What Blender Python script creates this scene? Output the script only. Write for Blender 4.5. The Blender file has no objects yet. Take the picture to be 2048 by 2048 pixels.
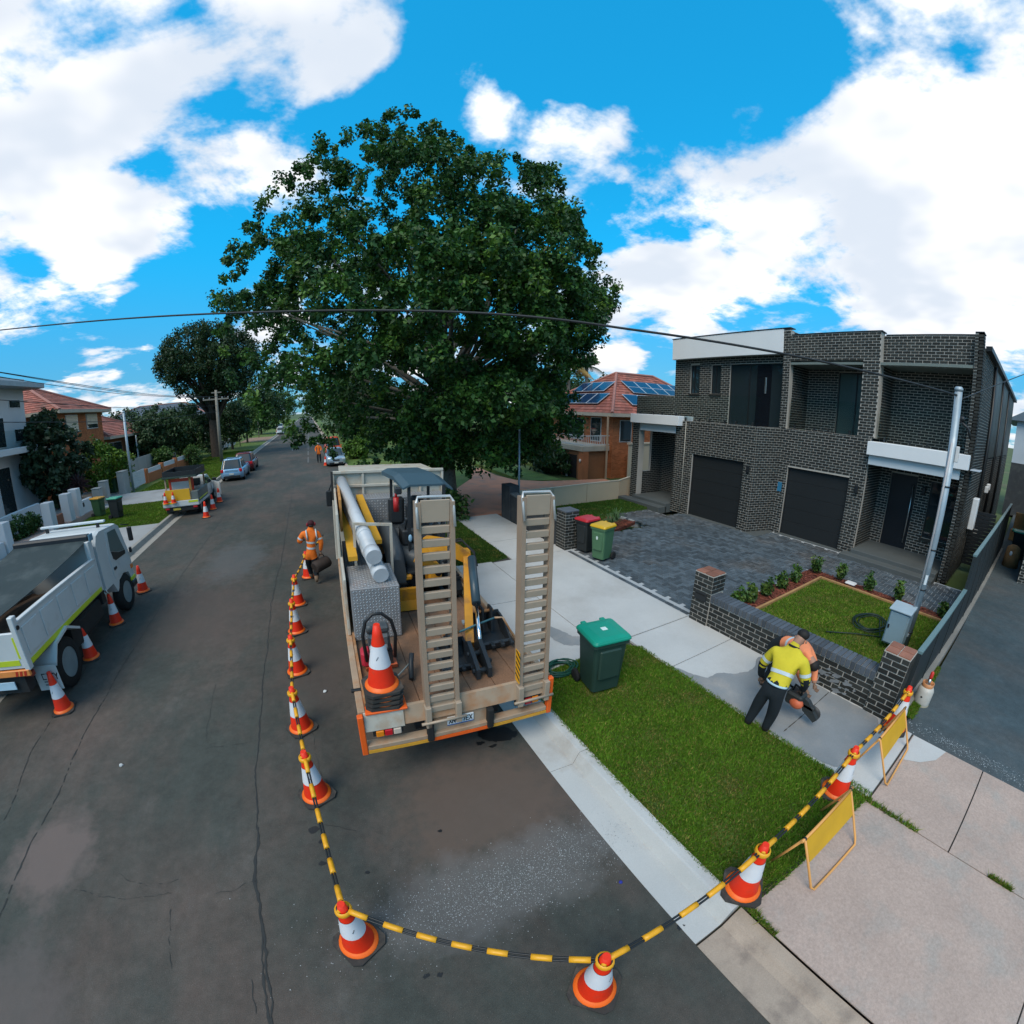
import bpy, math, random
import numpy as np
from mathutils import Vector, Matrix
R = math.radians
random.seed(11); RNG = np.random.default_rng(5)
sc = bpy.context.scene
COL = sc.collection
# ------------------------------------------------------------------ camera (wide stereographic lens, as in the photograph)
HCAM = 3.8
cd = bpy.data.cameras.new('camera'); cam = bpy.data.objects.new('camera', cd); COL.objects.link(cam); sc.camera = cam
cd.type = 'PANO'; cd.sensor_width = 36.0; cd.sensor_height = 36.0; cd.clip_start = 0.05; cd.clip_end = 3000
_f = 843.0*36/2048
_r = np.linspace(0, 26.0, 200); _th = 2*np.arctan(_r/(2*_f))
_k = np.linalg.lstsq(np.stack([_r, _r**2, _r**3, _r**4], 1), _th, rcond=None)[0]
cc = cd
cc.panorama_type = 'FISHEYE_LENS_POLYNOMIAL'
cc.fisheye_fov = R(200)
cc.fisheye_polynomial_k0 = 0.0
cc.fisheye_polynomial_k1, cc.fisheye_polynomial_k2, cc.fisheye_polynomial_k3, cc.fisheye_polynomial_k4 = [-float(v) for v in _k]
def cam_axes(yaw, pitch, roll):
    f = Vector((math.sin(yaw)*math.cos(pitch), math.cos(yaw)*math.cos(pitch), math.sin(pitch)))
    r = Vector((math.cos(yaw), -math.sin(yaw), 0)); u = r.cross(f)
    return math.cos(roll)*r+math.sin(roll)*u, f, -math.sin(roll)*r+math.cos(roll)*u
_r3, _f3, _u3 = cam_axes(R(26.8), R(-14.17), R(0.24))
cam.matrix_world = Matrix.Translation((0, 0, HCAM)) @ Matrix(((_r3.x, _u3.x, -_f3.x), (_r3.y, _u3.y, -_f3.y), (_r3.z, _u3.z, -_f3.z))).to_4x4()
# ------------------------------------------------------------------ view
sc.render.engine = 'CYCLES'
sc.view_settings.view_transform = 'Standard'; sc.view_settings.look = 'None'
sc.view_settings.exposure = 0.10; sc.view_settings.gamma = 1.0
sc.cycles.use_denoising = True
sc.cycles.max_bounces = 6; sc.cycles.diffuse_bounces = 3; sc.cycles.glossy_bounces = 3; sc.cycles.transmission_bounces = 4; sc.cycles.transparent_max_bounces = 8
# ------------------------------------------------------------------ sun and sky
SUN_DIR = Vector((-0.50, -0.36, 0.80)).normalized()       # towards the sun
sl = bpy.data.lights.new('sun', 'SUN'); sl.energy = 2.6; sl.angle = R(36); sl.color = (1.0, 0.89, 0.74)
sun = bpy.data.objects.new('sun', sl); COL.objects.link(sun)
sun.rotation_euler = SUN_DIR.to_track_quat('Z', 'Y').to_euler()
W = bpy.data.worlds.new('World'); sc.world = W; W.use_nodes = True
nt = W.node_tree; N_ = nt.nodes; L_ = nt.links; N_.clear()
def nd(t, typ, **kw):
    n = t.nodes.new(typ)
    for k, v in kw.items():
        setattr(n, k, v)
    return n
def wmath(op, a, b=None, c=None, clamp=False):
    n = nd(nt, 'ShaderNodeMath', operation=op, use_clamp=clamp)
    for i, v in enumerate((a, b, c)):
        if v is None: continue
        if isinstance(v, (int, float)): n.inputs[i].default_value = v
        else: L_.new(v, n.inputs[i])
    return n.outputs[0]
def wmap(v, a, b, c=0.0, d=1.0, smooth=True):
    n = nd(nt, 'ShaderNodeMapRange', interpolation_type='SMOOTHSTEP' if smooth else 'LINEAR')
    L_.new(v, n.inputs[0])
    for i, q in enumerate((a, b, c, d)): n.inputs[i+1].default_value = q
    return n.outputs[0]
sky = nd(nt, 'ShaderNodeTexSky', sky_type='NISHITA', sun_disc=False)
sky.sun_elevation = math.asin(SUN_DIR.z); sky.sun_rotation = math.atan2(SUN_DIR.x, SUN_DIR.y)
sky.air_density = 1.0; sky.dust_density = 0.3; sky.ozone_density = 3.0
tint = nd(nt, 'ShaderNodeMix', data_type='RGBA', blend_type='MULTIPLY'); tint.inputs[0].default_value = 1.0
gm = nd(nt, 'ShaderNodeGamma'); gm.inputs[1].default_value = 0.5; L_.new(sky.outputs[0], gm.inputs[0])
L_.new(gm.outputs[0], tint.inputs[6]); tint.inputs[7].default_value = (0.10, 2.55, 4.15, 1)
TINT = tint
tc = nd(nt, 'ShaderNodeTexCoord')
sep = nd(nt, 'ShaderNodeSeparateXYZ'); L_.new(tc.outputs['Generated'], sep.inputs[0])
hz = nd(nt, 'ShaderNodeMix', data_type='RGBA'); L_.new(wmap(sep.outputs[2], 0.0, 0.38), hz.inputs[0]); hz.inputs[6].default_value = (0.43, 1.28, 1.95, 1); hz.inputs[7].default_value = (0.09, 2.05, 3.15, 1); L_.new(hz.outputs[2], TINT.inputs[7])
zz = wmath('ADD', wmath('MAXIMUM', sep.outputs[2], 0.0), 0.22)
comb = nd(nt, 'ShaderNodeCombineXYZ')
L_.new(wmath('DIVIDE', sep.outputs[0], zz), comb.inputs[0]); L_.new(wmath('DIVIDE', sep.outputs[1], zz), comb.inputs[1])
def wnoise(scale, det, rough, vec=None, dist=0.0, off=(0, 0, 0)):
    mp = nd(nt, 'ShaderNodeMapping'); mp.inputs['Location'].default_value = off
    L_.new(vec if vec is not None else comb.outputs[0], mp.inputs[0])
    n = nd(nt, 'ShaderNodeTexNoise'); n.inputs['Scale'].default_value = scale; n.inputs['Detail'].default_value = det
    n.inputs['Roughness'].default_value = rough; n.inputs['Distortion'].default_value = dist
    L_.new(mp.outputs[0], n.inputs['Vector']); return n.outputs[0]
n1 = wnoise(1.9, 6, 0.58, dist=0.3, off=(3.1, 0.4, 0)); n2 = wnoise(5.2, 6, 0.62, dist=0.0, off=(7, 2, 1))
dens = wmath('ADD', wmath('ADD', wmath('MULTIPLY', wmath('SUBTRACT', n1, 0.5), 1.55), 0.495), wmath('MULTIPLY', wmath('SUBTRACT', n2, 0.5), 0.62))
# broad cloud banks and clear gaps, as directions in the sky: (x, y, z, half-width as a cosine, weight)
BANKS = [(-0.468, 0.657, 0.591, 0.866, 0.34), (-0.293, 0.833, 0.47, 0.9659, 0.24), (-0.466, 0.804, 0.369, 0.9744, 0.24), (-0.029, 0.711, 0.703, 0.9816, 0.22), (-0.097, 0.872, 0.48, 0.9903, 0.18), (-0.416, 0.867, 0.275, 0.9945, 0.2), (-0.435, 0.896, 0.092, 0.9903, 0.24), (-0.302, 0.949, 0.087, 0.9976, 0.12), (0.888, 0.285, 0.362, 0.9272, 0.3), (0.855, 0.103, 0.508, 0.9563, 0.28), (0.723, 0.581, 0.374, 0.9744, 0.26), (0.974, 0.079, 0.214, 0.9511, 0.24), (0.689, 0.696, 0.202, 0.9781, 0.18), (0.508, 0.636, 0.581, 0.9962, 0.2), (0.318, 0.741, 0.591, 0.9962, 0.2), (0.743, 0.198, 0.639, 0.9877, 0.2), (0.776, 0.01, 0.631, 0.9848, 0.25), (0.092, 0.719, 0.689, 0.9976, 0.2), (0.456, 0.699, 0.551, 0.9945, 0.14), (-0.095, 0.787, 0.61, 0.9986, 0.15), (0.643, 0.758, 0.112, 0.9962, 0.2), (0.264, 0.679, 0.685, 0.9272, -0.3), (0.524, 0.531, 0.666, 0.9703, -0.26), (-0.319, 0.831, 0.456, 0.9945, -0.26), (-0.511, 0.839, 0.19, 0.9848, -0.3), (-0.284, 0.939, 0.193, 0.9848, -0.3), (-0.14, 0.762, 0.632, 0.9903, -0.24), (0.506, 0.722, 0.472, 0.9945, -0.14), (0.724, 0.68, 0.115, 0.9945, -0.2), (0.779, 0.131, 0.614, 0.9945, -0.2), (0.701, 0.317, 0.639, 0.9945, -0.2), (-0.23, 0.921, 0.315, 0.9925, -0.22), (0.188, 0.827, 0.53, 0.9781, -0.2)]
for (bx, by, bz, c0, wt) in BANKS:
    dt = nd(nt, 'ShaderNodeVectorMath', operation='DOT_PRODUCT'); L_.new(tc.outputs['Generated'], dt.inputs[0]); dt.inputs[1].default_value = (bx, by, bz)
    dens = wmath('ADD', dens, wmap(dt.outputs['Value'], c0, 1.0, 0.0, wt*0.62))
cover = wmap(dens, 0.47, 0.72)
shade = wmap(wnoise(2.3, 3, 0.55, off=(3.25, 0.55, 0)), 0.35, 0.75)
cl = nd(nt, 'ShaderNodeMix', data_type='RGBA'); L_.new(shade, cl.inputs[0])
cl.inputs[6].default_value = (4.9, 5.4, 6.1, 1); cl.inputs[7].default_value = (8.8, 8.5, 8.2, 1)
mx = nd(nt, 'ShaderNodeMix', data_type='RGBA'); L_.new(cover, mx.inputs[0]); L_.new(tint.outputs[2], mx.inputs[6]); L_.new(cl.outputs[2], mx.inputs[7])
bg = nd(nt, 'ShaderNodeBackground'); bg.inputs[1].default_value = 0.145; L_.new(mx.outputs[2], bg.inputs[0])
wo = nd(nt, 'ShaderNodeOutputWorld'); L_.new(bg.outputs[0], wo.inputs[0])

# ------------------------------------------------------------------ materials
MATS = {}
def mat(name, c, rough=0.6, var=0.10, vs=2.5, c2=None, c2s=1.2, c2t=(0.5, 0.7), bump=0.0, bs=60.0, metal=0.0, spec=0.4, rnd=0.0, fine=0.0, fs=90.0, coat=0.0, alpha=None, trans=0.0, emit=None, bd=0.01):
    """base colour c with soft variation, an optional second colour in noise patches (stains, wear), fine grain and relief"""
    if name in MATS: return MATS[name]
    m = bpy.data.materials.new(name); m.use_nodes = True; t = m.node_tree; b = t.nodes['Principled BSDF']
    b.inputs['Roughness'].default_value = rough; b.inputs['Metallic'].default_value = metal
    b.inputs['Specular IOR Level'].default_value = spec
    if coat: b.inputs['Coat Weight'].default_value = coat; b.inputs['Coat Roughness'].default_value = 0.08
    if trans: b.inputs['Transmission Weight'].default_value = trans
    if alpha is not None: b.inputs['Alpha'].default_value = alpha
    tcn = t.nodes.new('ShaderNodeTexCoord'); co = tcn.outputs['Object']
    def noise(s, d=4, r=0.55):
        n = t.nodes.new('ShaderNodeTexNoise'); n.inputs['Scale'].default_value = s; n.inputs['Detail'].default_value = d; n.inputs['Roughness'].default_value = r
        t.links.new(co, n.inputs['Vector']); return n.outputs[0]
    def mapr(v, a, bb, cc_, dd):
        n = t.nodes.new('ShaderNodeMapRange'); t.links.new(v, n.inputs[0])
        for i, q in enumerate((a, bb, cc_, dd)): n.inputs[i+1].default_value = q
        return n.outputs[0]
    col = None
    rgb = t.nodes.new('ShaderNodeRGB'); rgb.outputs[0].default_value = (*c, 1); col = rgb.outputs[0]
    def mult(colr, fac):
        n = t.nodes.new('ShaderNodeVectorMath'); n.operation = 'SCALE'; t.links.new(colr, n.inputs[0]); t.links.new(fac, n.inputs['Scale']); return n.outputs[0]
    if c2 is not None:
        n = t.nodes.new('ShaderNodeMix'); n.data_type = 'RGBA'
        t.links.new(mapr(noise(c2s, 6, 0.6), c2t[0], c2t[1], 0, 1), n.inputs[0]); t.links.new(col, n.inputs[6]); n.inputs[7].default_value = (*c2, 1); col = n.outputs[2]
    if var: col = mult(col, mapr(noise(vs, 5), 0.3, 0.7, 1-var, 1+var))
    if fine: col = mult(col, mapr(noise(fs, 3, 0.7), 0.3, 0.7, 1-fine, 1+fine))
    if rnd:
        oi = t.nodes.new('ShaderNodeObjectInfo'); ge = t.nodes.new('ShaderNodeNewGeometry')
        a = t.nodes.new('ShaderNodeMath'); a.operation = 'ADD'; t.links.new(oi.outputs['Random'], a.inputs[0]); t.links.new(ge.outputs['Random Per Island'], a.inputs[1])
        fr = t.nodes.new('ShaderNodeMath'); fr.operation = 'FRACT'; t.links.new(a.outputs[0], fr.inputs[0])
        col = mult(col, mapr(fr.outputs[0], 0, 1, 1-rnd, 1+rnd))
    t.links.new(col, b.inputs['Base Color'])
    if bump:
        bn = t.nodes.new('ShaderNodeBump'); bn.inputs['Strength'].default_value = bump; bn.inputs['Distance'].default_value = bd
        t.links.new(noise(bs, 4, 0.6), bn.inputs['Height']); t.links.new(bn.outputs[0], b.inputs['Normal'])
    MATS[name] = m; return m
def vcol_mat(name, rough=0.6, spec=0.3, transl=0.0, scale=1.0):
    """colour from the mesh's own 'tint' attribute (leaf-by-leaf colour)"""
    m = bpy.data.materials.new(name); m.use_nodes = True; t = m.node_tree; b = t.nodes['Principled BSDF']
    a = t.nodes.new('ShaderNodeAttribute'); a.attribute_name = 'tint'
    t.links.new(a.outputs['Color'], b.inputs['Base Color']); b.inputs['Roughness'].default_value = rough; b.inputs['Specular IOR Level'].default_value = spec
    if transl:
        tr = t.nodes.new('ShaderNodeBsdfTranslucent'); t.links.new(a.outputs['Color'], tr.inputs[0])
        ms = t.nodes.new('ShaderNodeMixShader'); ms.inputs[0].default_value = transl
        o = t.nodes['Material Output']; t.links.new(b.outputs[0], ms.inputs[1]); t.links.new(tr.outputs[0], ms.inputs[2]); t.links.new(ms.outputs[0], o.inputs[0])
    MATS[name] = m; return m

# ------------------------------------------------------------------ mesh helpers
# parts whose pieces stand apart: each piece becomes an object of its own
SPLIT = {'hinge', 'ear', 'earmuff', 'lamp_bracket', 'axle', 'mud_guard', 'light_bar_foot', 'rack_post', 'travel_lever', 'bumper_trim', 'blade_arm', 'console', 'box_stand', 'hydraulic_hose', 'door_track', 'driveway_apron_strip', 'balcony_slab', 'soffit', 'hazard_stripe', 'marker_print', 'track_roller', 'track_lug', 'reflective_stripe', 'side_gate', 'wall_cladding', 'chassis', 'roof', 'basket_side', 'number_plate', 'plate_lines'}
class MB:
    """collects faces; build() links them as one mesh object"""
    def __init__(s): s.v = []; s.f = []; s.mi = []; s.m = 0; s.X = None; s.sm = []; s.smooth = False
    def av(s, p):
        p = Vector(p)
        if s.X is not None: p = s.X @ p
        s.v.append(p); return len(s.v)-1
    def face(s, idx): s.f.append(tuple(idx)); s.mi.append(s.m); s.sm.append(s.smooth)
    def poly(s, pts): s.face([s.av(p) for p in pts])
    def hexa(s, P8):
        i = [s.av(p) for p in P8]
        for q in ((3, 2, 1, 0), (4, 5, 6, 7), (0, 1, 5, 4), (1, 2, 6, 5), (2, 3, 7, 6), (3, 0, 4, 7)): s.face([i[k] for k in q])
    def box(s, lo, hi):
        (a, b, c), (d, e, f) = lo, hi
        s.hexa([(a, b, c), (d, b, c), (d, e, c), (a, e, c), (a, b, f), (d, b, f), (d, e, f), (a, e, f)])
    def cbox(s, lo, hi, b=0.01):
        lo = Vector(lo); hi = Vector(hi); b = min(b, 0.49*min(hi-lo))
        ids = {}
        for ix in (0, 1):
            for iy in (0, 1):
                for iz in (0, 1):
                    c = Vector((hi.x if ix else lo.x, hi.y if iy else lo.y, hi.z if iz else lo.z)); d = Vector((-1 if ix else 1, -1 if iy else 1, -1 if iz else 1))*b
                    ids[ix, iy, iz] = [s.av(c+Vector((0, d.y, d.z))), s.av(c+Vector((d.x, 0, d.z))), s.av(c+Vector((d.x, d.y, 0)))]
        I = ids
        for ax in range(3):
            for sd in (0, 1):
                def key(p, q):
                    k = [0, 0, 0]; k[ax] = sd; k[(ax+1) % 3] = p; k[(ax+2) % 3] = q; return tuple(k)
                q = [I[key(0, 0)][ax], I[key(1, 0)][ax], I[key(1, 1)][ax], I[key(0, 1)][ax]]
                s.face(q if sd else q[::-1])
        for ax in range(3):
            a1, a2 = (ax+1) % 3, (ax+2) % 3
            for p in (0, 1):
                for q in (0, 1):
                    k0 = [0, 0, 0]; k0[a1] = p; k0[a2] = q; k1 = list(k0); k1[ax] = 1; k0 = tuple(k0); k1 = tuple(k1)
                    fc = [I[k0][a1], I[k1][a1], I[k1][a2], I[k0][a2]]
                    s.face(fc if (p == q) == True else fc[::-1])
        for k, t in ids.items():
            s.face(t if sum(k) % 2 else t[::-1])
    def ring(s, c, u, w, r, n, ph=0.0): return [s.av(Vector(c)+(math.cos(ph+2*math.pi*i/n)*u+math.sin(ph+2*math.pi*i/n)*w)*r) for i in range(n)]
    def tube(s, pts, r, n=8, cap=True, smooth=True, ph=0.0, closed=False):
        pts = [Vector(p) for p in pts]; rr = r if isinstance(r, (list, tuple)) else [r]*len(pts)
        sm0 = s.smooth; s.smooth = smooth; prev = None; rings = []; up = None
        for i, p in enumerate(pts):
            if closed: d = pts[(i+1) % len(pts)]-pts[i-1]
            else: d = pts[min(i+1, len(pts)-1)]-pts[max(i-1, 0)]
            if d.length < 1e-9: d = Vector((0, 0, 1))
            d.normalize()
            if up is None: up = Vector((0, 0, 1)) if abs(d.z) < 0.9 else Vector((1, 0, 0))
            u = d.cross(up)
            if u.length < 1e-6: u = d.orthogonal()
            u.normalize(); w = u.cross(d).normalized(); up = w
            rings.append(s.ring(p, u, w, rr[i], n, ph))
        m = len(rings)
        for i in range(m if closed else m-1):
            a, b = rings[i], rings[(i+1) % m]
            for k in range(n): s.face((a[k], a[(k+1) % n], b[(k+1) % n], b[k]))
        s.smooth = False
        if cap and not closed: s.face(rings[0][::-1]); s.face(rings[-1])
        s.smooth = sm0
    def cyl(s, a, b, r0, r1=None, n=12, smooth=True, cap=True): s.tube([a, b], [r0, r0 if r1 is None else r1], n, cap, smooth)
    def lathe(s, prof, c=(0, 0, 0), n=20, smooth=True, capb=True, capt=True, axis='z'):
        sm0 = s.smooth; s.smooth = smooth; c = Vector(c); rings = []
        for (r, z) in prof:
            ring = []
            for i in range(n):
                a = 2*math.pi*i/n; q = Vector((r*math.cos(a), r*math.sin(a), z))
                if axis == 'x': q = Vector((z, r*math.cos(a), r*math.sin(a)))
                if axis == 'y': q = Vector((r*math.sin(a), z, r*math.cos(a)))
                ring.append(s.av(c+q))
            rings.append(ring)
        for a, b in zip(rings, rings[1:]):
            for k in range(n): s.face((a[k], a[(k+1) % n], b[(k+1) % n], b[k]))
        s.smooth = False
        if capb: s.face(rings[0][::-1])
        if capt: s.face(rings[-1])
        s.smooth = sm0
    def prism(s, poly, a, b, axis='x'):
        """poly: 2D outline; extruded from a to b along axis (x: poly=(y,z); y: poly=(x,z); z: poly=(x,y))"""
        def P(p, t): return {'x': (t, p[0], p[1]), 'y': (p[0], t, p[1]), 'z': (p[0], p[1], t)}[axis]
        A = [s.av(P(p, a)) for p in poly]; B = [s.av(P(p, b)) for p in poly]; n = len(poly)
        s.face(A[::-1]); s.face(B)
        for i in range(n): s.face((A[i], A[(i+1) % n], B[(i+1) % n], B[i]))
    def loft(s, rings, smooth=True, cap=True):
        sm0 = s.smooth; s.smooth = smooth
        ids = [[s.av(p) for p in r] for r in rings]; n = len(ids[0])
        for a, b in zip(ids, ids[1:]):
            for k in range(n): s.face((a[k], a[(k+1) % n], b[(k+1) % n], b[k]))
        s.smooth = False
        if cap: s.face(ids[0][::-1]); s.face(ids[-1])
        s.smooth = sm0
    def ball(s, c, r, n=10, m=6, smooth=True):
        r = Vector(r) if not isinstance(r, (int, float)) else Vector((r, r, r)); c = Vector(c)
        rings = []
        for j in range(1, m):
            t = math.pi*j/m; rings.append([c+Vector((r.x*math.sin(t)*math.cos(2*math.pi*i/n), r.y*math.sin(t)*math.sin(2*math.pi*i/n), -r.z*math.cos(t))) for i in range(n)])
        sm0 = s.smooth; s.smooth = smooth
        ids = [[s.av(p) for p in q] for q in rings]; b = s.av(c-Vector((0, 0, r.z))); t = s.av(c+Vector((0, 0, r.z)))
        for a, d in zip(ids, ids[1:]):
            for k in range(n): s.face((a[k], a[(k+1) % n], d[(k+1) % n], d[k]))
        for k in range(n): s.face((ids[0][(k+1) % n], ids[0][k], b)); s.face((ids[-1][k], ids[-1][(k+1) % n], t))
        s.smooth = sm0
    def mesh(s, name, mats):
        me = bpy.data.meshes.new(name); me.from_pydata([tuple(v) for v in s.v], [], s.f)
        for m in (mats if isinstance(mats, (list, tuple)) else [mats]): me.materials.append(m)
        me.polygons.foreach_set('material_index', s.mi); me.polygons.foreach_set('use_smooth', s.sm); me.update(); return me
    def islands(s):
        par = list(range(len(s.v)))
        def fd(a):
            while par[a] != a: par[a] = par[par[a]]; a = par[a]
            return a
        for f in s.f:
            for a in f[1:]: par[fd(a)] = fd(f[0])
        G = {}
        for i, f in enumerate(s.f): G.setdefault(fd(f[0]), []).append(i)
        out = []
        for fs in G.values():
            m = MB(); mp = {}
            for i in fs:
                for a in s.f[i]:
                    if a not in mp: mp[a] = len(m.v); m.v.append(s.v[a])
                m.f.append(tuple(mp[a] for a in s.f[i])); m.mi.append(s.mi[i]); m.sm.append(s.sm[i])
            out.append(m)
        return out
    def build(s, name, mats, parent=None, **kw):
        if name in SPLIT and 'kind' not in kw:
            o = None
            for m in s.islands(): o = link(name, m.mesh(name, mats), parent, **kw)
            return o
        return link(name, s.mesh(name, mats), parent, **kw)
def link(name, me, parent=None, loc=None, rot=None, **props):
    o = bpy.data.objects.new(name, me); COL.objects.link(o)
    if parent is not None: o.parent = parent
    if loc is not None: o.location = loc
    if rot is not None: o.rotation_euler = rot
    for k, v in props.items(): o[k] = v
    return o
def thing(name, label, cat, loc=(0, 0, 0), rot=(0, 0, 0), group=None):
    o = bpy.data.objects.new(name, None); COL.objects.link(o); o.empty_display_size = 0.2
    o.location = loc; o.rotation_euler = rot; tag(o, label, cat, group); return o
def tag(o, label, cat, group=None, kind='thing'):
    o['label'] = label; o['category'] = cat
    if group: o['group'] = group
    if kind: o['kind'] = kind
    return o
def struct(o, label=None):
    o['kind'] = 'structure'
    if label: o['label'] = label
    return o
def copy_tree(o, parent=None, label=None):
    c = o.copy(); COL.objects.link(c); c.parent = parent
    if label: c['label'] = label
    for ch in list(o.children): copy_tree(ch, c)
    return c
def part(root, name, m, fn, **kw):
    b = MB(); fn(b); return b.build(name, m, root, **kw)
def fast_mesh(name, verts, loops, nper, mats, tint=None, smooth=False):
    """mesh of equal-sized faces from arrays; tint: one colour per face"""
    me = bpy.data.meshes.new(name); nv = len(verts); nf = len(loops)//nper
    me.vertices.add(nv); me.vertices.foreach_set('co', np.asarray(verts, np.float32).ravel())
    me.loops.add(len(loops)); me.loops.foreach_set('vertex_index', np.asarray(loops, np.int32))
    me.polygons.add(nf); me.polygons.foreach_set('loop_start', np.arange(nf, dtype=np.int32)*nper)
    me.polygons.foreach_set('loop_total', np.full(nf, nper, np.int32))
    if smooth: me.polygons.foreach_set('use_smooth', np.ones(nf, bool))
    for m in (mats if isinstance(mats, (list, tuple)) else [mats]): me.materials.append(m)
    me.update(calc_edges=True)
    if tint is not None:
        at = me.attributes.new('tint', 'FLOAT_COLOR', 'CORNER')
        c = np.ones((nf, nper, 4), np.float32); c[:, :, :3] = np.asarray(tint, np.float32)[:, None, :]
        at.data.foreach_set('color', c.ravel())
    me.validate(); return me
def text_faces(mb, s, x0, z0, hgt, wd, gap, put):
    """block lettering from strokes on a 3x5 grid; put(u, v) -> 3D point"""
    F = {'X': [(0, 0, 2, 4), (0, 4, 2, 0)], 'N': [(0, 0, 0, 4), (0, 4, 2, 0), (2, 0, 2, 4)], '2': [(0, 4, 2, 4), (2, 4, 2, 2), (2, 2, 0, 2), (0, 2, 0, 0), (0, 0, 2, 0)],
         '7': [(0, 4, 2, 4), (2, 4, 1, 0)], 'E': [(0, 0, 0, 4), (0, 4, 2, 4), (0, 2, 1.7, 2), (0, 0, 2, 0)], 'C': [(0, 0, 0, 4), (0, 4, 2, 4), (0, 0, 2, 0)], 'I': [(1, 0, 1, 4), (0.3, 4, 1.7, 4), (0.3, 0, 1.7, 0)],
         'T': [(0, 4, 2, 4), (1, 0, 1, 4)], 'Y': [(0, 4, 1, 2), (2, 4, 1, 2), (1, 2, 1, 0)], ' ': [], '-': [(0.3, 2, 1.7, 2)]}
    u = x0
    for ch in s:
        for (a, b, c, d) in F.get(ch, []):
            p = Vector((u+a/2*wd, z0+b/4*hgt)); q = Vector((u+c/2*wd, z0+d/4*hgt)); t = (q-p).normalized(); nrm = Vector((-t.y, t.x))*hgt*0.085; t = t*hgt*0.08
            mb.poly([put(*(p-t-nrm)), put(*(q+t-nrm)), put(*(q+t+nrm)), put(*(p-t+nrm))])
        u += wd+gap
# ================================================================== GROUND
def soil_sheet():
    b = MB(); b.poly([(-900, -300, -0.12), (900, -300, -0.12), (900, 1500, -0.12), (-900, 1500, -0.12)])
    struct(b.build('ground', mat('far_grass', (0.055, 0.085, 0.02), 0.9, 0.3, 0.25, c2=(0.12, 0.10, 0.05), c2s=0.15)))
soil_sheet()
# asphalt: dark aggregate with reddish worn areas and pale dust
def asphalt(name, c, c2, c3, worn=()):
    m = bpy.data.materials.new(name); m.use_nodes = True; t = m.node_tree; b = t.nodes['Principled BSDF']; b.inputs['Roughness'].default_value = 0.88; b.inputs['Specular IOR Level'].default_value = 0.25
    tcn = t.nodes.new('ShaderNodeTexCoord')
    def noise(s, d, r, st=(1, 1, 1)):
        mp = t.nodes.new('ShaderNodeMapping'); mp.inputs['Scale'].default_value = st; t.links.new(tcn.outputs['Object'], mp.inputs[0])
        n = t.nodes.new('ShaderNodeTexNoise'); n.inputs['Scale'].default_value = s; n.inputs['Detail'].default_value = d; n.inputs['Roughness'].default_value = r; t.links.new(mp.outputs[0], n.inputs['Vector']); return n.outputs[0]
    def mr(v, a, bb, lo, hi):
        n = t.nodes.new('ShaderNodeMapRange'); t.links.new(v, n.inputs[0])
        for i, q in enumerate((a, bb, lo, hi)): n.inputs[i+1].default_value = q
        return n.outputs[0]
    def mix(f, a, bcol):
        n = t.nodes.new('ShaderNodeMix'); n.data_type = 'RGBA'; t.links.new(f, n.inputs[0])
        if isinstance(a, tuple): n.inputs[6].default_value = (*a, 1)
        else: t.links.new(a, n.inputs[6])
        n.inputs[7].default_value = (*bcol, 1); return n.outputs[2]
    def mul(cv, f):
        n = t.nodes.new('ShaderNodeVectorMath'); n.operation = 'SCALE'; t.links.new(cv, n.inputs[0]); t.links.new(f, n.inputs['Scale']); return n.outputs[0]
    col = mix(mr(noise(0.6, 7, 0.66, (1, 0.55, 1)), 0.42, 0.66, 0, 0.95), c, c2)
    col = mix(mr(noise(1.7, 8, 0.7, (1, 0.35, 1)), 0.55, 0.8, 0, 0.45), col, c3)
    col = mul(col, mr(noise(0.25, 5, 0.6, (1, 0.25, 1)), 0.3, 0.7, 0.8, 1.2))
    col = mul(col, mr(noise(120, 3, 0.8), 0.25, 0.75, 0.62, 1.4))
    col = mul(col, mr(noise(9, 6, 0.75), 0.3, 0.7, 0.84, 1.16)); col = mul(col, mr(noise(2.6, 7, 0.7), 0.32, 0.68, 0.86, 1.15))
    sp = t.nodes.new('ShaderNodeTexVoronoi'); sp.inputs['Scale'].default_value = 34; t.links.new(tcn.outputs['Object'], sp.inputs['Vector'])
    col = mix(mr(sp.outputs['Distance'], 0.09, 0.05, 0, 0.5), col, (0.24, 0.23, 0.21))
    for (wx, wy, rx, ry, cw, amt) in worn:       # worn or dusty areas with ragged soft edges, where the photograph shows them
        mp = t.nodes.new('ShaderNodeMapping'); mp.vector_type = 'POINT'; mp.inputs['Location'].default_value = (-wx/rx, -wy/ry, 0); mp.inputs['Scale'].default_value = (1/rx, 1/ry, 0); t.links.new(tcn.outputs['Object'], mp.inputs[0])
        ln = t.nodes.new('ShaderNodeVectorMath'); ln.operation = 'LENGTH'; t.links.new(mp.outputs[0], ln.inputs[0])
        ad = t.nodes.new('ShaderNodeMath'); ad.operation = 'MULTIPLY_ADD'; t.links.new(noise(3.2, 6, 0.65), ad.inputs[0]); ad.inputs[1].default_value = 1.5; t.links.new(ln.outputs['Value'], ad.inputs[2])
        col = mix(mr(ad.outputs[0], 1.85, 1.35, 0, amt), col, cw)
    t.links.new(col, b.inputs['Base Color'])
    bn = t.nodes.new('ShaderNodeBump'); bn.inputs['Strength'].default_value = 0.5; bn.inputs['Distance'].default_value = 0.008; t.links.new(noise(150, 3, 0.7), bn.inputs['Height']); t.links.new(bn.outputs[0], b.inputs['Normal'])
    MATS[name] = m; return m
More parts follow.
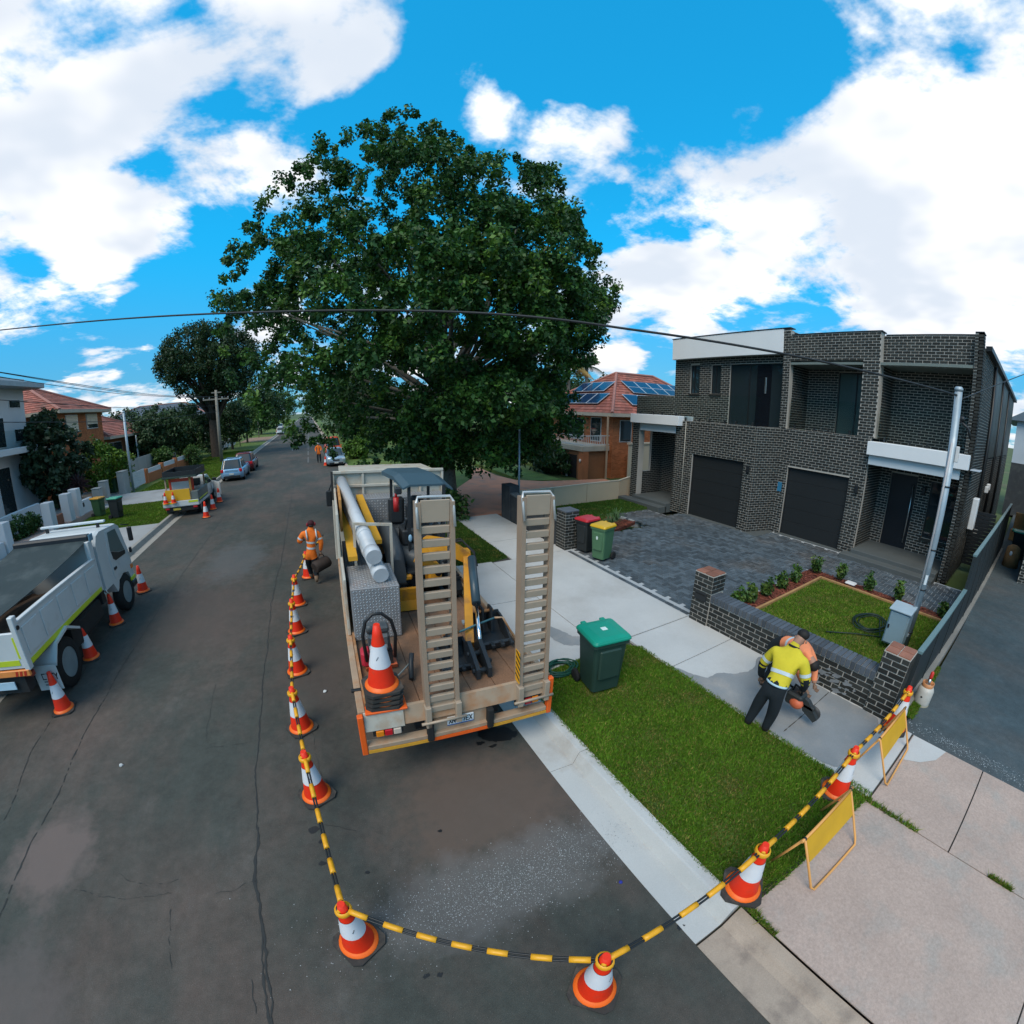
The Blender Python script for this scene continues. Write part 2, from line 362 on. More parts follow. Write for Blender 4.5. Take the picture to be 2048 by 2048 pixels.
M_ROAD = asphalt('road_asphalt', (0.052, 0.056, 0.049), (0.098, 0.074, 0.062), (0.118, 0.113, 0.104), [(-3.38, 3.2, .50, .62, (0.155, 0.118, 0.105), .8), (-3.4, 1.2, .9, 1.2, (0.12, 0.10, 0.092), .6), (1.1, 2.75, 1.0, .8, (0.115, 0.082, 0.064), .75), (0.9, 1.85, 1.5, .45, (0.135, 0.13, 0.125), .6), (-2.6, 8.5, 1.3, 1.6, (0.085, 0.068, 0.060), .6), (-2.4, 12.0, .9, 1.8, (0.10, 0.105, 0.105), .6), (-0.4, 6.3, .8, 1.6, (0.085, 0.066, 0.056), .55)])
M_DRIVE = asphalt('driveway_asphalt', (0.048, 0.070, 0.080), (0.075, 0.078, 0.078), (0.10, 0.125, 0.14))
M_CONC = mat('new_concrete', (0.47, 0.465, 0.45), 0.85, 0.06, 1.4, c2=(0.40, 0.385, 0.365), c2s=0.9, c2t=(0.5, 0.75), fine=0.06, fs=70, bump=0.15, bs=120)
M_CONC_WET = mat('damp_concrete', (0.225, 0.235, 0.24), 0.7, 0.10, 2.0, c2=(0.30, 0.28, 0.26), c2s=2.2, fine=0.07, fs=70)
M_CONC_OLD = mat('old_pink_concrete', (0.40, 0.30, 0.25), 0.9, 0.08, 1.6, c2=(0.33, 0.29, 0.255), c2s=2.1, fine=0.16, fs=45, bump=0.25, bs=90)
M_KERB = mat('new_kerb_concrete', (0.46, 0.455, 0.435), 0.85, 0.05, 2.0, c2=(0.33, 0.29, 0.25), c2s=1.5, c2t=(0.56, 0.8), fine=0.06)
M_KERB_OLD = mat('old_kerb_concrete', (0.35, 0.275, 0.215), 0.9, 0.14, 2.0, c2=(0.20, 0.155, 0.125), c2s=3, fine=0.12)
M_TAR = mat('tar', (0.024, 0.025, 0.024), 0.7, 0.2)
M_JOINT = mat('joint_gap', (0.05, 0.045, 0.04), 0.95, 0.2)
road = MB(); road.box((-5.72, -28, -0.35), (1.90, 420, 0.0)); road = struct(road.build('road', M_ROAD))
def strip(pts, w0, m, name, parent, z=0.004, jit=0.3, seg=0.05, wander=0.0, gap=0.0):
    """a thin irregular line lying on a surface (crack, seam)"""
    P = []
    for (a, b) in zip(pts, pts[1:]):
        a = Vector((*a, 0)); b = Vector((*b, 0)); n = max(2, int((b-a).length/seg))
        for i in range(n): P.append(a.lerp(b, i/n))
    P.append(Vector((*pts[-1], 0))); b = MB(); L = []; off = 0
    for i, p in enumerate(P):
        d = (P[min(i+1, len(P)-1)]-P[max(i-1, 0)]).normalized(); nn = Vector((-d.y, d.x, 0)); off = off*0.85+random.uniform(-1, 1)*max(w0*jit, wander); w = w0*random.uniform(0.25, 1.6)
        L.append((b.av(p+nn*(off+w/2)+Vector((0, 0, z))), b.av(p+nn*(off-w/2)+Vector((0, 0, z)))))
    for q, r in zip(L, L[1:]):
        if random.random() >= gap: b.face((q[0], r[0], r[1], q[1]))
    return b.build(name, m, parent)
strip([(-1.05, 40), (-1.09, 11.4), (-1.19, 8.7), (-1.16, 6.9), (-1.17, 5.66), (-1.19, 4.5), (-1.19, 3.7), (-1.18, 3.0), (-1.2, 2.58), (-1.17, 2.2), (-1.17, 1.8), (-1.16, 1.4), (-1.1, -1)], 0.015, M_TAR, 'crack', road, wander=0.011)
strip([(-1.16, 3.2), (-1.20, 2.6), (-1.14, 2.0), (-1.13, 1.3)], 0.02, M_TAR, 'crack', road, z=0.005, wander=0.014, gap=.1)
for pl in ([(-1.19, 2.6), (-1.29, 2.61), (-1.41, 2.56), (-1.57, 2.55)], [(-1.2, 4.55), (-1.52, 4.54), (-1.87, 4.55)], [(-1.28, 1.71), (-1.25, 1.4)], [(-1.97, 2.45), (-1.97, 2.1), (-1.92, 1.9)], [(-1.94, 5.96), (-1.93, 4.97), (-1.87, 4.73)], [(-0.7, 5.2), (-0.5, 4.4), (-0.42, 3.7)], [(-2.6, 2.9), (-2.2, 2.7), (-1.9, 2.75)], [(-3.0, 2.75), (-2.4, 2.6), (-1.95, 2.62)], [(-0.6, 3.1), (-0.2, 2.9)]):
    strip(pl, 0.005, M_TAR, 'crack', road, wander=0.013, gap=0.18, seg=0.035)
strip([(-3.7, 60), (-3.73, 6.9), (-3.74, 5.1), (-3.67, 4.1), (-3.72, 3.4), (-3.72, 2.5), (-3.7, 0)], 0.013, M_TAR, 'seam', road, wander=0.008, gap=.15)
strip([(-4.5, 9), (-4.46, 5.6), (-4.41, 4.75), (-4.26, 4.1), (-4.24, 3.7)], 0.010, M_TAR, 'seam', road, wander=0.008, gap=.2)
M_FADE = mat('worn_line_paint', (0.13, 0.13, 0.125), 0.9, 0.3, 6)
for y in range(34, 150, 6):
    b = MB(); b.poly([(-0.35, y, 0.004), (-0.25, y, 0.004), (-0.25, y+4.4, 0.004), (-0.35, y+4.4, 0.004)]); b.build('lane_line', M_FADE, road)
    if y > 44: b = MB(); b.poly([(-2.0, y, 0.004), (-1.9, y, 0.004), (-1.9, y+5.6, 0.004), (-2.0, y+5.6, 0.004)]); b.build('lane_line', M_FADE, road)
def blob(pts, z, m, name, parent, jit=0.03, sub=8, seed=0):
    rs = random.Random(seed); P = []
    n = len(pts)
    for i in range(n):
        p0, p1, p2, p3 = [Vector((*pts[(i+k-1) % n], 0)) for k in range(4)]
        for s_ in range(sub):
            t = s_/sub; q = 0.5*((2*p1)+(p2-p0)*t+(2*p0-5*p1+4*p2-p3)*t*t+(3*p1-p0-3*p2+p3)*t**3); P.append((q.x+rs.uniform(-jit, jit), q.y+rs.uniform(-jit, jit), z))
    b = MB(); b.poly(P); return b.build(name, m, parent)
M_OIL = mat('oil_stain', (0.012, 0.012, 0.012), 0.45, 0.3, 5)
blob([(1.48, 3.82), (1.72, 3.72), (1.88, 3.55), (1.70, 3.46), (1.5, 3.55), (1.42, 3.68)], 0.0032, M_OIL, 'oil_stain', road, 0.02, 6, 2)
blob([(1.36, 3.60), (1.44, 3.58), (1.42, 3.54), (1.35, 3.55)], 0.0032, M_OIL, 'oil_stain', road, 0.01, 4, 3)
blob([(1.46, 3.48), (1.56, 3.47), (1.5, 3.43)], 0.0032, M_OIL, 'oil_stain', road, 0.01, 4, 4)
for k, (x, y, r) in enumerate([(-0.62, 3.02, .05), (-0.55, 2.86, .03), (-0.58, 2.62, .03), (0.0, 1.36, .025), (0.1, 1.33, .02), (1.9, 0.75, .03), (-0.2, 2.4, .02), (0.55, 2.6, .02)]):
    blob([(x+r*1.4, y), (x, y+r), (x-r, y), (x, y-r*.8)], 0.0034, M_OIL, 'stain', road, 0.008, 3, 10+k)
# pale grit spilled across the road and the driveway mouth
def grit(name, cx, cy, ax, ay, ang, n, smin, smax, col, z, label, seed=1):
    g = np.random.default_rng(seed); u = g.normal(0, .5, n)*ax; v = g.normal(0, .5, n)*ay; c, s_ = math.cos(ang), math.sin(ang)
    x = cx+u*c-v*s_; y = cy+u*s_+v*c; s0 = smin+(smax-smin)*g.random(n)**3; a = g.random(n)*6.28
    V = np.zeros((n, 4, 3))
    for k in range(4):
        t = a+k*1.5708+g.uniform(-.3, .3, n); V[:, k, 0] = x+s0*np.cos(t); V[:, k, 1] = y+s0*np.sin(t); V[:, k, 2] = z+s0*0.5*(k == 0)
    sh = g.uniform(0.6, 1.25, n)[:, None]*np.array(col)[None]
    o = link(name, fast_mesh(name, V.reshape(-1, 3), np.arange(4*n), 4, MATS.get('tint_rough') or vcol_mat('tint_rough', 0.9), tint=sh)); tag(o, label, 'grit', kind='stuff')
grit('loose_grit', 0.95, 1.83, 1.35, 0.34, -0.02, 6500, 0.0015, 0.0055, (0.33, 0.34, 0.34), 0.004, 'pale grit spilled across the road behind the truck')
grit('driveway_dust', 6.17, -0.45, 0.16, 1.5, 0.0, 1500, 0.002, 0.008, (0.38, 0.42, 0.44), 0.115, 'white dust along the edge of the blue grey driveway', 3)
# kerb and gutter
def kerb(name, x0, sgn, y0, y1, m, zt=0.13, joint=2.4, parent=None, layback=False):
    """x0: road-side edge of the gutter; sgn +1 rises to +x"""
    root = bpy.data.objects.new(name, None); COL.objects.link(root); struct(root)
    pr = [(0, 0.006), (0.30, -0.02), (0.36, 0.015 if layback else 0.10), (0.375, 0.03 if layback else zt-0.005), (0.40, 0.045 if layback else zt), (0.50, 0.07 if layback else zt), (0.50, -0.3), (0, -0.3)]
    n = max(1, round((y1-y0)/joint)); st = (y1-y0)/n
    for i in range(min(n, 24)):
        a = y0+i*st+0.003; bb = y0+(i+1)*st-0.003
        if i == 23: bb = y1
        b = MB(); b.prism([(x0+sgn*p, z) for p, z in pr], a, bb, 'y'); b.build('kerb_length', m, root)
kerb('kerb_right', 1.90, 1, 0.57, 9.5, M_KERB)
kerb('kerb_right_far', 1.90, 1, 9.5, 300, M_KERB_OLD, joint=3)
kerb('kerb_right_old', 1.90, 1, -14, 0.555, M_KERB_OLD, joint=2.2, layback=True)
kerb('kerb_left', -5.70, -1, -6, 300, mat('left_kerb_concrete', (0.30, 0.275, 0.24), 0.9, 0.15, 2, c2=(0.18, 0.165, 0.15), c2s=2), joint=3.5)
# lawn soil and slabs
M_SOIL = mat('lawn_soil', (0.060, 0.105, 0.014), 0.95, 0.3, 3.0, c2=(0.125, 0.125, 0.035), c2s=1.6, c2t=(0.52, 0.72), fine=0.3, fs=60)
M_LAWN_FAR = mat('lawn_far', (0.075, 0.125, 0.018), 0.95, 0.25, 1.2, c2=(0.12, 0.125, 0.03), c2s=0.5, fine=0.35, fs=40, bump=0.5, bs=60, bd=0.03)
def slab(parent, name, poly, z, m, th=0.3):
    b = MB(); b.prism(poly, z-th, z, 'z'); return b.build(name, m, parent)
def rect(x0, y0, x1, y1): return [(x0, y0), (x1, y0), (x1, y1), (x0, y1)]
lawns = bpy.data.objects.new('lawn', None); COL.objects.link(lawns); struct(lawns)
V1P = [(2.403, 0.56), (4.22, 0.44), (4.42, 0.62), (4.42, 4.20), (4.20, 4.46), (2.403, 4.30)]
V2P = [(2.403, 9.1), (3.3, 8.86), (3.9, 8.84), (4.40, 8.95), (4.42, 13.0), (2.403, 13.0)]
slab(lawns, 'verge_soil', V1P, 0.115, M_SOIL); slab(lawns, 'verge_soil', V2P, 0.115, M_SOIL)
slab(lawns, 'yard_soil', rect(6.21, 0.72, 10.28, 3.84), 0.135, M_SOIL)
slab(lawns, 'yard_soil', [(6.2, 9.35), (9.0, 9.75), (9.2, 11.2), (11.9, 11.4), (12.1, 13.1), (6.2, 13.1)], 0.125, M_SOIL)
slab(lawns, 'verge_soil', rect(2.403, 13.01, 4.42, 300), 0.11, M_LAWN_FAR)
slab(lawns, 'yard_soil', [(6.3, 18.2), (7.7, 20.3), (9.5, 24), (9.5, 60), (4.43, 60), (4.43, 18.0)], 0.05, M_LAWN_FAR)
slab(lawns, 'yard_soil', [(10.2, 18.9), (12.2, 18.2), (12.5, 30), (10.6, 30)], 0.06, M_LAWN_FAR)
for y0, y1 in ((17.3, 22.4), (26.4, 66.0), (78.0, 300.0)): slab(lawns, 'verge_soil', rect(-10.4, y0, -6.205, y1), 0.11, M_LAWN_FAR)
slab(lawns, 'yard_soil', rect(-40, 26.2, -10.41, 300), 0.06, M_LAWN_FAR)
slab(lawns, 'yard_soil', rect(13.8, 19.5, 60, 300), 0.03, M_LAWN_FAR)
# new concrete path and driveway crossing, one slab at a time
path = bpy.data.objects.new('footpath', None); COL.objects.link(path); struct(path)
J = 0.008
b = MB(); b.box((2.41, -6, -0.3), (5.96, 13.05, 0.085)); b.build('path_bed', M_JOINT, path)
for y0, y1 in ((0.36, 1.62), (1.62, 3.50), (3.50, 4.50)): slab(path, 'slab', rect(4.428, y0+J, 5.965, y1-J), 0.12, M_CONC)
for y0, y1 in ((8.72, 10.2), (10.2, 11.7), (11.7, 13.05)): slab(path, 'slab', rect(4.428, y0+J, 5.965, y1-J), 0.12, M_CONC)
for poly in ([(2.41, 4.33), (3.89, 4.46), (3.89, 6.60), (2.41, 6.72)], [(2.41, 6.74), (3.89, 6.62), (3.89, 8.80), (3.3, 8.84), (2.41, 9.06)], [(3.905, 4.52), (5.965, 4.515), (5.965, 8.705), (3.905, 8.73)]):
    slab(path, 'slab', poly, 0.12, M_CONC)
blob([(4.44, 3.41), (4.58, 3.21), (4.71, 3.0), (4.97, 2.97), (5.14, 2.82), (5.48, 2.72), (5.94, 2.79), (5.93, 1.59), (5.93, 1.19), (5.87, 0.84), (5.42, 0.76), (4.85, 0.84), (4.55, 0.87), (4.45, 1.6)], 0.1235, M_CONC_WET, 'damp_patch', path, 0.012, 7, 5)
blob([(3.45, 5.55), (3.6, 5.26), (3.67, 5.02), (3.78, 4.91), (3.7, 4.72), (3.43, 4.82), (3.33, 5.1)], 0.1235, M_CONC_WET, 'damp_patch', path, 0.015, 7, 6)
strip([(4.6, 1.628), (5.9, 1.632)], 0.012, M_JOINT, 'joint', path, z=0.1245, jit=0.05)
M_CURBST = mat('rust_stain', (0.33, 0.25, 0.2), 0.9, 0.15, 4)
# old pinkish concrete apron, bottom right
apron = bpy.data.objects.new('driveway_apron', None); COL.objects.link(apron); struct(apron)
for poly in ([(2.41, 0.50), (2.41, -1.7), (4.375, -1.7), (4.375, 0.385)], [(2.41, -1.715), (2.41, -4), (4.375, -4), (4.375, -1.715)], [(4.39, 0.345), (4.39, -0.60), (5.985, -0.62), (5.985, 0.345)], [(4.39, -0.615), (4.39, -2.3), (5.985, -2.3), (5.985, -0.635)], [(4.39, -2.315), (4.39, -4), (5.985, -4), (5.985, -2.315)]):
    slab(apron, 'slab', poly[::-1], 0.10, M_CONC_OLD)
b = MB(); b.poly([(5.35, 0.335, 0.1035), (5.98, 0.335, 0.1035), (5.98, -0.12, 0.1035), (5.7, -0.05, 0.1035), (5.5, 0.1, 0.1035)]); b.build('pale_patch', M_CONC, apron)
drive = MB(); drive.prism([(5.99, 0.52), (5.99, -6), (40, -6), (40, 0.52)][::-1], -0.2, 0.09, 'z'); struct(drive.build('neighbour_driveway', M_DRIVE))
# left side concrete
lp = bpy.data.objects.new('left_footpath', None); COL.objects.link(lp); struct(lp)
M_LCON = mat('left_concrete', (0.30, 0.30, 0.295), 0.9, 0.1, 0.8, c2=(0.25, 0.235, 0.22), c2s=0.6, fine=0.08)
for poly in (rect(-11.2, 11.6, -6.205, 14.3), rect(-11.2, 14.32, -6.205, 17.28), rect(-11.3, 22.42, -6.205, 26.38), rect(-11.2, 6, -6.205, 11.58), rect(-20, 22.5, -11.32, 29.0)): slab(lp, 'slab', poly, 0.115, M_LCON)
for poly in (rect(-13.5, -6, -11.21, 26), ): slab(lp, 'slab', poly, 0.10, mat('pink_path', (0.36, 0.25, 0.21), 0.9, 0.12, 1))
slab(lp, 'slab', rect(-10.4, 66.0, -6.205, 78), 0.11, mat('dirt_drive', (0.24, 0.15, 0.10), 0.9, 0.15, 0.5))
slab(lp, 'yard_slab', rect(-30, 0, -13.52, 22.4), 0.12, mat('yard_paving', (0.26, 0.255, 0.25), 0.9, 0.1, 1))
terr = MB(); terr.prism([(4.43, 13.06), (14.4, 13.3), (14.4, 17.6), (12.4, 17.9), (11.0, 18.3), (9.9, 19.2), (9.6, 21), (9.9, 24), (9.2, 24.0), (7.9, 20.5), (6.2, 18.1), (4.43, 17.9)], -0.2, 0.07, 'z')
struct(terr.build('terracotta_driveway', mat('terracotta_paving', (0.52, 0.215, 0.12), 0.85, 0.1, 1.2, c2=(0.34, 0.19, 0.13), c2s=1.5)))
# paved forecourt: pavers in running bond, nearest ones single objects
fc = bpy.data.objects.new('paved_forecourt', None); COL.objects.link(fc); struct(fc)
b = MB(); b.box((5.98, 4.36, -0.2), (13.6, 9.3, 0.112)); b.box((10.73, 0.72, -0.2), (13.1, 4.359, 0.112)); b.box((9.95, 9.301, -0.2), (12.25, 10.0, 0.112)); b.box((9.75, 10.101, -0.2), (11.35, 11.1, 0.112)); b.build('sand_bed', mat('joint_sand', (0.36, 0.375, 0.385), 0.95, 0.1, 3), fc)
M_PAV = mat('paver', (0.070, 0.088, 0.102), 0.8, 0.2, 0.8, c2=(0.095, 0.088, 0.082), c2s=0.5, rnd=0.4, fine=0.1, bump=0.2, bs=100)
def inside_pav(x, y):
    if x < 6.22: return 4.56 < y < 8.62
    if y < 4.56:
        return (x > 10.75 and y > 0.75) or (y > 4.36)
    if y > 9.4: return (x > 9.75 and y < 11.1 and x < 12.4) or (x > 9.75 and y <= 10.2)
    if y > 8.62: return x > 6.22+(y-8.62)*0.9
    return True
pv = []
S_ = 0.100; LP, WP = 0.190, 0.090     # herringbone: module, paver length and width
def pav_ok(x0, y0, x1, y1):
    cx, cy = (x0+x1)/2, (y0+y1)/2
    if x1 > (12.19 if cy > 6.9 else 12.99) or x0 < 6.115 and cy < 8.7 and cy > 4.4 and x0 < 6.11: return False
    if cy > 10.1 and cx > 11.3: return False
    return inside_pav(cx, cy)
for i in range(0, 76):
    for j in range(0, 108):
        x = 6.0+i*S_; y = 0.74+j*S_; k = (i-j) % 4
        if k == 0: q = (x, y, x+LP, y+WP, 0)
        elif k == 3: q = (x, y, x+WP, y+LP, 1)
        else: continue
        if pav_ok(*q[:4]): pv.append((math.hypot((q[0]+q[2])/2, (q[1]+q[3])/2), q))
for j in range(20):                   # soldier course along the path
    y = 4.56+j*0.2035
    pv.append((math.hypot(6.03, y), (5.995, y, 5.995+WP, y+LP, 1)))
pv.sort()
b = MB(); b.cbox((0, 0, -0.03), (LP, WP, 0.0), 0.006); pmx = b.mesh('paver', M_PAV); b = MB(); b.cbox((0, 0, -0.03), (WP, LP, 0.0), 0.006); pmy = b.mesh('paver', M_PAV)
for (d, q) in pv[:300]: link('paver', pmy if q[4] else pmx, fc, loc=(q[0], q[1], 0.125+random.uniform(-.002, .002)))
b = MB()
for (d, (x, y, x1, y1, o_)) in pv[300:]:
    z = 0.125+random.uniform(-.003, .003); e = .003; b.hexa([(x, y, z-.03), (x1, y, z-.03), (x1, y1, z-.03), (x, y1, z-.03), (x+e, y+e, z), (x1-e, y+e, z), (x1-e, y1-e, z), (x+e, y1-e, z)])
b.build('far_pavers', M_PAV, fc, kind='stuff')
# grass blades
vcol_mat('grass_blade', 0.7, 0.2, 0.25)
def grass(name, polys, n, hmin, hmax, z, label, seed, green=(0.095, 0.195, 0.014), dry=(0.27, 0.24, 0.06), dead=0.10, w=0.006, weeds=False):
    g = np.random.default_rng(seed); pts = []
    for poly in polys:
        A = np.array(poly); lo = A.min(0); hi = A.max(0); ar = 0
        q = g.random((int(n*2.2), 2))*(hi-lo)+lo; ins = np.zeros(len(q), bool); m = len(A)
        for i in range(m):
            a, c = A[i], A[(i+1) % m]; cond = (a[1] > q[:, 1]) != (c[1] > q[:, 1])
            xs = (c[0]-a[0])*(q[:, 1]-a[1])/(c[1]-a[1]+1e-12)+a[0]; ins ^= cond & (q[:, 0] < xs)
        pts.append(q[ins][:n])
    p = np.concatenate(pts); N = len(p); g2 = np.sin(p[:, 0]*2.3+1.7*np.sin(p[:, 1]*1.9))*np.cos(p[:, 1]*2.9+1.1*np.sin(p[:, 0]*3.3)); g3 = np.sin(p[:, 0]*9+p[:, 1]*4)*np.sin(p[:, 1]*8-p[:, 0]*5)
    clump = np.clip(0.5+0.35*g2+0.25*g3, 0, 1)
    hh = (hmin+(hmax-hmin)*g.random(N))*(0.6+0.6*clump); a = g.random(N)*6.283; lean = g.normal(0, .7, N); la = g.random(N)*6.283; ww = w*(0.6+0.8*g.random(N))
    V = np.zeros((N, 3, 3)); V[:, 0, 0] = p[:, 0]-np.cos(a)*ww; V[:, 0, 1] = p[:, 1]-np.sin(a)*ww; V[:, 1, 0] = p[:, 0]+np.cos(a)*ww; V[:, 1, 1] = p[:, 1]+np.sin(a)*ww
    V[:, 2, 0] = p[:, 0]+np.cos(la)*lean*hh; V[:, 2, 1] = p[:, 1]+np.sin(la)*lean*hh; V[:, 2, 2] = hh; V[:, :, 2] += z
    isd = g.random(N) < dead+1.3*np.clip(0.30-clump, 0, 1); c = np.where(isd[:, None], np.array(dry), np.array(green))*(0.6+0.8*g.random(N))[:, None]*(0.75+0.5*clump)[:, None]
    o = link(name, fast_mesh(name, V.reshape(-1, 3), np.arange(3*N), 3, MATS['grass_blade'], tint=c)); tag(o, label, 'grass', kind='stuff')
grass('verge_grass', [V1P], 110000, 0.02, 0.05, 0.112, 'mown grass of the verge between new kerb and footpath', 1, w=0.007)
grass('yard_grass', [rect(6.24, 0.75, 10.26, 3.82)], 80000, 0.02, 0.05, 0.132, 'lawn inside the low dark brick front wall', 2, w=0.009, green=(0.095, 0.19, 0.013), dead=0.2)
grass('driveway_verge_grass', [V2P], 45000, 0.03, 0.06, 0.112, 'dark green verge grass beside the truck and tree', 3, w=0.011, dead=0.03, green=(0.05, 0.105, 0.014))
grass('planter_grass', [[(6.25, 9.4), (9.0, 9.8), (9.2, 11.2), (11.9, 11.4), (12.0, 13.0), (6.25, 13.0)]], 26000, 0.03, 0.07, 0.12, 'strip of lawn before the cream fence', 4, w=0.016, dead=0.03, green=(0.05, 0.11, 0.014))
grass('left_verge_grass', [rect(-10.35, 17.35, -6.25, 22.35)], 40000, 0.03, 0.07, 0.108, 'bright lawn behind the white utility truck', 5, w=0.016, green=(0.095, 0.17, 0.014), dead=0.04)
grass('street_verge_grass', [rect(-10.3, 26.45, -6.25, 50)], 60000, 0.04, 0.09, 0.108, 'long grass verge along the left side of the street', 6, w=0.03, green=(0.095, 0.165, 0.014), dead=0.06)
grass('crack_weeds', [[(4.36, 0.40), (4.43, 0.40), (4.42, -0.25), (4.37, -0.25)], [(4.38, -1.05), (4.41, -1.05), (4.41, -1.3), (4.37, -1.3)], [(2.39, 0.52), (2.46, 0.52), (2.42, 0.2), (2.39, 0.2)]], 500, 0.02, 0.07, 0.1, 'weeds growing in the joint of the pink concrete', 7, w=0.006, dead=0.3)
grass('edge_grass', [[(2.39, 0.5), (4.5, 0.36), (4.52, 0.62), (2.39, 0.66)], [(4.38, 0.6), (4.47, 0.6), (4.47, 4.2), (4.38, 4.2)], [(2.37, 0.6), (2.43, 0.6), (2.43, 4.3), (2.37, 4.3)], [(6.3, 0.46), (8.2, 0.5), (8.2, 0.6), (6.3, 0.6)]], 4500, 0.02, 0.055, 0.112, 'ragged grass edges spilling over kerb and path', 8, w=0.006)
# ================================================================== DARK BRICK DUPLEX
M_BRICK = mat('dark_brick', (0.023, 0.024, 0.021), 0.75, 0.12, 1.0, rnd=0.45, fine=0.15, fs=50, bump=0.25, bs=90)
M_MORTAR = mat('mortar', (0.42, 0.385, 0.34), 0.95, 0.08, 2)
M_BLACK = mat('black_metal', (0.014, 0.016, 0.018), 0.45, 0.1, spec=0.4)
M_GARAGE = mat('garage_panel', (0.013, 0.0155, 0.017), 0.6, 0.06, 1)
M_RENDER = mat('white_render', (0.72, 0.73, 0.74), 0.8, 0.03, 1.0, fine=0.03)
M_RENDER2 = mat('grey_render', (0.58, 0.62, 0.65), 0.8, 0.03, 1.0)
M_STEP = mat('step_tile', (0.085, 0.095, 0.095), 0.6, 0.1, 1.2)
M_DARKIN = mat('dark_interior', (0.010, 0.010, 0.010), 0.9, 0.1)
M_CREAM = mat('cream_wall', (0.40, 0.36, 0.29), 0.85, 0.05, 0.8)
def glass_mat(name, c=(0.02, 0.03, 0.035), rough=0.03):
    m = mat(name, c, rough, 0.0, spec=0.8); return m
M_PANE = glass_mat('window_pane')
def clear_glass(name, tint_=(0.93, 0.97, 0.96), refl=0.12):
    m = bpy.data.materials.new(name); m.use_nodes = True; t = m.node_tree; t.nodes.clear()
    o = t.nodes.new('ShaderNodeOutputMaterial'); a = t.nodes.new('ShaderNodeBsdfTransparent'); a.inputs[0].default_value = (*tint_, 1)
    g = t.nodes.new('ShaderNodeBsdfGlossy'); g.inputs['Roughness'].default_value = 0.02; fr = t.nodes.new('ShaderNodeLayerWeight'); fr.inputs[0].default_value = 0.12
    mx_ = t.nodes.new('ShaderNodeMixShader'); t.links.new(fr.outputs[0], mx_.inputs[0]); t.links.new(a.outputs[0], mx_.inputs[1]); t.links.new(g.outputs[0], mx_.inputs[2]); t.links.new(mx_.outputs[0], o.inputs[0])
    MATS[name] = m; return m
M_GLASS = clear_glass('balustrade_glass')
BL, BH, BJ = 0.212, 0.070, 0.010
def brick_cells(u0, u1, z0, z1, holes=(), zref=0.12, uref=0.0):
    """running bond laid over a rectangle, cut round the holes"""
    out = []; ph = BH+BJ; pl = BL+BJ
    j0 = int(math.floor((z0-zref)/ph)); j1 = int(math.ceil((z1-zref)/ph))
    for j in range(j0, j1):
        a = max(z0, zref+j*ph); b = min(z1, zref+j*ph+BH)
        if b-a < 0.02: continue
        off = uref+(pl/2 if j % 2 else 0)
        i0 = int(math.floor((u0-off)/pl))-1; i1 = int(math.ceil((u1-off)/pl))+1
        for i in range(i0, i1):
            c = max(u0, off+i*pl); d = min(u1, off+i*pl+BL)
            segs = [(c, d)] if d-c > 0.02 else []
            for (h0, h1, hz0, hz1) in holes:
                if b > hz0+0.005 and a < hz1-0.005:
                    ns = []
                    for (p, q) in segs:
                        if q <= h0 or p >= h1: ns.append((p, q)); continue
                        if h0-p > 0.02: ns.append((p, h0))
                        if q-h1 > 0.02: ns.append((h1, q))
                    segs = ns
            for (p, q) in segs: out.append((p, q, a, b))
    return out
def lay(mb, cells, org, ud, nd_, proud=0.007, sink=0.02):
    org = Vector(org); ud = Vector(ud).normalized(); nv = Vector(nd_).normalized(); e = 0.004
    for (p, q, a, b) in cells:
        A = org+ud*p; B = org+ud*q; z0 = Vector((0, 0, a)); z1 = Vector((0, 0, b)); pr = proud+random.uniform(-.0015, .0015)
        f = [A+z0+nv*pr+ud*e+Vector((0, 0, e)), B+z0+nv*pr-ud*e+Vector((0, 0, e)), B+z1+nv*pr-ud*e-Vector((0, 0, e)), A+z1+nv*pr+ud*e-Vector((0, 0, e))]
        k = [A+z0-nv*sink, B+z0-nv*sink, B+z1-nv*sink, A+z1-nv*sink]
        F = [mb.av(x) for x in f]; Kk = [mb.av(x) for x in k]
        mb.face(F)
        for i in range(4): mb.face((Kk[i], Kk[(i+1) % 4], F[(i+1) % 4], F[i]))
def wall_rect(mb, x, y0, y1, z0, z1, holes, th=0.12):
    """solid wall facing -x at plane x with rectangular holes (y0,y1,z0,z1), built from strips"""
    ys = sorted({y0, y1, *[min(max(v, y0), y1) for h in holes for v in h[:2]]}); zs = sorted({z0, z1, *[min(max(v, z0), z1) for h in holes for v in h[2:]]})
    for a, b in zip(ys, ys[1:]):
        run = None
        for c, d in zip(zs, zs[1:]):
            my, mz = (a+b)/2, (c+d)/2; op = any(h[0] < my < h[1] and h[2] < mz < h[3] for h in holes)
            if not op: run = (run[0], d) if run else (c, d)
            if (op or d == zs[-1]) and run: mb.box((x, a, run[0]), (x+th, b, run[1])); run = None
house = thing('duplex_house', 'two-storey dark brick duplex with flat parapets and twin garage doors', 'house')
X1, X2, XB = 12.2, 13.2, 13.5
F2 = 13.2/13.0
def ry(y): return y*F2
def rz(z): return 3.8+(z-3.8)*F2
allc = []   # (distance, cell, origin, udir, normal)
wm = MB()
def bwall(x, y0, y1, z0, z1, holes=(), th=0.12):
    wall_rect(wm, x, y0, y1, z0, z1, holes, th)
    for c in brick_cells(y0, y1, z0, z1, holes): allc.append((math.hypot(x, (c[0]+c[1])/2, c[2]-HCAM), c, (x, 0, 0), (0, 1, 0), (-1, 0, 0)))
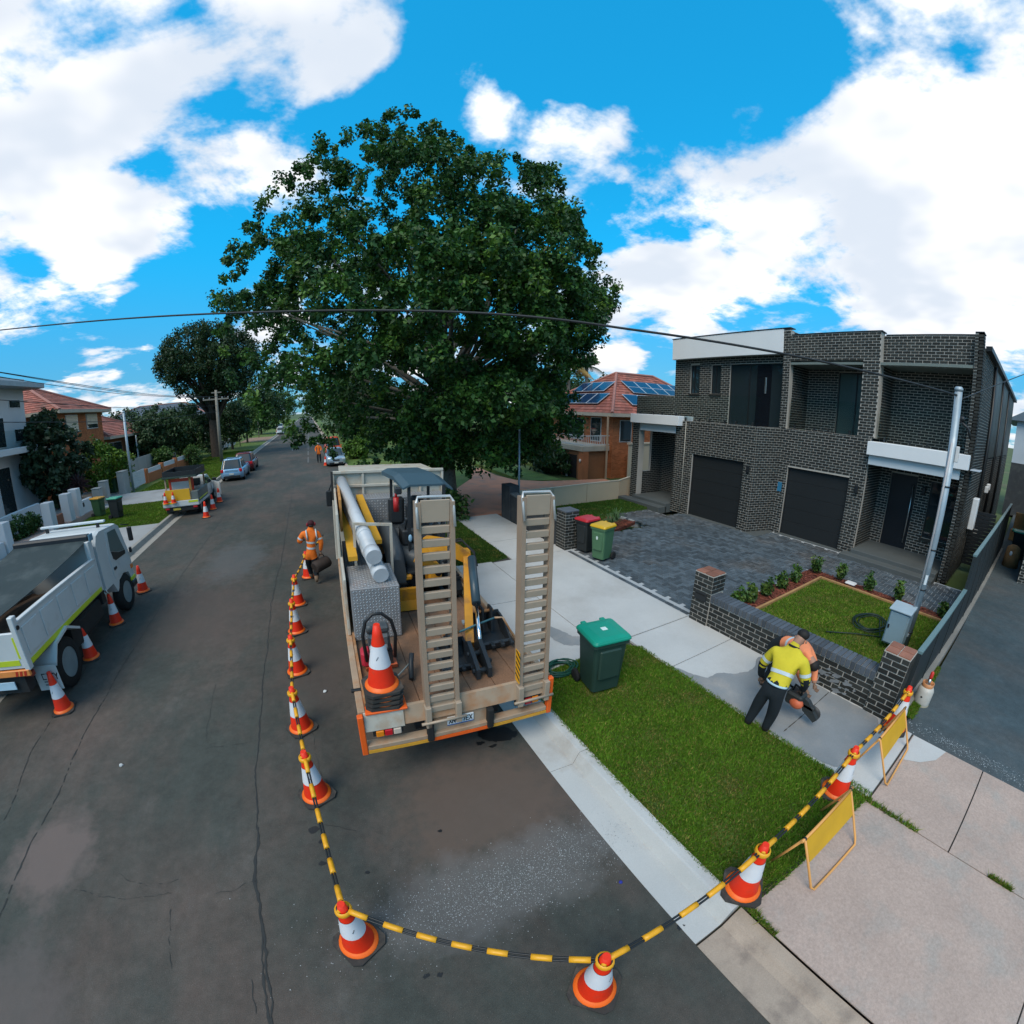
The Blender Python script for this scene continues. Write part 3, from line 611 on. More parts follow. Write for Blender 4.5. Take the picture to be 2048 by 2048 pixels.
def bside(y, x0, x1, z0, z1, th=0.12, holes=(), nrm=-1):
    """wall facing -y (nrm -1) from x0 to x1"""
    def wr(a, b, c, d): wm.box((a, y, c) if nrm < 0 else (a, y-th, c), (b, y+th, d) if nrm < 0 else (b, y, d))
    xs = sorted({x0, x1, *[v for h in holes for v in h[:2]]})
    for a, b in zip(xs, xs[1:]):
        hs = [h for h in holes if h[0] <= (a+b)/2 <= h[1]]
        if hs:
            wr(a, b, z0, hs[0][2]); wr(a, b, hs[0][3], z1)
        else: wr(a, b, z0, z1)
    for c in brick_cells(x0, x1, z0, z1, holes): allc.append((math.hypot((c[0]+c[1])/2, y, c[2]-HCAM), c, (0, y, 0), (1, 0, 0), (0, nrm, 0)))
# left unit: garage box, upper wall behind its balcony, porch
bwall(X1, 7.36, 10.76, 0.10, 3.50, [(7.75, 9.92, 0.0, 2.35)])
bwall(XB, 7.16, 12.08, 3.45, 5.90, [(10.83, 11.28, 4.55, 5.65), (9.83, 10.27, 4.55, 5.62), (7.18, 9.42, 3.4, 5.62)])
bwall(XB, 12.08, 14.30, 3.3, 4.44)
bside(6.92, X2+.24, 14.6, 3.5, 6.60, th=0.24)                  # party wall side
bwall(X2, 6.92, 7.16, 3.50, 6.62, th=0.24)                     # party wall front
bwall(X1, 12.72, 13.10, 0.10, 3.45, th=0.3)                    # far porch pier
bwall(13.9, 10.76, 12.98, 0.3, 3.3, [(11.3, 12.2, 0.3, 2.5)])
bside(10.76, X1+.12, 13.9, 0.10, 3.45, nrm=1)
bside(12.98, X1+.3, 13.9, 0.10, 3.45, holes=[(12.55, 13.22, 1.25, 2.97)])
# angled return between the two garages
a_ = Vector((X1, 7.36, 0)); b_ = Vector((X2, 7.06, 0)); ud = (b_-a_).normalized(); nv = Vector((ud.y, -ud.x, 0)); Lr = (b_-a_).length
wm.hexa([tuple(a_+Vector((0, 0, .1))), tuple(b_+Vector((0, 0, .1))), tuple(b_-nv*.15+Vector((0, 0, .1))), tuple(a_-nv*.15+Vector((0, 0, .1))), tuple(a_+Vector((0, 0, 3.5))), tuple(b_+Vector((0, 0, 3.5))), tuple(b_-nv*.15+Vector((0, 0, 3.5))), tuple(a_-nv*.15+Vector((0, 0, 3.5)))])
for c in brick_cells(0, Lr, 0.10, 3.5): allc.append((13.5, c, tuple(a_), tuple(ud), tuple(nv)))
# right unit
G2 = (ry(4.57), ry(6.60), 0.0, rz(2.33))
bwall(X2, ry(4.10), 7.06, 0.10, rz(3.52), [G2])
bwall(X2, ry(4.02), ry(4.50), rz(3.52), rz(5.62), th=0.35)
bside(ry(4.02), X2+.35, 14.6, rz(3.5), rz(5.62))
bwall(X2, ry(4.02), 6.92, rz(5.62), rz(6.40), th=0.35)
bwall(X2+.28, ry(1.60), ry(4.02), rz(5.52), rz(6.33), th=0.25)
bwall(X2, ry(1.42), ry(1.62), 0.10, rz(6.34), th=0.4)
bside(ry(1.42), X2+.4, 30.0, 0.05, 6.1, holes=[(17.0, 18.0, 3.9, 5.4)])
bside(ry(1.42), X2, X2+.4, 0.1, rz(6.34))
bwall(14.6, ry(1.62), 6.92, rz(3.4), rz(5.65), [(ry(4.55), ry(5.75), 3.3, 5.45)])
bwall(14.6, ry(1.62), ry(4.10), 0.3, 3.3, [(ry(2.95), ry(3.75), 0.3, 2.55), (ry(1.75), ry(2.55), 0.85, 2.5)])
bside(ry(4.10), X2+.12, 14.6, 0.3, 3.3)
allc.sort(key=lambda t: t[0])
wm.build('wall', M_MORTAR, house)
for t in allc[:300]:
    b = MB(); lay(b, [t[1]], *t[2:]); b.build('brick', M_BRICK, house)
b = MB()
for t in allc[300:]: lay(b, [t[1]], *t[2:])
b.build('far_bricks', M_BRICK, house, kind='stuff')
# roof, slabs, soffits
b = MB(); b.box((XB-.1, 7.17, 5.92), (24, 12.0, 6.02)); b.box((14.55, ry(1.55), 5.75), (24, 6.6, 5.9)); b.build('roof', M_BLACK, house)
b = MB(); b.box((X2+.1, 7.17, 5.86), (XB+.3, 11.9, 5.90)); b.box((X2+.02, ry(1.64), rz(5.50)), (14.6, 6.9, rz(5.51)+.06)); b.build('soffit', mat('soffit', (0.16, 0.19, 0.175), 0.8, 0.05), house)
b = MB(); b.prism([(X1+.13, 7.45), (X2+.1, 7.2), (XB, 7.2), (XB, 10.74), (X1+.13, 10.74)], 3.25, 3.44, 'z'); b.box((X1+.13, 10.78, 3.2), (XB, 13.0, 3.4)); b.box((X2+.13, ry(1.64), 3.1), (14.6, 6.9, 3.38)); b.build('balcony_slab', M_STEP, house)
def trim(name, m, lo, hi, bev=0.008, parent=None):
    b = MB(); b.cbox(lo, hi, bev); return b.build(name, m, parent or house)
trim('fascia', M_RENDER, (X2-.03, 7.165, 5.87), (X2+.12, 11.98, 6.67))
trim('fascia', M_RENDER, (X2+.125, 11.86, 5.87), (XB+.6, 11.98, 6.67))
trim('coping', M_BLACK, (X2-.05, 6.90, 6.675), (X2+.3, 12.0, 6.705))
trim('coping', M_BLACK, (X2-.02, ry(3.98), rz(6.405)), (X2+.4, 6.895, rz(6.405)+.03)); trim('coping', M_BLACK, (X2+.26, ry(1.63), rz(6.335)), (X2+.55, ry(3.97), rz(6.335)+.03)); trim('coping', M_BLACK, (X2-.02, ry(1.40), rz(6.345)), (X2+.45, ry(1.62), rz(6.345)+.03))
trim('canopy', M_RENDER, (X1-.25, 10.46, 3.30), (X1+.6, 13.02, 3.65)); trim('canopy_beam', M_RENDER2, (X1-.02, 10.78, 3.0), (X1+.14, 12.67, 3.295))
trim('canopy', M_RENDER, (X2-.25, ry(1.45), rz(3.07)), (X2+.5, ry(4.10), rz(3.43))); trim('canopy_beam', M_RENDER2, (X2-.12, ry(1.64), rz(2.80)), (X2-.005, ry(4.06), rz(3.065)))
trim('gutter', mat('pale_gutter', (0.4, 0.44, 0.48), 0.5), (X2-.1, ry(1.18), rz(3.07)), (X2+.5, ry(1.41), rz(3.10)))
# garage doors
def garage(x, y0, y1, z1, lab):
    d = part(house, 'garage_door', M_GARAGE, lambda b: b.box((x+.115, y0+.01, 0.08), (x+.15, y1-.01, z1)), label=lab); n = 5; hgt = (z1-0.13)/n
    for i in range(n): part(d, 'door_panel', M_GARAGE, lambda b: b.cbox((x+.10, y0+.015, 0.13+i*hgt+.004), (x+.118, y1-.015, 0.13+(i+1)*hgt-.004), 0.004))
    part(d, 'door_track', M_BLACK, lambda b: (b.box((x+.07, y0+.001, .12), (x+.1, y0+.035, z1)), b.box((x+.07, y1-.035, .12), (x+.1, y1-.001, z1)), b.box((x+.07, y0+.036, z1-.04), (x+.1, y1-.036, z1-.001))))
garage(X1, 7.75, 9.92, 2.35, 'dark garage door of the far unit'); garage(X2, G2[0], G2[1], G2[3], 'dark garage door of the near unit')
part(house, 'corner_slab', M_STEP, lambda b: b.prism([(12.05, 6.86), (13.15, 6.86), (13.15, 7.09), (12.18, 7.38), (12.05, 7.55)], .05, .1285, 'z'))
part(house, 'driveway_apron_strip', M_STEP, lambda b: (b.box((X1-.12, 7.6, .05), (X1+.1, 10.05, .131)), b.box((X2-.12, ry(4.45), .05), (X2+.1, ry(6.7), .131))))
def window(x, y0, y1, z0, z1, split=0, sill=True, fr=0.035, dark=M_PANE):
    w = part(house, 'window', M_BLACK, lambda b: (b.box((x+.05, y0, z0), (x+.10, y0+fr, z1)), b.box((x+.05, y1-fr, z0), (x+.10, y1, z1)), b.box((x+.05, y0+fr, z0), (x+.10, y1-fr, z0+fr)), b.box((x+.05, y0+fr, z1-fr), (x+.10, y1-fr, z1)), [b.box((x+.045, y0+(y1-y0)*s-.02, z0+fr), (x+.095, y0+(y1-y0)*s+.02, z1-fr)) for s in (split or ())]))
    part(w, 'pane', dark, lambda b: b.box((x+.07, y0+fr*.5, z0+fr*.5), (x+.078, y1-fr*.5, z1-fr*.5)))
    part(w, 'room', M_DARKIN, lambda b: b.poly([(x+.11, y0-.1, z0-.1), (x+.11, y1+.1, z0-.1), (x+.11, y1+.1, z1+.1), (x+.11, y0-.1, z1+.1)]))
    if sill: part(w, 'sill', M_BRICK, lambda b: b.cbox((x-.04, y0-.04, z0-.09), (x+.06, y1+.04, z0-.005), .01))
    return w
window(XB, 10.83, 11.28, 4.55, 5.65, (0.62,)); window(XB, 9.83, 10.27, 4.55, 5.62, (0.55,))
M_BLIND = mat('pale_blind_behind_glass', (0.06, 0.088, 0.08), 0.25, 0.15, 1.0, spec=0.6)
s_ = window(XB, 7.18, 9.42, 3.4, 5.62, (0.47, 0.64), sill=False); part(s_, 'curtain', M_BLIND, lambda b: b.box((XB+.080, 8.05, 3.5), (XB+.086, 9.35, 5.5))); part(s_, 'sash', mat('tinted_pane', (0.008, 0.010, 0.014), 0.1), lambda b: b.box((XB+.03, 7.75, 3.45), (XB+.044, 8.3, 5.56)))
part(s_, 'door_pull', mat('steel', (0.55, 0.57, 0.58), 0.3, 0.03, metal=0.9), lambda b: b.cbox((XB-.0, 7.92, 4.6), (XB+.028, 7.98, 5.15), .005))
window(14.6, ry(4.55), ry(5.75), 3.3, 5.45, (0.5,), sill=False, dark=M_BLIND)
window(14.6, ry(1.75), ry(2.55), 0.85, 2.5, (), sill=True)
part(house, 'front_door', mat('front_door_paint', (0.008, 0.010, 0.014), 0.35, 0.05), lambda b: b.cbox((14.66, ry(2.95)+.01, 0.34), (14.72, ry(3.75)-.01, 2.54), .006), label='dark blue front door with a tall steel pull')
part(bpy.data.objects['front_door'], 'handle', MATS['steel'], lambda b: b.tube([(14.60, ry(3.05), .55), (14.60, ry(3.05), 2.3)], .022, 8))
part(house, 'front_door', MATS['front_door_paint'], lambda b: b.cbox((13.96, 11.31, 0.34), (14.02, 12.19, 2.49), .006))
part(house, 'door_jamb', M_BLACK, lambda b: b.box((14.73, ry(2.9), .3), (14.8, ry(3.8), 2.7)))
# steps
for (x, y0, y1) in ((X2-.0, ry(1.66), ry(4.08)), (X1, 10.78, 12.67)):
    part(house, 'step', M_STEP, lambda b: b.cbox((x-.62, y0-.0, 0.0), (x-.20, y1+(.2 if x > 12.5 else .45), 0.245), .008)); part(house, 'porch_floor', M_STEP, lambda b: b.cbox((x-.26, y0, 0.0), (x+2.2, y1-.001, 0.355), .008))
# glass balustrades: panels, spigots
for (x, y0, y1, z0, n) in ((X1+.06, 7.38, 10.6, 3.50, 3), (X1+.06, 10.62, 13.0, 3.655, 2), (X2+.10, ry(4.55), 6.88, rz(3.53), 2), (X2+.10, ry(1.66), ry(3.98), rz(3.45), 2)):
    w_ = (y1-y0)/n
    for i in range(n):
        p = part(house, 'glass_panel', M_GLASS, lambda b: b.box((x, y0+i*w_+.02, z0+.04), (x+.012, y0+(i+1)*w_-.02, z0+.94)))
        for q in (.2, .8): part(p, 'spigot', M_BLACK, lambda b: b.cbox((x-.02, y0+(i+q)*w_-.025, z0-.01), (x+.035, y0+(i+q)*w_+.025, z0+.12), .006))
# lamps, plaque, downpipes, meter boxes
for (x, y, z) in ((X1, 7.55, 2.15), (X2, ry(4.30), rz(2.05)), (14.6, ry(2.72), 2.2)): part(house, 'wall_lamp', M_BLACK, lambda b: (b.cbox((x-.09, y-.05, z-.11), (x-.012, y+.05, z+.11), .012), b.box((x-.012, y-.03, z-.05), (x, y+.03, z+.05))))
part(house, 'house_plaque', mat('blue_plaque', (0.03, 0.16, 0.28), 0.4), lambda b: b.cbox((X2-.03, 6.82, 1.48), (X2-.008, 6.97, 1.78), .005))
part(house, 'downpipe', mat('pale_pipe', (0.38, 0.36, 0.31), 0.6), lambda b: b.tube([(X1-.03, 10.27, 0.2), (X1-.03, 10.27, 3.46)], .014, 6))
for x in (16.4, 20.0, 24.0): part(house, 'downpipe', M_BLACK, lambda b: b.tube([(x, ry(1.42)-.06, 0.1), (x, ry(1.42)-.06, 6.0)], .05, 6))
part(house, 'eaves_gutter', M_BLACK, lambda b: b.box((X2+.6, ry(1.42)-.16, 6.05), (30, ry(1.42)-.002, 6.17)))
part(house, 'meter_box', mat('meter_white', (0.65, 0.67, 0.68), 0.5), lambda b: b.cbox((15.2, ry(1.42)-.18, 1.3), (15.6, ry(1.42)-.01, 2.2), .02))
for x, z in ((17.6, .8), (18.6, 2.1), (19.2, 2.15)): part(house, 'meter_box', MATS['meter_white'], lambda b: b.cbox((x, ry(1.42)-.14, z), (x+.3, ry(1.42)-.01, z+.22), .02))
part(house, 'wall_cladding', mat('dark_cladding', (0.05, 0.058, 0.052), 0.5, 0.06, 2), lambda b: [b.box((16.6+i*1.05, ry(1.42)-.03, 3.3), (17.6+i*1.05, ry(1.42)-.012, 6.04)) for i in range(12)])
part(house, 'side_gate', M_BLACK, lambda b: [b.box((15.9, 0.72, 0.15+i*.11), (15.95, ry(1.40), 0.15+i*.11+.09)) for i in range(15)])

# ================================================================== FRONT WALL, PIERS
def brick_object_wall(name, label, cat, faces, core, topf=None, loc=(0, 0, 0), mats=(M_BRICK, M_MORTAR)):
    root = thing(name, label, cat, loc)
    b = MB()
    for lo, hi in core: b.box(lo, hi)
    b.build('core', mats[1], root)
    for (org, ud, nv, u0, u1, z0, z1) in faces:
        for c in brick_cells(u0, u1, z0, z1, zref=0.10, uref=u0): bb = MB(); lay(bb, [c], org, ud, nv, 0.008); bb.build('brick', mats[0], root)
    return root
WX = 5.97
fw = brick_object_wall('front_wall', 'low dark brick front wall with on-edge capping between two piers', 'wall',
    [((WX, 0, 0), (0, 1, 0), (-1, 0, 0), 1.10, 4.06, 0.10, 0.585), ((WX-.03, 0, 0), (0, 1, 0), (-1, 0, 0), 4.06, 4.46, 0.10, 1.05), ((WX-.03, 0, 0), (0, 1, 0), (-1, 0, 0), 0.74, 1.10, 0.10, 1.05),
     ((0, 4.06, 0), (1, 0, 0), (0, -1, 0), WX-.03, WX+.33, 0.72, 1.05), ((0, 0.74, 0), (1, 0, 0), (0, -1, 0), WX-.03, WX+.33, 0.10, 1.05), ((0, 1.10, 0), (1, 0, 0), (0, 1, 0), WX-.03, WX+.33, 0.72, 1.05)],
    [((WX, 1.10, 0), (WX+.22, 4.06, 0.59)), ((WX-.03, 4.06, 0), (WX+.33, 4.46, 1.05)), ((WX-.03, 0.74, 0), (WX+.33, 1.10, 1.05))])
M_CAPB = mat('capping_brick', (0.075, 0.088, 0.105), 0.7, 0.12, 2, rnd=0.3, fine=0.15)
b = MB(); b.box((WX-.012, 1.105, 0.585), (WX+.228, 4.055, 0.70)); b.build('cap_mortar', M_MORTAR, fw)
b = MB(); b.cbox((-0.03, 0, 0), (0.26, 0.066, 0.125), 0.006); cap = b.mesh('capping_brick', M_CAPB)
y = 1.112
while y < 4.0: link('capping_brick', cap, fw, loc=(WX, y, 0.595)); y += 0.0758
M_REDB = mat('orange_brick_top', (0.24, 0.10, 0.065), 0.85, 0.2, 3, rnd=0.3)
for (y0, y1) in ((4.06, 4.46), (0.74, 1.10)):
    b = MB(); b.box((WX-.034, y0-.004, 1.05), (WX+.334, y1+.004, 1.064)); b.build('pier_mortar', M_MORTAR, fw)
    for i in range(2):
        for j in range(2):
            b = MB(); b.cbox((WX-.028+i*.185, y0+.005+j*(y1-y0)/2, 1.045), (WX-.028+i*.185+.165, y0-.01+(j+1)*(y1-y0)/2, 1.085), .006); b.build('top_brick', M_REDB, fw)
mb_ = part(fw, 'letterbox', M_BLACK, lambda b: (b.cbox((WX-.06, 4.14, 0.56), (WX-.02, 4.40, 0.72), .008)))
part(mb_, 'slot', M_DARKIN, lambda b: b.box((WX-.064, 4.17, .665), (WX-.058, 4.37, .69)))
# cement smear on the wall
blobw = MB(); rs = random.Random(4)
for k in range(70):
    y = rs.gauss(1.75, .28); z = 0.30+rs.gauss(0, .07)-(1.75-y)*0.03; s = rs.uniform(.012, .05)
    if k < 40 and 1.12 < y < 2.35 and .13 < z < .5: blobw.poly([(WX-.0105-rs.random()*.002, y+s*math.cos(a+rs.random())*1.6, z+s*math.sin(a)*.8) for a in (0, 1, 2.1, 3.1, 4.2, 5.2)])
blobw.build('cement_smear', mat('cement_smear', (0.19, 0.2, 0.21), 0.95, 0.15, 9), fw, kind='stuff')
pa = brick_object_wall('brick_pier', 'dark brick pier beside the red and yellow lidded bins', 'pier',
    [((WX, 0, 0), (0, 1, 0), (-1, 0, 0), 8.74, 9.16, 0.10, 1.13), ((0, 8.74, 0), (1, 0, 0), (0, -1, 0), WX, WX+.42, 0.10, 1.13)], [((WX, 8.74, 0), (WX+.42, 9.16, 1.13))])
part(pa, 'capping', M_CAPB, lambda b: b.cbox((WX-.01, 8.73, 1.13), (WX+.43, 9.17, 1.17), .01))
dw = thing('rendered_wall', 'dark rendered front wall stepping up to a pier beside the path', 'wall')
M_DKW = mat('dark_render', (0.035, 0.04, 0.045), 0.85, 0.15, 2, c2=(0.055, 0.06, 0.06), c2s=3)
part(dw, 'panel', M_DKW, lambda b: b.prism([(9.17, .05), (12.0, .05), (12.0, 1.0), (9.17, 0.78)], WX+.05, WX+.25, 'x')); part(dw, 'pier', M_DKW, lambda b: b.cbox((WX, 12.0, .05), (WX+.36, 12.62, 1.27), .01)); part(dw, 'capping', mat('grey_cap', (0.10, 0.115, 0.12), 0.8), lambda b: b.prism([(9.17, .78), (11.995, 1.0), (11.995, 1.05), (9.17, .83)], WX+.02, WX+.28, 'x'))
cf = thing('cream_fence', 'long cream panel fence between the two properties', 'fence')
M_CF = mat('cream_panel', (0.52, 0.40, 0.27), 0.75, 0.05, 1)
pts = [(6.45, 13.12, .80), (8.4, 13.2, .80), (10.0, 13.2, .84), (11.7, 13.2, .86), (12.3, 13.35, .92), (13.6, 13.6, .95)]
for (x0, y0, z0), (x1, y1, z1) in zip(pts, pts[1:]):
    part(cf, 'panel', M_CF, lambda b: b.hexa([(x0+.012, y0, .02), (x1-.012, y1, .02), (x1-.012, y1+.06, .02), (x0+.012, y0+.06, .02), (x0+.012, y0, z0), (x1-.012, y1, z1), (x1-.012, y1+.06, z1), (x0+.012, y0+.06, z0)]))
    part(cf, 'rail', mat('cream_rail', (0.60, 0.49, 0.36), 0.7), lambda b: b.hexa([(x0, y0-.015, z0), (x1, y1-.015, z1), (x1, y1+.075, z1), (x0, y0+.075, z0), (x0, y0-.015, z0+.03), (x1, y1-.015, z1+.03), (x1, y1+.075, z1+.03), (x0, y0+.075, z0+.03)]))
# ---- yard: timber edging, mulch, plants
M_TIMB = mat('raw_timber', (0.38, 0.21, 0.085), 0.85, 0.15, 5, c2=(0.30, 0.17, 0.08), c2s=4)
M_MULCH = mat('red_mulch', (0.135, 0.035, 0.02), 0.95, 0.3, 12, c2=(0.06, 0.018, 0.012), c2s=18, fine=0.5, fs=40, bump=0.8, bs=40, bd=0.03)
ed = thing('timber_edging', 'raw pine edging round the small front lawn', 'edging', (0, 0, 0))
part(ed, 'board', M_TIMB, lambda b: b.cbox((6.25, 3.845, .10), (10.34, 3.90, .185), .005)); part(ed, 'board', M_TIMB, lambda b: b.cbox((10.285, 0.80, .10), (10.34, 3.843, .185), .005))
def inpoly(x, y, P):
    r = False
    for (a, b), (c, d) in zip(P, P[1:]+P[:1]):
        if (b > y) != (d > y) and x < (c-a)*(y-b)/(d-b)+a: r = not r
    return r
def mulch(name, lab, polys, seed):
    r = thing(name, lab, 'mulch'); rs = random.Random(seed)
    r['kind'] = 'stuff'
    for poly in polys:
        b = MB(); b.prism(poly, .05, .15, 'z'); b.build('mulch_bed', M_MULCH, r)
        xs = [p[0] for p in poly]; ys = [p[1] for p in poly]; b = MB()
        for k in range(int(900*(max(xs)-min(xs))*(max(ys)-min(ys))/3)+200):
            x = rs.uniform(min(xs)+.02, max(xs)-.02); y = rs.uniform(min(ys)+.02, max(ys)-.02); a = rs.random()*6.28; l = rs.uniform(.02, .06); w = l*.3; z = .152+rs.random()*.02
            if not inpoly(x, y, poly): continue
            t = rs.uniform(-.02, .02)
            c, s = math.cos(a), math.sin(a); b.poly([(x-c*l-s*w, y-s*l+c*w, z), (x+c*l-s*w, y+s*l+c*w, z+t), (x+c*l+s*w, y+s*l-c*w, z+t), (x-c*l+s*w, y-s*l-c*w, z)])
        b.build('chips', mat('mulch_chip', (0.17, 0.045, 0.025), 0.95, 0.2, 5, rnd=0.5), r)
mulch('mulch', 'red bark mulch around the small front lawn', [rect(6.3, 3.905, 10.72, 4.34), rect(10.345, 0.78, 10.72, 3.9)], 1)
mulch('mulch', 'red bark mulch in the planter behind the bins', [[(6.3, 8.95), (7.9, 9.35), (9.62, 9.95), (9.2, 10.9), (7.6, 9.9), (6.4, 9.5)]], 2)
# ================================================================== YARD AND PATH FURNITURE
vcol_mat('leaf', 0.55, 0.35, 0.22)
def leaves(centers, radii, per, size, cols, seed, flat=0.0, out=0.5, droop=0.0):
    """leaf-sized faces spread through clumps; returns (verts, loops, tint)"""
    g = np.random.default_rng(seed); C = np.repeat(np.asarray(centers, float), per, 0); Rr = np.repeat(np.asarray(radii, float), per, 0); n = len(C)
    d = g.normal(0, 1, (n, 3)); d /= np.linalg.norm(d, axis=1, keepdims=True)+1e-9; rad = g.random(n)**(1/2.2)
    p = C+d*rad[:, None]*(Rr if Rr.ndim == 2 else Rr[:, None])
    nrm = d*out+g.normal(0, .55, (n, 3))+np.array([0, 0, 0.45+flat]); nrm /= np.linalg.norm(nrm, axis=1, keepdims=True)+1e-9
    t = np.cross(nrm, g.normal(0, 1, (n, 3))); t /= np.linalg.norm(t, axis=1, keepdims=True)+1e-9; bt = np.cross(nrm, t)
    s = size*(0.6+0.8*g.random(n))[:, None]
    V = np.stack([p-t*s*.5, p+bt*s*.36-nrm*s*.08+t*s*.05, p+t*s*.55-np.array([0, 0, 1])*s*droop, p-bt*s*.36-nrm*s*.08+t*s*.05], 1)
    cc_ = np.asarray(cols, float); ci = np.repeat(g.integers(0, len(cc_), len(centers)), per); mixw = g.random(n) < 0.3; ci = np.where(mixw, g.integers(0, len(cc_), n), ci)
    tint = cc_[ci]*(0.7+0.6*g.random(n))[:, None]
    return V.reshape(-1, 3), np.arange(4*n), tint
def leaf_obj(name, parent, *sets):
    V = np.concatenate([a[0] for a in sets]); o = 0; L = []
    for a in sets: L.append(a[1]+o); o += len(a[0])
    return link(name, fast_mesh(name, V, np.concatenate(L), 4, MATS['leaf'], tint=np.concatenate([a[2] for a in sets])), parent)
M_STEM = mat('stem', (0.09, 0.07, 0.035), 0.8, 0.2)
GREENS = [(0.05, 0.115, 0.02), (0.075, 0.15, 0.025), (0.11, 0.17, 0.03), (0.035, 0.085, 0.02)]
SHR = [((6.95, 4.12), .40, 'leafy young shrub nearest the front wall pier'), ((7.45, 4.14), .38, 'leafy young shrub, second from the front wall'), ((8.05, 4.12), .36, 'yellow flecked young shrub, third from the front wall'), ((8.75, 4.14), .36, 'low young shrub halfway along the mulch strip'), ((9.4, 4.12), .40, 'broad young shrub beside the paved forecourt'), ((10.48, 4.10), .42, 'young shrub at the corner of the timber edging'), ((10.55, 3.45), .42, 'young shrub before the near porch step, left of the white packet'), ((10.52, 2.72), .44, 'upright young shrub, second from the packet'), ((10.53, 2.02), .46, 'tall young shrub midway before the near porch'), ((10.52, 0.98), .36, 'young shrub next to the dark side fence')]
for i, ((x, y), hh, lab) in enumerate(SHR):
    r = thing('young_shrub', lab, 'shrub', (x, y, .15), group='young shrubs in the red mulch'); rs = random.Random(i)
    cs, rd = [], []; b = MB()
    for k in range(9):
        a = k*2.4; rr = .10*rs.random()+.03; hz = hh*rs.uniform(.45, 1); b.tube([(0, 0, -.02), (rr*.5*math.cos(a), rr*.5*math.sin(a), hz*.5), (rr*math.cos(a), rr*math.sin(a), hz)], [.008, .006, .003], 5)
        for q in (.45, .7, 1.0): cs.append((rr*q*math.cos(a), rr*q*math.sin(a), hz*q)); rd.append(.085)
    b.build('stem', M_STEM, r); leaf_obj('foliage', r, leaves(cs, rd, 14, .075, GREENS, 30+i, droop=.3))
for i, (x, y) in enumerate([(7.3, 9.45), (7.9, 9.75), (8.5, 9.9), (9.1, 10.3)]):
    r = thing('strappy_plant', ['strappy plant just behind the yellow lidded bin', 'strappy plant second from the bins', 'strappy plant third from the bins', 'strappy plant at the pointed end of the planter'][i], 'plant', (x, y, .14), group='strappy plants in the planter'); b = MB(); rs = random.Random(50+i)
    for k in range(46):
        a = rs.random()*6.28; l = rs.uniform(.25, .5); w = .012; c, s = math.cos(a), math.sin(a); hz = l*rs.uniform(.7, 1.1)
        P = [(0, 0, 0), (c*l*.25, s*l*.25, hz*.6), (c*l*.6, s*l*.6, hz*.85), (c*l, s*l, hz*.65)]; ww = [w, w, w*.8, .002]
        idx = [(b.av((p[0]-s*q, p[1]+c*q, p[2])), b.av((p[0]+s*q, p[1]-c*q, p[2]))) for p, q in zip(P, ww)]
        for u, v in zip(idx, idx[1:]): b.face((u[0], v[0], v[1], u[1]))
    b.build('blades', mat('strappy_leaf', (0.05, 0.10, 0.03), 0.6, 0.2, 9), r)
# ---- wheelie bins
M_BIN_G = mat('bin_dark_green', (0.022, 0.050, 0.038), 0.5, 0.08, 3, fine=0.05); M_BIN_B = mat('bin_black', (0.017, 0.021, 0.022), 0.5, 0.1, 3); M_BIN_M = mat('bin_mid_green', (0.065, 0.15, 0.075), 0.5, 0.06, 3)
M_TYRE = mat('tyre_rubber', (0.013, 0.013, 0.013), 0.85, 0.15, 8)
def bin_(loc, rz_, body, lid, lab, hh=0.92, w=.50, d=.60, group=None, open_=0.0):
    r = thing('wheelie_bin', lab, 'bin', loc, (0, 0, rz_), group); k = hh/0.92
    def rr(x, y, z, rad=.04):
        P = []
        for (sx, sy, a0) in ((1, 1, 0), (-1, 1, 90), (-1, -1, 180), (1, -1, 270)):
            for q in (0, 45, 90): P.append((sx*(x-rad)+rad*math.cos(R(a0+q)), sy*(y-rad)+rad*math.sin(R(a0+q))-.0, z))
        return P
    def bod(b):
        b.loft([rr(w*.36, d*.36, .05), rr(w*.38, d*.38, .06), rr(w*.45, d*.45, hh*.86), rr(w*.5, d*.5, hh*.87), rr(w*.5, d*.5, hh*.93)], smooth=False)
        b.cbox((-w*.30, -d*.46-.01, hh*.3), (w*.30, -d*.40, hh*.80), .02)
    part(r, 'body', body, bod)
    def li(b):
        Rg = [rr(w*.52, d*.53, hh*.932), rr(w*.52, d*.53, hh*.955), rr(w*.49, d*.50, hh*.985), rr(w*.30, d*.36, hh*1.0)]
        b.loft(Rg, smooth=False); b.cbox((-w*.34, d*.50, hh*.95), (-w*.2, d*.62, hh*.99), .01); b.cbox((w*.2, d*.50, hh*.95), (w*.34, d*.62, hh*.99), .01)
    l_ = part(r, 'lid', lid, li)
    part(r, 'handle', body, lambda b: b.tube([(-w*.36, d*.58, hh*.93), (w*.36, d*.58, hh*.93)], .018, 8))
    part(r, 'axle', M_BLACK, lambda b: b.tube([(-w*.46, d*.40, .10), (w*.46, d*.40, .10)], .012, 6))
    for s in (-1, 1): part(r, 'wheel', M_TYRE, lambda b: b.lathe([(.05, -.022), (.095, -.02), (.10, 0), (.095, .02), (.05, .022)], (s*w*.47, d*.40, .10), 16, axis='x'))
    return r, l_
g1, l_ = bin_((3.24, 3.74, .115), R(-8), M_BIN_G, mat('lid_teal', (0.008, 0.26, 0.17), 0.4, 0.06, 3), 'dark green wheelie bin with teal lid at the verge corner', hh=.90, w=.54, d=.52)
part(l_, 'sticker', mat('sticker_white', (0.6, 0.7, 0.65), 0.6), lambda b: b.poly([(-.03, -.03, .9025), (.05, -.03, .9025), (.05, .05, .9025), (-.03, .05, .9025)]))
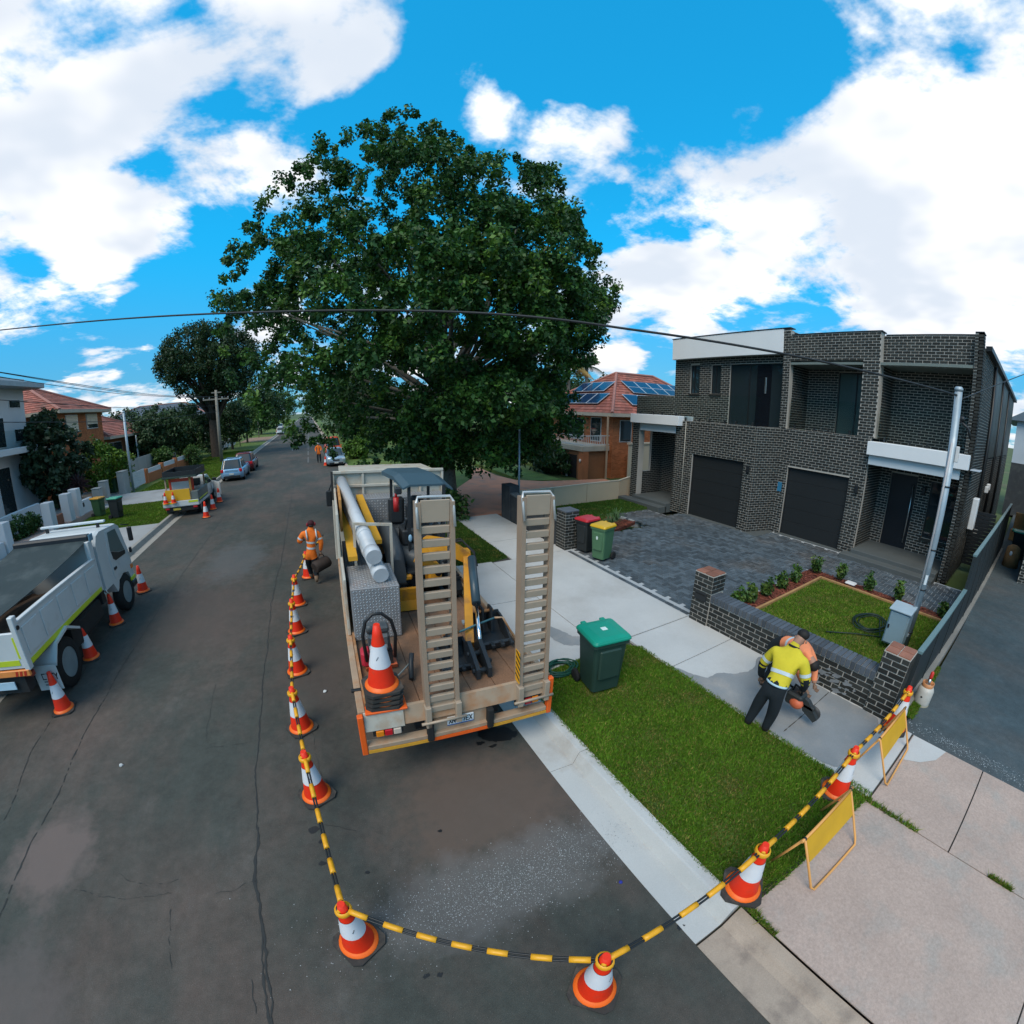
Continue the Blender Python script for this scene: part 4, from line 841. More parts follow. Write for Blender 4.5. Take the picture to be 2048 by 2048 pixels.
g2, l_ = bin_((6.42, 7.74, .125), R(-75), M_BIN_M, mat('lid_yellow', (0.62, 0.36, 0.012), 0.4, 0.05, 3), 'mid green wheelie bin with yellow lid on the paved forecourt', hh=.92, w=.46, d=.48)
part(g2, 'emblem', mat('emblem_white', (0.55, 0.65, 0.6), 0.6), lambda b: b.poly([(.0+.035*math.cos(a), -.235-.004, .60+.05*math.sin(a)) for a in (0.5, 1.57, 2.6, 3.8, 4.71, 5.6)]))
bin_((6.44, 8.42, .125), R(-80), M_BIN_B, mat('lid_red', (0.45, 0.022, 0.03), 0.4, 0.06, 3), 'black wheelie bin with red lid beside the brick pier', hh=.92, w=.46, d=.50)
bin_((-9.95, 20.2, .11), R(75), mat('bin_green_left', (0.03, 0.075, 0.03), 0.5, 0.1, 3), mat('lid_amber', (0.5, 0.24, 0.02), 0.45), 'green bin with amber lid askew by the white gate posts', hh=.86, w=.48, d=.52)
bin_((-8.75, 19.35, .11), R(80), M_BIN_B, MATS['lid_teal'], 'black bin with teal lid on the left lawn', hh=.90, w=.50, d=.52)
bin_((-12.25, 27.3, .11), R(85), MATS['bin_green_left'], MATS['lid_yellow'], 'green bin with yellow lid behind the white gate posts', hh=.95, w=.5, d=.55)
bin_((19.3, -0.1, .09), R(0), M_BIN_B, MATS['lid_teal'], 'bin with teal lid far along the neighbour driveway', hh=.95, w=.5, d=.55)
# ---- hose coils
def coil(name, lab, c, n, r0, m, th, seed, flat=.02, tail=None):
    rs = random.Random(seed); P = []
    for k in range(n*18):
        a = k/18*6.283; rr = r0*(1+.18*math.sin(a*.37+seed)+.06*rs.uniform(-1, 1)); P.append((c[0]+rr*1.15*math.cos(a)+.03*math.sin(a*.21), c[1]+rr*.8*math.sin(a), c[2]+th+flat*(k/18)/n+.008*math.sin(a*3.1)))
    if tail: P += [(x, y, z) for x, y, z in tail]
    b = MB(); b.tube(P, th, 6); o = b.build(name, m); tag(o, lab, 'hose'); return o
M_HOSE = mat('green_hose', (0.012, 0.07, 0.045), 0.4, 0.1, 4)
coil('hose_coil', 'dark green hose coil on the concrete beside the truck', (2.95, 4.28, .12), 7, .20, M_HOSE, .011, 1, flat=.07)
coil('garden_hose', 'loose dark hose lying on the front lawn', (8.75, 2.05, .17), 4, .36, mat('dark_hose', (0.012, 0.028, 0.022), 0.5, 0.1), .011, 2, tail=[(8.3, 1.7, .18), (8.0, 2.1, .18), (7.6, 2.5, .18)])
b = MB(); b.tube([(6.35, 2.2, .165), (6.6, 2.35, .17), (6.9, 2.4, .165), (7.2, 2.8, .17)], .009, 6); tag(b.build('blue_hose', mat('blue_hose', (0.02, 0.20, 0.28), 0.4)), 'short teal hose on the lawn behind the wall', 'hose')
b = MB(); b.cbox((10.43, 3.05, .17), (10.63, 3.3, .22), .02); tag(b.build('paper_packet', mat('paper', (0.7, 0.68, 0.66), 0.7)), 'white paper packet lying in the red mulch', 'packet')
# ---- private power pole and meter box
pp = thing('power_pole', 'grey steel service pole standing behind the low front wall', 'pole', (8.33, 1.24, .12))
M_GALV = mat('galvanised', (0.30, 0.37, 0.42), 0.5, 0.08, 3, metal=0.35, c2=(0.40, 0.44, 0.47), c2s=5)
part(pp, 'post', M_GALV, lambda b: b.tube([(0, 0, -.2), (0, 0, 4.42)], .062, 14)); part(pp, 'cap', M_GALV, lambda b: b.lathe([(.068, 4.40), (.07, 4.44), (.05, 4.47), (.01, 4.475)], n=14))
part(pp, 'conduit', mat('conduit_pink', (0.45, 0.42, 0.42), 0.5), lambda b: b.tube([(-.085, .03, .5), (-.085, .03, 2.7), (-.08, .0, 3.6)], .018, 8))
for z in (.35, 1.15, 1.85, 2.9): part(pp, 'clamp', M_BLACK, lambda b: b.lathe([(.066, z-.012), (.071, z-.012), (.071, z+.012), (.066, z+.012)], n=14, capb=False, capt=False))
part(pp, 'insulator', M_BLACK, lambda b: (b.tube([(.02, -.06, 3.95), (.06, -.2, 3.85), (.05, -.25, 3.7)], .022, 6), b.ball((.03, -.1, 3.98), .045)))
part(pp, 'fuse', mat('fuse_white', (0.6, 0.58, 0.56), 0.5), lambda b: b.cbox((-.03, -.12, 3.3), (.05, -.064, 3.55), .01)); part(pp, 'label', mat('label_white', (0.62, 0.66, 0.68), 0.6), lambda b: b.poly([(-.066*math.cos(a)-.0, -.066*math.sin(a), z) for a, z in ((.9, 1.25), (.2, 1.25), (.2, 1.42), (.9, 1.42))]))
mb2 = thing('meter_box', 'grey steel meter cabinet strapped to the service pole', 'meter box', (8.02, 1.42, .12))
M_MB = mat('meter_grey', (0.22, 0.32, 0.38), 0.5, 0.06, 2)
part(mb2, 'cabinet', M_MB, lambda b: b.cbox((-.10, -.19, .16), (.22, .16, .78), .012)); part(mb2, 'roof', mat('meter_roof', (0.33, 0.40, 0.44), 0.5), lambda b: b.prism([(-.14, .80), (.26, .84), (.26, .785), (-.14, .785)], -.21, .18, 'y')); part(mb2, 'door', M_MB, lambda b: b.cbox((-.118, -.17, .19), (-.101, .14, .75), .006)); part(mb2, 'latch', M_BLACK, lambda b: b.cbox((-.13, .10, .45), (-.119, .13, .52), .004)); part(mb2, 'bracket', M_GALV, lambda b: b.box((.18, -.21, .3), (.30, -.15, .34)))
# ---- dark side fence
sf = thing('side_fence', 'dark steel fence with pale top rail beside the driveway', 'fence')
M_SF = mat('fence_dark', (0.020, 0.027, 0.030), 0.55, 0.1, 2); M_SFR = mat('fence_rail', (0.12, 0.20, 0.21), 0.45, 0.05, 2)
def fy(x): return 0.695-(x-6.2)*0.016
xs = [6.33+i*1.18 for i in range(13)]
for i, (a, c) in enumerate(zip(xs, xs[1:])):
    z1 = 1.04 if c < 9.95 else 1.72
    part(sf, 'panel', M_SF, lambda b: b.hexa([(a+.02, fy(a), .12), (c-.02, fy(c), .12), (c-.02, fy(c)+.03, .12), (a+.02, fy(a)+.03, .12), (a+.02, fy(a), z1), (c-.02, fy(c), z1), (c-.02, fy(c)+.03, z1), (a+.02, fy(a)+.03, z1)]))
    part(sf, 'post', M_SF, lambda b: b.box((a-.025, fy(a)-.012, .05), (a+.018, fy(a)+.045, z1+.0)))
    part(sf, 'rail', M_SFR, lambda b: b.hexa([(a-.02, fy(a)-.02, z1), (c-.021, fy(c)-.02, z1), (c-.021, fy(c)+.055, z1), (a-.02, fy(a)+.055, z1), (a-.02, fy(a)-.02, z1+.035), (c-.021, fy(c)-.02, z1+.035), (c-.021, fy(c)+.055, z1+.035), (a-.02, fy(a)+.055, z1+.035)]))
part(sf, 'plinth', mat('plinth', (0.20, 0.195, 0.18), 0.9, 0.15, 2), lambda b: b.hexa([(6.3, .60, 0), (20, .40, 0), (20, .52, 0), (6.3, .73, 0), (6.3, .60, .16), (20, .40, .16), (20, .52, .16), (6.3, .73, .16)]))
# ---- sprayer bottle by the fence
gb = thing('gas_bottle', 'small dirty white gas bottle with red topped torch by the fence', 'gas bottle', (6.86, 0.50, .09))
M_GB = mat('bottle_white', (0.50, 0.47, 0.42), 0.5, 0.12, 5, c2=(0.40, 0.2, 0.1), c2s=6, c2t=(.6, .75))
part(gb, 'cylinder', M_GB, lambda b: b.lathe([(.10, 0), (.115, .02), (.12, .05), (.12, .24), (.10, .29), (.05, .31)], n=18)); part(gb, 'foot_ring', mat('brass', (0.28, 0.25, 0.18), 0.5), lambda b: b.lathe([(.10, -.005), (.123, -.005), (.123, .015), (.10, .015)], n=18)); part(gb, 'collar', mat('collar_orange', (0.55, 0.24, 0.10), 0.5, 0.15, 8), lambda b: b.lathe([(.085, .30), (.09, .36), (.082, .36), (.078, .30)], n=14, capb=False, capt=False)); part(gb, 'valve', MATS['steel'], lambda b: (b.cyl((0, 0, .30), (0, 0, .42), .03, .022, 8), b.tube([(0, 0, .38), (.06, .02, .38)], .015, 6))); part(gb, 'torch', mat('torch_red', (0.6, 0.04, 0.03), 0.4), lambda b: b.lathe([(.022, .42), (.028, .45), (.026, .52), (.01, .54)], n=10)); part(gb, 'emblem', M_BLACK, lambda b: b.ball((-.118, .01, .16), (.006, .016, .016)))
# ================================================================== CONES, BARRIER STRAPS, SIGN STANDS
M_CONE = mat('cone_red', (0.80, 0.028, 0.004), 0.5, 0.08, 4, c2=(0.55, 0.05, 0.02), c2s=9, c2t=(.56, .75)); M_CONEO = mat('cone_orange', (0.85, 0.13, 0.008), 0.45, 0.05, 4)
M_COLLAR = mat('cone_collar', (0.66, 0.66, 0.68), 0.5, 0.05, 6, c2=(0.5, 0.49, 0.48), c2s=8, c2t=(.6, .75)); M_CBASE = mat('cone_base', (0.035, 0.033, 0.030), 0.85, 0.15, 5, c2=(0.09, 0.075, 0.06), c2s=7)
M_YEL = mat('barrier_yellow', (0.74, 0.34, 0.012), 0.4, 0.05, 3)
M_PRINT = mat('print_grey', (0.10, 0.11, 0.13), 0.7)
def cone_r(z): return 0.132-(z-.03)*(0.132-0.028)/0.62
def ring_part(root, name, m, z0, z1, e=0.0, n=24):
    part(root, name, m, lambda b: b.lathe([(cone_r(z0)+e, z0), (cone_r((z0+z1)/2)+e, (z0+z1)/2), (cone_r(z1)+e, z1)], n=n, capb=False, capt=z1 > .6))
def make_cone(label, loc, rz_, top=False, base=True, group='traffic cones'):
    r = thing('traffic_cone', label, 'cone', loc, (0, 0, rz_), group)
    if base:
        def bs(b):
            w = .172; c = .05; P = [(w-c, -w), (w, -w+c), (w, w-c), (w-c, w), (-w+c, w), (-w, w-c), (-w, -w+c), (-w+c, -w)]; b.prism(P, 0.0, .028, 'z')
        part(r, 'base', M_CBASE, bs)
    part(r, 'flange', M_CONEO, lambda b: b.lathe([(.158, .029), (.156, .04), (.135, .052), (.128, .06)], n=24, capb=False, capt=False))
    ring_part(r, 'lower_body', M_CONE, .05, .245); c = part(r, 'collar', M_COLLAR, lambda b: b.lathe([(cone_r(.245)+.003, .245), (cone_r(.35)+.003, .35), (cone_r(.455)+.003, .455)], n=24, capb=False, capt=False)); ring_part(r, 'upper_body', M_CONE, .455, .65)
    def pr(b):
        for k in range(3):
            a0 = -2.1+k*.09; z = .33+k*.012; rr = cone_r(z)+.005; b.poly([(rr*math.cos(a0), rr*math.sin(a0), z), (rr*math.cos(a0+.08), rr*math.sin(a0+.08), z+.003), ((rr-.002)*math.cos(a0+.08), (rr-.002)*math.sin(a0+.08), z+.017), ((rr-.002)*math.cos(a0), (rr-.002)*math.sin(a0), z+.014)])
    part(c, 'print', M_PRINT, pr)
    if top: part(r, 'topper', M_YEL, lambda b: (b.lathe([(.062, .545), (.066, .56), (.062, .585), (.05, .59)], n=16, capb=False, capt=False), b.tube([(-.045, 0, .585), (0, 0, .60), (.045, 0, .585)], .018, 8)))
    return r
ROW = [(-.38, 9.9), (-.62, 8.45), (-.65, 7.27), (-.65, 5.95), (-.63, 4.62), (-.53, 3.47), (-.40, 1.80), (1.05, .74), (2.50, .66), (4.20, .68), (5.88, .62)]
RLAB = ['cone behind the legs of the orange jacketed worker', 'second cone back in the row beside the truck, nearest the walking worker', 'cone third from the far end of the strapped row', 'cone beside the truck tool boxes, fourth from the far end', 'cone beside the rear left corner of the truck', 'cone on the road just behind the truck corner', 'large near cone at the left corner of the strapped enclosure', 'nearest cone standing at the bottom of the picture', 'cone standing on the end of the new kerb', 'cone at the corner where verge meets footpath', 'cone tucked behind the far yellow sign stand']
ZG = [0, 0, 0, 0, 0, 0, 0, 0, .13, .12, .12]
for i, ((x, y), lab) in enumerate(zip(ROW, RLAB)): make_cone(lab, (x, y, ZG[i]), R([5, 8, 20, 12, 28, 24, 30, 40, 35, 25, 10][i]), True, group='cones strapped round the work site')
for i, (x, y, lab) in enumerate([(-4.33, 5.80, 'cone by the rear mud flap of the tipper'), (-4.50, 7.33, 'cone by the rear wheel of the tipper'), (-4.52, 8.70, 'cone between the wheels of the tipper'), (-4.48, 10.38, 'cone off the front corner of the tipper cab')]): make_cone(lab, (x, y, 0), R(12+9*i), group='cones along the tipper')
for i, (x, y, lab) in enumerate([(-4.47, 17.9, 'cone nearest of the three along the utility'), (-4.50, 19.4, 'middle cone of the three along the utility'), (-4.52, 21.0, 'cone by the open front door of the utility')]): make_cone(lab, (x, y, 0), R(10*i), group='cones along the utility')
make_cone('cone by the silver car far up the road', (.95, 31.2, 0), 0, group='cones along the utility')
def strap(label, a, b_, sag, seed, n=None):
    A = Vector(a); B = Vector(b_); L = (B-A).length; r = thing('barrier_strap', label, 'barrier', tuple(A), group='black and yellow straps between the cones'); rs = random.Random(seed)
    D = B-A; side = Vector((-D.y, D.x, 0)).normalized(); n = n or max(2, round(L/.27))
    def pt(t, off=0.0): return D*t+Vector((0, 0, -sag*4*t*(1-t)))+side*off
    for o_ in (-.011, .011): part(r, 'cord', M_BLACK, lambda b: b.tube([pt(k/16, o_) for k in range(17)], .0085, 6))
    for k in range(n):
        t0 = (k+.12+rs.uniform(-.1, .1))/n; t1 = t0+.54/n
        part(r, 'sleeve', M_YEL, lambda b: b.tube([pt(t0+(t1-t0)*q/3) for q in range(4)], .023, 8))
tops = [(x, y, z+.585) for (x, y), z in zip(ROW, ZG)]
SLAB = ['strap from the cone at the worker to the next cone', 'strap between second and third far cones of the row', 'strap between third and fourth cones beside the truck', 'strap between the cones beside the truck tool boxes and its rear corner', 'strap beside the rear left corner of the truck', 'long strap on the left of the near enclosure', 'sagging strap across the road at the bottom of the picture', 'strap from the nearest cone up to the kerb', 'strap over the near sign stand', 'strap over the far sign stand']
for i in range(10): strap(SLAB[i], tops[i], tops[i+1], [.06, .05, .05, .05, .05, .12, .10, .07, .06, .05][i], i)
strap('strap leading from the worker behind the truck', tops[0], (.10, 11.2, .62), .05, 30)
# sign stands seen from behind
M_SGN = mat('sign_yellow', (0.62, 0.33, 0.01), 0.5, 0.08, 3); M_SGF = mat('stand_orange', (0.68, 0.32, 0.09), 0.5, 0.08, 3)
def stand(label, A, B, At, Bt, Af, Bf):
    o = Vector(((A[0]+B[0])/2, (A[1]+B[1])/2, A[2])); r = thing('sign_stand', label, 'sign stand', tuple(o), group='yellow folding sign stands'); q = lambda p: tuple(Vector(p)-o)
    part(r, 'rear_leg_frame', M_SGF, lambda b: b.tube([q(At), q((A[0]*.9+At[0]*.1, A[1]*.9+At[1]*.1, A[2]+.05)), q((A[0]+.03, A[1], A[2]+.012)), q((B[0]-.03, B[1], B[2]+.012)), q((B[0]*.9+Bt[0]*.1, B[1]*.9+Bt[1]*.1, B[2]+.05)), q(Bt)], .012, 8))
    part(r, 'front_leg_frame', M_SGF, lambda b: (b.tube([q(At), q(Af)], .012, 8), b.tube([q(Bt), q(Bf)], .012, 8), b.tube([q((At[0]-.05, At[1], At[2])), q((Bt[0]+.05, Bt[1], Bt[2]))], .013, 8)))
    f = lambda P, Q, t: Vector(P).lerp(Vector(Q), t)
    p1, p2, p3, p4 = f(At, A, .04), f(Bt, B, .04), f(Bt, B, .44), f(At, A, .44); n = (p2-p1).cross(p4-p1).normalized()*.004; e = (p2-p1)*.02
    part(r, 'panel', M_SGN, lambda b: b.hexa([q(p4+e-n), q(p3-e-n), q(p3-e+n), q(p4+e+n), q(p1+e-n), q(p2-e-n), q(p2-e+n), q(p1+e+n)]))
    part(r, 'hinge', M_BLACK, lambda b: (b.ball(q(At), .018, 8, 5), b.ball(q(Bt), .018, 8, 5)))
stand('near yellow sign stand on the pink concrete', (2.97, .22, .10), (3.76, .19, .10), (2.92, .50, .64), (3.80, .49, .60), (2.94, .66, .12), (3.82, .66, .12))
stand('far yellow sign stand across the footpath', (4.74, .28, .11), (5.62, .31, .11), (4.70, .57, .66), (5.58, .55, .62), (4.72, .74, .13), (5.60, .72, .13))

# ================================================================== WORKERS
def skin_mesh(name, V, E, root, subs=2):
    me = bpy.data.meshes.new(name); me.from_pydata([v[0] for v in V], E, []); o = bpy.data.objects.new(name, me); COL.objects.link(o)
    m = o.modifiers.new('s', 'SKIN'); m.use_smooth_shade = True; m.branch_smoothing = 0.6; s = o.modifiers.new('u', 'SUBSURF'); s.levels = subs; s.render_levels = subs
    for i, v in enumerate(V): me.skin_vertices[0].data[i].radius = (v[1], v[2] if len(v) > 2 else v[1]); me.skin_vertices[0].data[i].use_root = (i == root)
    dg = bpy.context.evaluated_depsgraph_get(); dg.update(); res = bpy.data.meshes.new_from_object(o.evaluated_get(dg)); bpy.data.objects.remove(o); bpy.data.meshes.remove(me); return res
from mathutils.bvhtree import BVHTree
def person(label, loc, J, mats, cls, hands=(), bands=()):
    """J: joint dict of positions; cls(p, bone) -> material slot; body is one skinned surface"""
    r = thing('person', label, 'person', loc, group=None); names = list(J); idx = {n: i for i, n in enumerate(names)}
    bulk = {'waist': 1.12, 'chest': 1.12, 'shL': 1.22, 'shR': 1.22, 'elL': 1.3, 'elR': 1.3, 'wrL': 1.15, 'wrR': 1.15, 'hip': 1.1, 'thL': 1.12, 'thR': 1.12, 'knL': 1.2, 'knR': 1.2, 'anL': 1.15, 'anR': 1.15}
    V = [(tuple(J[n][0]), *[q*bulk.get(n, 1) for q in J[n][1:3]]) for n in names]
    EN = [('hip', 'waist'), ('waist', 'chest'), ('chest', 'neck'), ('neck', 'head'), ('head', 'crown'), ('chest', 'shL'), ('shL', 'elL'), ('elL', 'wrL'), ('chest', 'shR'), ('shR', 'elR'), ('elR', 'wrR'), ('hip', 'thL'), ('thL', 'knL'), ('knL', 'anL'), ('anL', 'toL'), ('hip', 'thR'), ('thR', 'knR'), ('knR', 'anR'), ('anR', 'toR')]
    me = skin_mesh('body', V, [(idx[a], idx[b]) for a, b in EN], idx['hip'])
    for m in mats: me.materials.append(m)
    seg = [(a, b, Vector(J[a][0]), Vector(J[b][0])) for a, b in EN]
    for p in me.polygons:
        c = p.center; best = None
        for a, b, A, B in seg:
            d = B-A; t = max(0, min(1, (c-A).dot(d)/d.length_squared)); q = (c-(A+d*t)).length
            if best is None or q < best[0]: best = (q, a, b, t)
        p.material_index = cls(best[1], best[2], best[3], c); p.use_smooth = True
    link('body', me, r); bv = BVHTree.FromPolygons([v.co for v in me.vertices], [tuple(p.vertices) for p in me.polygons])
    for (a, b_, t, w, m, rmax) in bands:
        A = Vector(J[a][0]); B = Vector(J[b_][0]); d = (B-A).normalized(); c = A.lerp(B, t); u = d.orthogonal().normalized(); v = d.cross(u); mb = MB(); mb.smooth = True; L = []
        for k in range(36):
            q = u*math.cos(k*math.pi/18)+v*math.sin(k*math.pi/18); row = []
            for o_ in (-w/2, w/2):
                h_ = bv.ray_cast(c+d*o_, q); di = min(h_[3] if h_[0] else rmax, rmax); row.append(di)
            L.append([mb.av(c-d*w/2+q*(row[0]+.006)), mb.av(c+d*w/2+q*(row[1]+.006))])
        for k in range(36): mb.face((L[k][0], L[(k+1) % 36][0], L[(k+1) % 36][1], L[k][1]))
        mb.build('reflective_tape', m, r)
    for (w, d, up, curl) in hands:   # palm, four fingers of unequal length and a thumb
        W_ = Vector(J[w][0]); d = Vector(d).normalized(); up = Vector(up).normalized(); s = d.cross(up).normalized(); up = s.cross(d)
        b = MB(); b.smooth = True; pal = W_+d*.045; b.ball(pal, (.033, .033, .033), 8, 6); b.ball(W_+d*.02, (.026, .026, .026), 8, 6)
        for k, ln in enumerate((.050, .058, .055, .042)):
            o_ = s*((k-1.5)*.017); p0 = W_+d*.062+o_; b.tube([p0, p0+d*ln*.5-up*curl*.012, p0+d*ln*.8-up*curl*.034, p0+d*ln*(.9-.4*curl)-up*curl*.05], [.0085, .008, .0075, .005], 6)
        t0 = W_+d*.03+s*-.028; b.tube([t0, t0+d*.025-s*.016-up*.006, t0+d*.045-s*.012-up*.022*curl], [.010, .009, .006], 6)
        b.build('hand', hands_mat, r)
    return r
hands_mat = mat('work_glove', (0.20, 0.12, 0.08), 0.8, 0.2, 9)
M_SKIN = mat('skin', (0.36, 0.19, 0.13), 0.6, 0.05, 8); M_HAIR = mat('hair', (0.010, 0.008, 0.007), 0.7, 0.2, 20)
M_HVY = mat('hivis_yellow', (0.58, 0.47, 0.025), 0.8, 0.08, 6, bump=0.4, bs=14, bd=.02); M_REFL = mat('reflective_tape', (0.50, 0.57, 0.60), 0.4, 0.1, 12); M_NAVY = mat('navy_cloth', (0.007, 0.012, 0.016), 0.9, 0.15, 5, bump=0.4, bs=14, bd=.02); M_BOOT = mat('boot', (0.018, 0.015, 0.013), 0.7, 0.2, 9); M_HVO = mat('hivis_orange', (0.78, 0.16, 0.012), 0.8, 0.08, 6, bump=0.4, bs=16, bd=.02); M_TAN = mat('tan_boot', (0.25, 0.16, 0.10), 0.8, 0.15, 8)
# worker in yellow, bent forward over a saw
O = Vector((4.42, 1.90, .12))
def J_(d): return {k: (tuple(Vector(v[0])-O), *v[1:]) for k, v in d.items()}
jy = J_({'hip': ((4.46, 1.86, .72), .125, .10), 'waist': ((4.53, 1.86, .84), .125, .105), 'chest': ((4.68, 1.90, 1.06), .135, .12), 'neck': ((4.78, 1.90, 1.19), .050, .05), 'head': ((4.85, 1.88, 1.26), .072, .078), 'crown': ((4.88, 1.87, 1.31), .062, .064),
    'shL': ((4.68, 2.08, 1.08), .072, .072), 'elL': ((4.66, 2.20, .82), .050), 'wrL': ((4.74, 2.22, .58), .034), 'shR': ((4.70, 1.70, 1.10), .072, .072), 'elR': ((4.70, 1.60, .84), .050), 'wrR': ((4.86, 1.66, .62), .034),
    'thL': ((4.42, 1.96, .64), .088), 'knL': ((4.40, 2.00, .36), .062), 'anL': ((4.33, 2.02, .155), .046), 'toL': ((4.43, 2.04, .135), .038, .03), 'thR': ((4.44, 1.78, .64), .088), 'knR': ((4.45, 1.79, .36), .062), 'anR': ((4.40, 1.80, .155), .046), 'toR': ((4.50, 1.80, .135), .038, .03)})
def cls_y(a, b, t, c):
    if a in ('neck',) and t > .25 or a == 'head': return 3
    if b in ('wrL', 'wrR'): return 2 if t > .1 else 0
    if b in ('elL', 'elR'):
        return 2 if t > .86 else 0
    if b in ('anL', 'anR') and t > .82 or b in ('toL', 'toR'): return 4
    if b in ('thL', 'thR', 'knL', 'knR', 'anL', 'anR') : return 2
    if (a, b) == ('hip', 'waist'): return 2 if t < .55 else 0
    return 0
py = person('worker in yellow shirt and navy trousers bending over a saw', tuple(O), jy, [M_HVY, M_REFL, M_NAVY, M_SKIN, M_BOOT], cls_y, [('wrL', (.5, -.2, -.8), (.6, .6, .2), .9), ('wrR', (.5, .3, -.8), (.6, -.6, .2), .9)], [('waist', 'chest', .22, .045, M_REFL, .19), ('shL', 'elL', .62, .045, M_REFL, .11), ('shR', 'elR', .62, .045, M_REFL, .11)])
def hairpiece(b, c, d, rad):
    b.smooth = True
    c = Vector(c); d = Vector(d).normalized()
    b.ball(c, rad, 14, 9)
part(py, 'hair', M_HAIR, lambda b: hairpiece(b, Vector((4.880, 1.868, 1.318))-O, (0, 0, 1), (.073, .078, .066)))
part(py, 'ear', M_SKIN, lambda b: (b.ball(Vector((4.86, 1.80, 1.25))-O, (.018, .010, .024), 6, 5), b.ball(Vector((4.86, 1.955, 1.25))-O, (.018, .010, .024), 6, 5)))
part(py, 'face', M_SKIN, lambda b: (b.ball(Vector((4.925, 1.872, 1.235))-O, (.016, .012, .018), 6, 5), b.ball(Vector((4.905, 1.872, 1.20))-O, (.03, .035, .022), 8, 5)))
part(py, 'collar', M_NAVY, lambda b: b.tube([tuple(Vector((4.765+.052*math.cos(a)*.8, 1.90+.062*math.sin(a), 1.175-.02*math.cos(a)))-O) for a in [k*6.283/14 for k in range(14)]], .014, 6, closed=True))
part(py, 'shirt_tail', mat('pale_blue_hem', (0.40, 0.55, 0.62), 0.8), lambda b: b.tube([tuple(Vector((4.495+.125*math.cos(a), 1.86+.135*math.sin(a), .785-.03*math.cos(a)))-O) for a in [1.7+k*2.9/10 for k in range(11)]], .014, 6))
# concrete saw he holds
sw = thing('cut_off_saw', 'orange and black cut-off saw held by the yellow shirted worker', 'saw', (4.86, 1.72, .45))
M_DARKB = mat('blade_dark', (0.06, 0.06, 0.06), .5, .1, metal=.4); M_SAWB = mat('saw_body', (0.03, 0.034, 0.034), 0.5, 0.15, 6); M_SAWO = mat('saw_orange', (0.55, 0.12, 0.05), 0.5, 0.1, 6)
part(sw, 'engine', M_SAWB, lambda b: b.cbox((-.06, -.10, -.08), (.14, .12, .10), .025)); part(sw, 'cover', M_SAWO, lambda b: b.ball((-.03, -.04, -.02), (.07, .10, .075), 10, 6)); part(sw, 'guard', M_SAWB, lambda b: b.prism([(-.12, -.14), (-.02, .06), (-.16, .02), (-.34, -.16), (-.30, -.22)], .06, .13, 'x')); part(sw, 'arm', M_SAWB, lambda b: b.cbox((.06, -.26, -.09), (.12, -.08, -.03), .012)); part(sw, 'blade', M_DARKB, lambda b: b.lathe([(.02, -.004), (.10, -.003), (.10, .003), (.02, .004)], (.145, -.24, -.14), 20, axis='x')); part(sw, 'front_handle', M_BLACK, lambda b: b.tube([(.12, .10, .06), (.04, .22, .14), (-.06, .34, .12), (-.12, .48, .14), (.0, .42, .0)], .016, 7)); part(sw, 'rear_handle', M_BLACK, lambda b: b.tube([(0, -.06, .10), (0, -.06, .18), (.03, .06, .18), (.03, .08, .08)], .016, 7))
# second worker, bent double behind him
O = Vector((5.36, 2.34, .12))
jo = J_({'hip': ((5.34, 2.40, .82), .12, .10), 'waist': ((5.30, 2.26, .90), .12, .105), 'chest': ((5.22, 2.00, .96), .14, .12), 'neck': ((5.20, 1.84, .90), .05), 'head': ((5.20, 1.76, .83), .07, .078), 'crown': ((5.20, 1.72, .78), .06),
    'shL': ((5.36, 1.94, .93), .07), 'elL': ((5.40, 1.80, .70), .048), 'wrL': ((5.34, 1.70, .48), .034), 'shR': ((5.06, 1.96, .96), .07), 'elR': ((5.02, 1.82, .72), .048), 'wrR': ((5.10, 1.70, .50), .034),
    'thL': ((5.44, 2.42, .74), .085), 'knL': ((5.46, 2.32, .42), .06), 'anL': ((5.46, 2.44, .155), .045), 'toL': ((5.46, 2.33, .135), .038, .03), 'thR': ((5.26, 2.42, .74), .085), 'knR': ((5.24, 2.30, .42), .06), 'anR': ((5.24, 2.42, .155), .045), 'toR': ((5.24, 2.31, .135), .038, .03)})
def cls_o(a, b, t, c):
    if a == 'head' or (a == 'neck' and t > .3): return 3
    if b in ('wrL', 'wrR'): return 0 if t < .8 else 3
    if b in ('toL', 'toR'): return 4
    if b in ('thL', 'thR', 'knL', 'knR', 'anL', 'anR') or a == 'hip': return 2
    return 0
M_HVP = mat('hivis_faded_orange', (0.80, 0.25, 0.11), 0.8, 0.08, 6)
po = person('worker in faded orange shirt bent double behind the yellow shirted worker', tuple(O), jo, [M_HVP, M_REFL, M_NAVY, M_SKIN, M_BOOT], cls_o, [('wrL', (0, -.5, -.8), (0, 1, 0), .8), ('wrR', (0, -.5, -.8), (0, 1, 0), .8)], [('waist', 'chest', .5, .045, M_REFL, .2)])
part(po, 'hair', M_HAIR, lambda b: hairpiece(b, Vector((5.20, 1.735, .81))-O, (0, 0, 1), (.076, .07, .076)))
part(po, 'face', M_SKIN, lambda b: (b.ball(Vector((5.20, 1.74, .745))-O, (.014, .014, .016), 6, 5), b.ball(Vector((5.20, 1.785, .755))-O, (.03, .03, .03), 8, 5)))
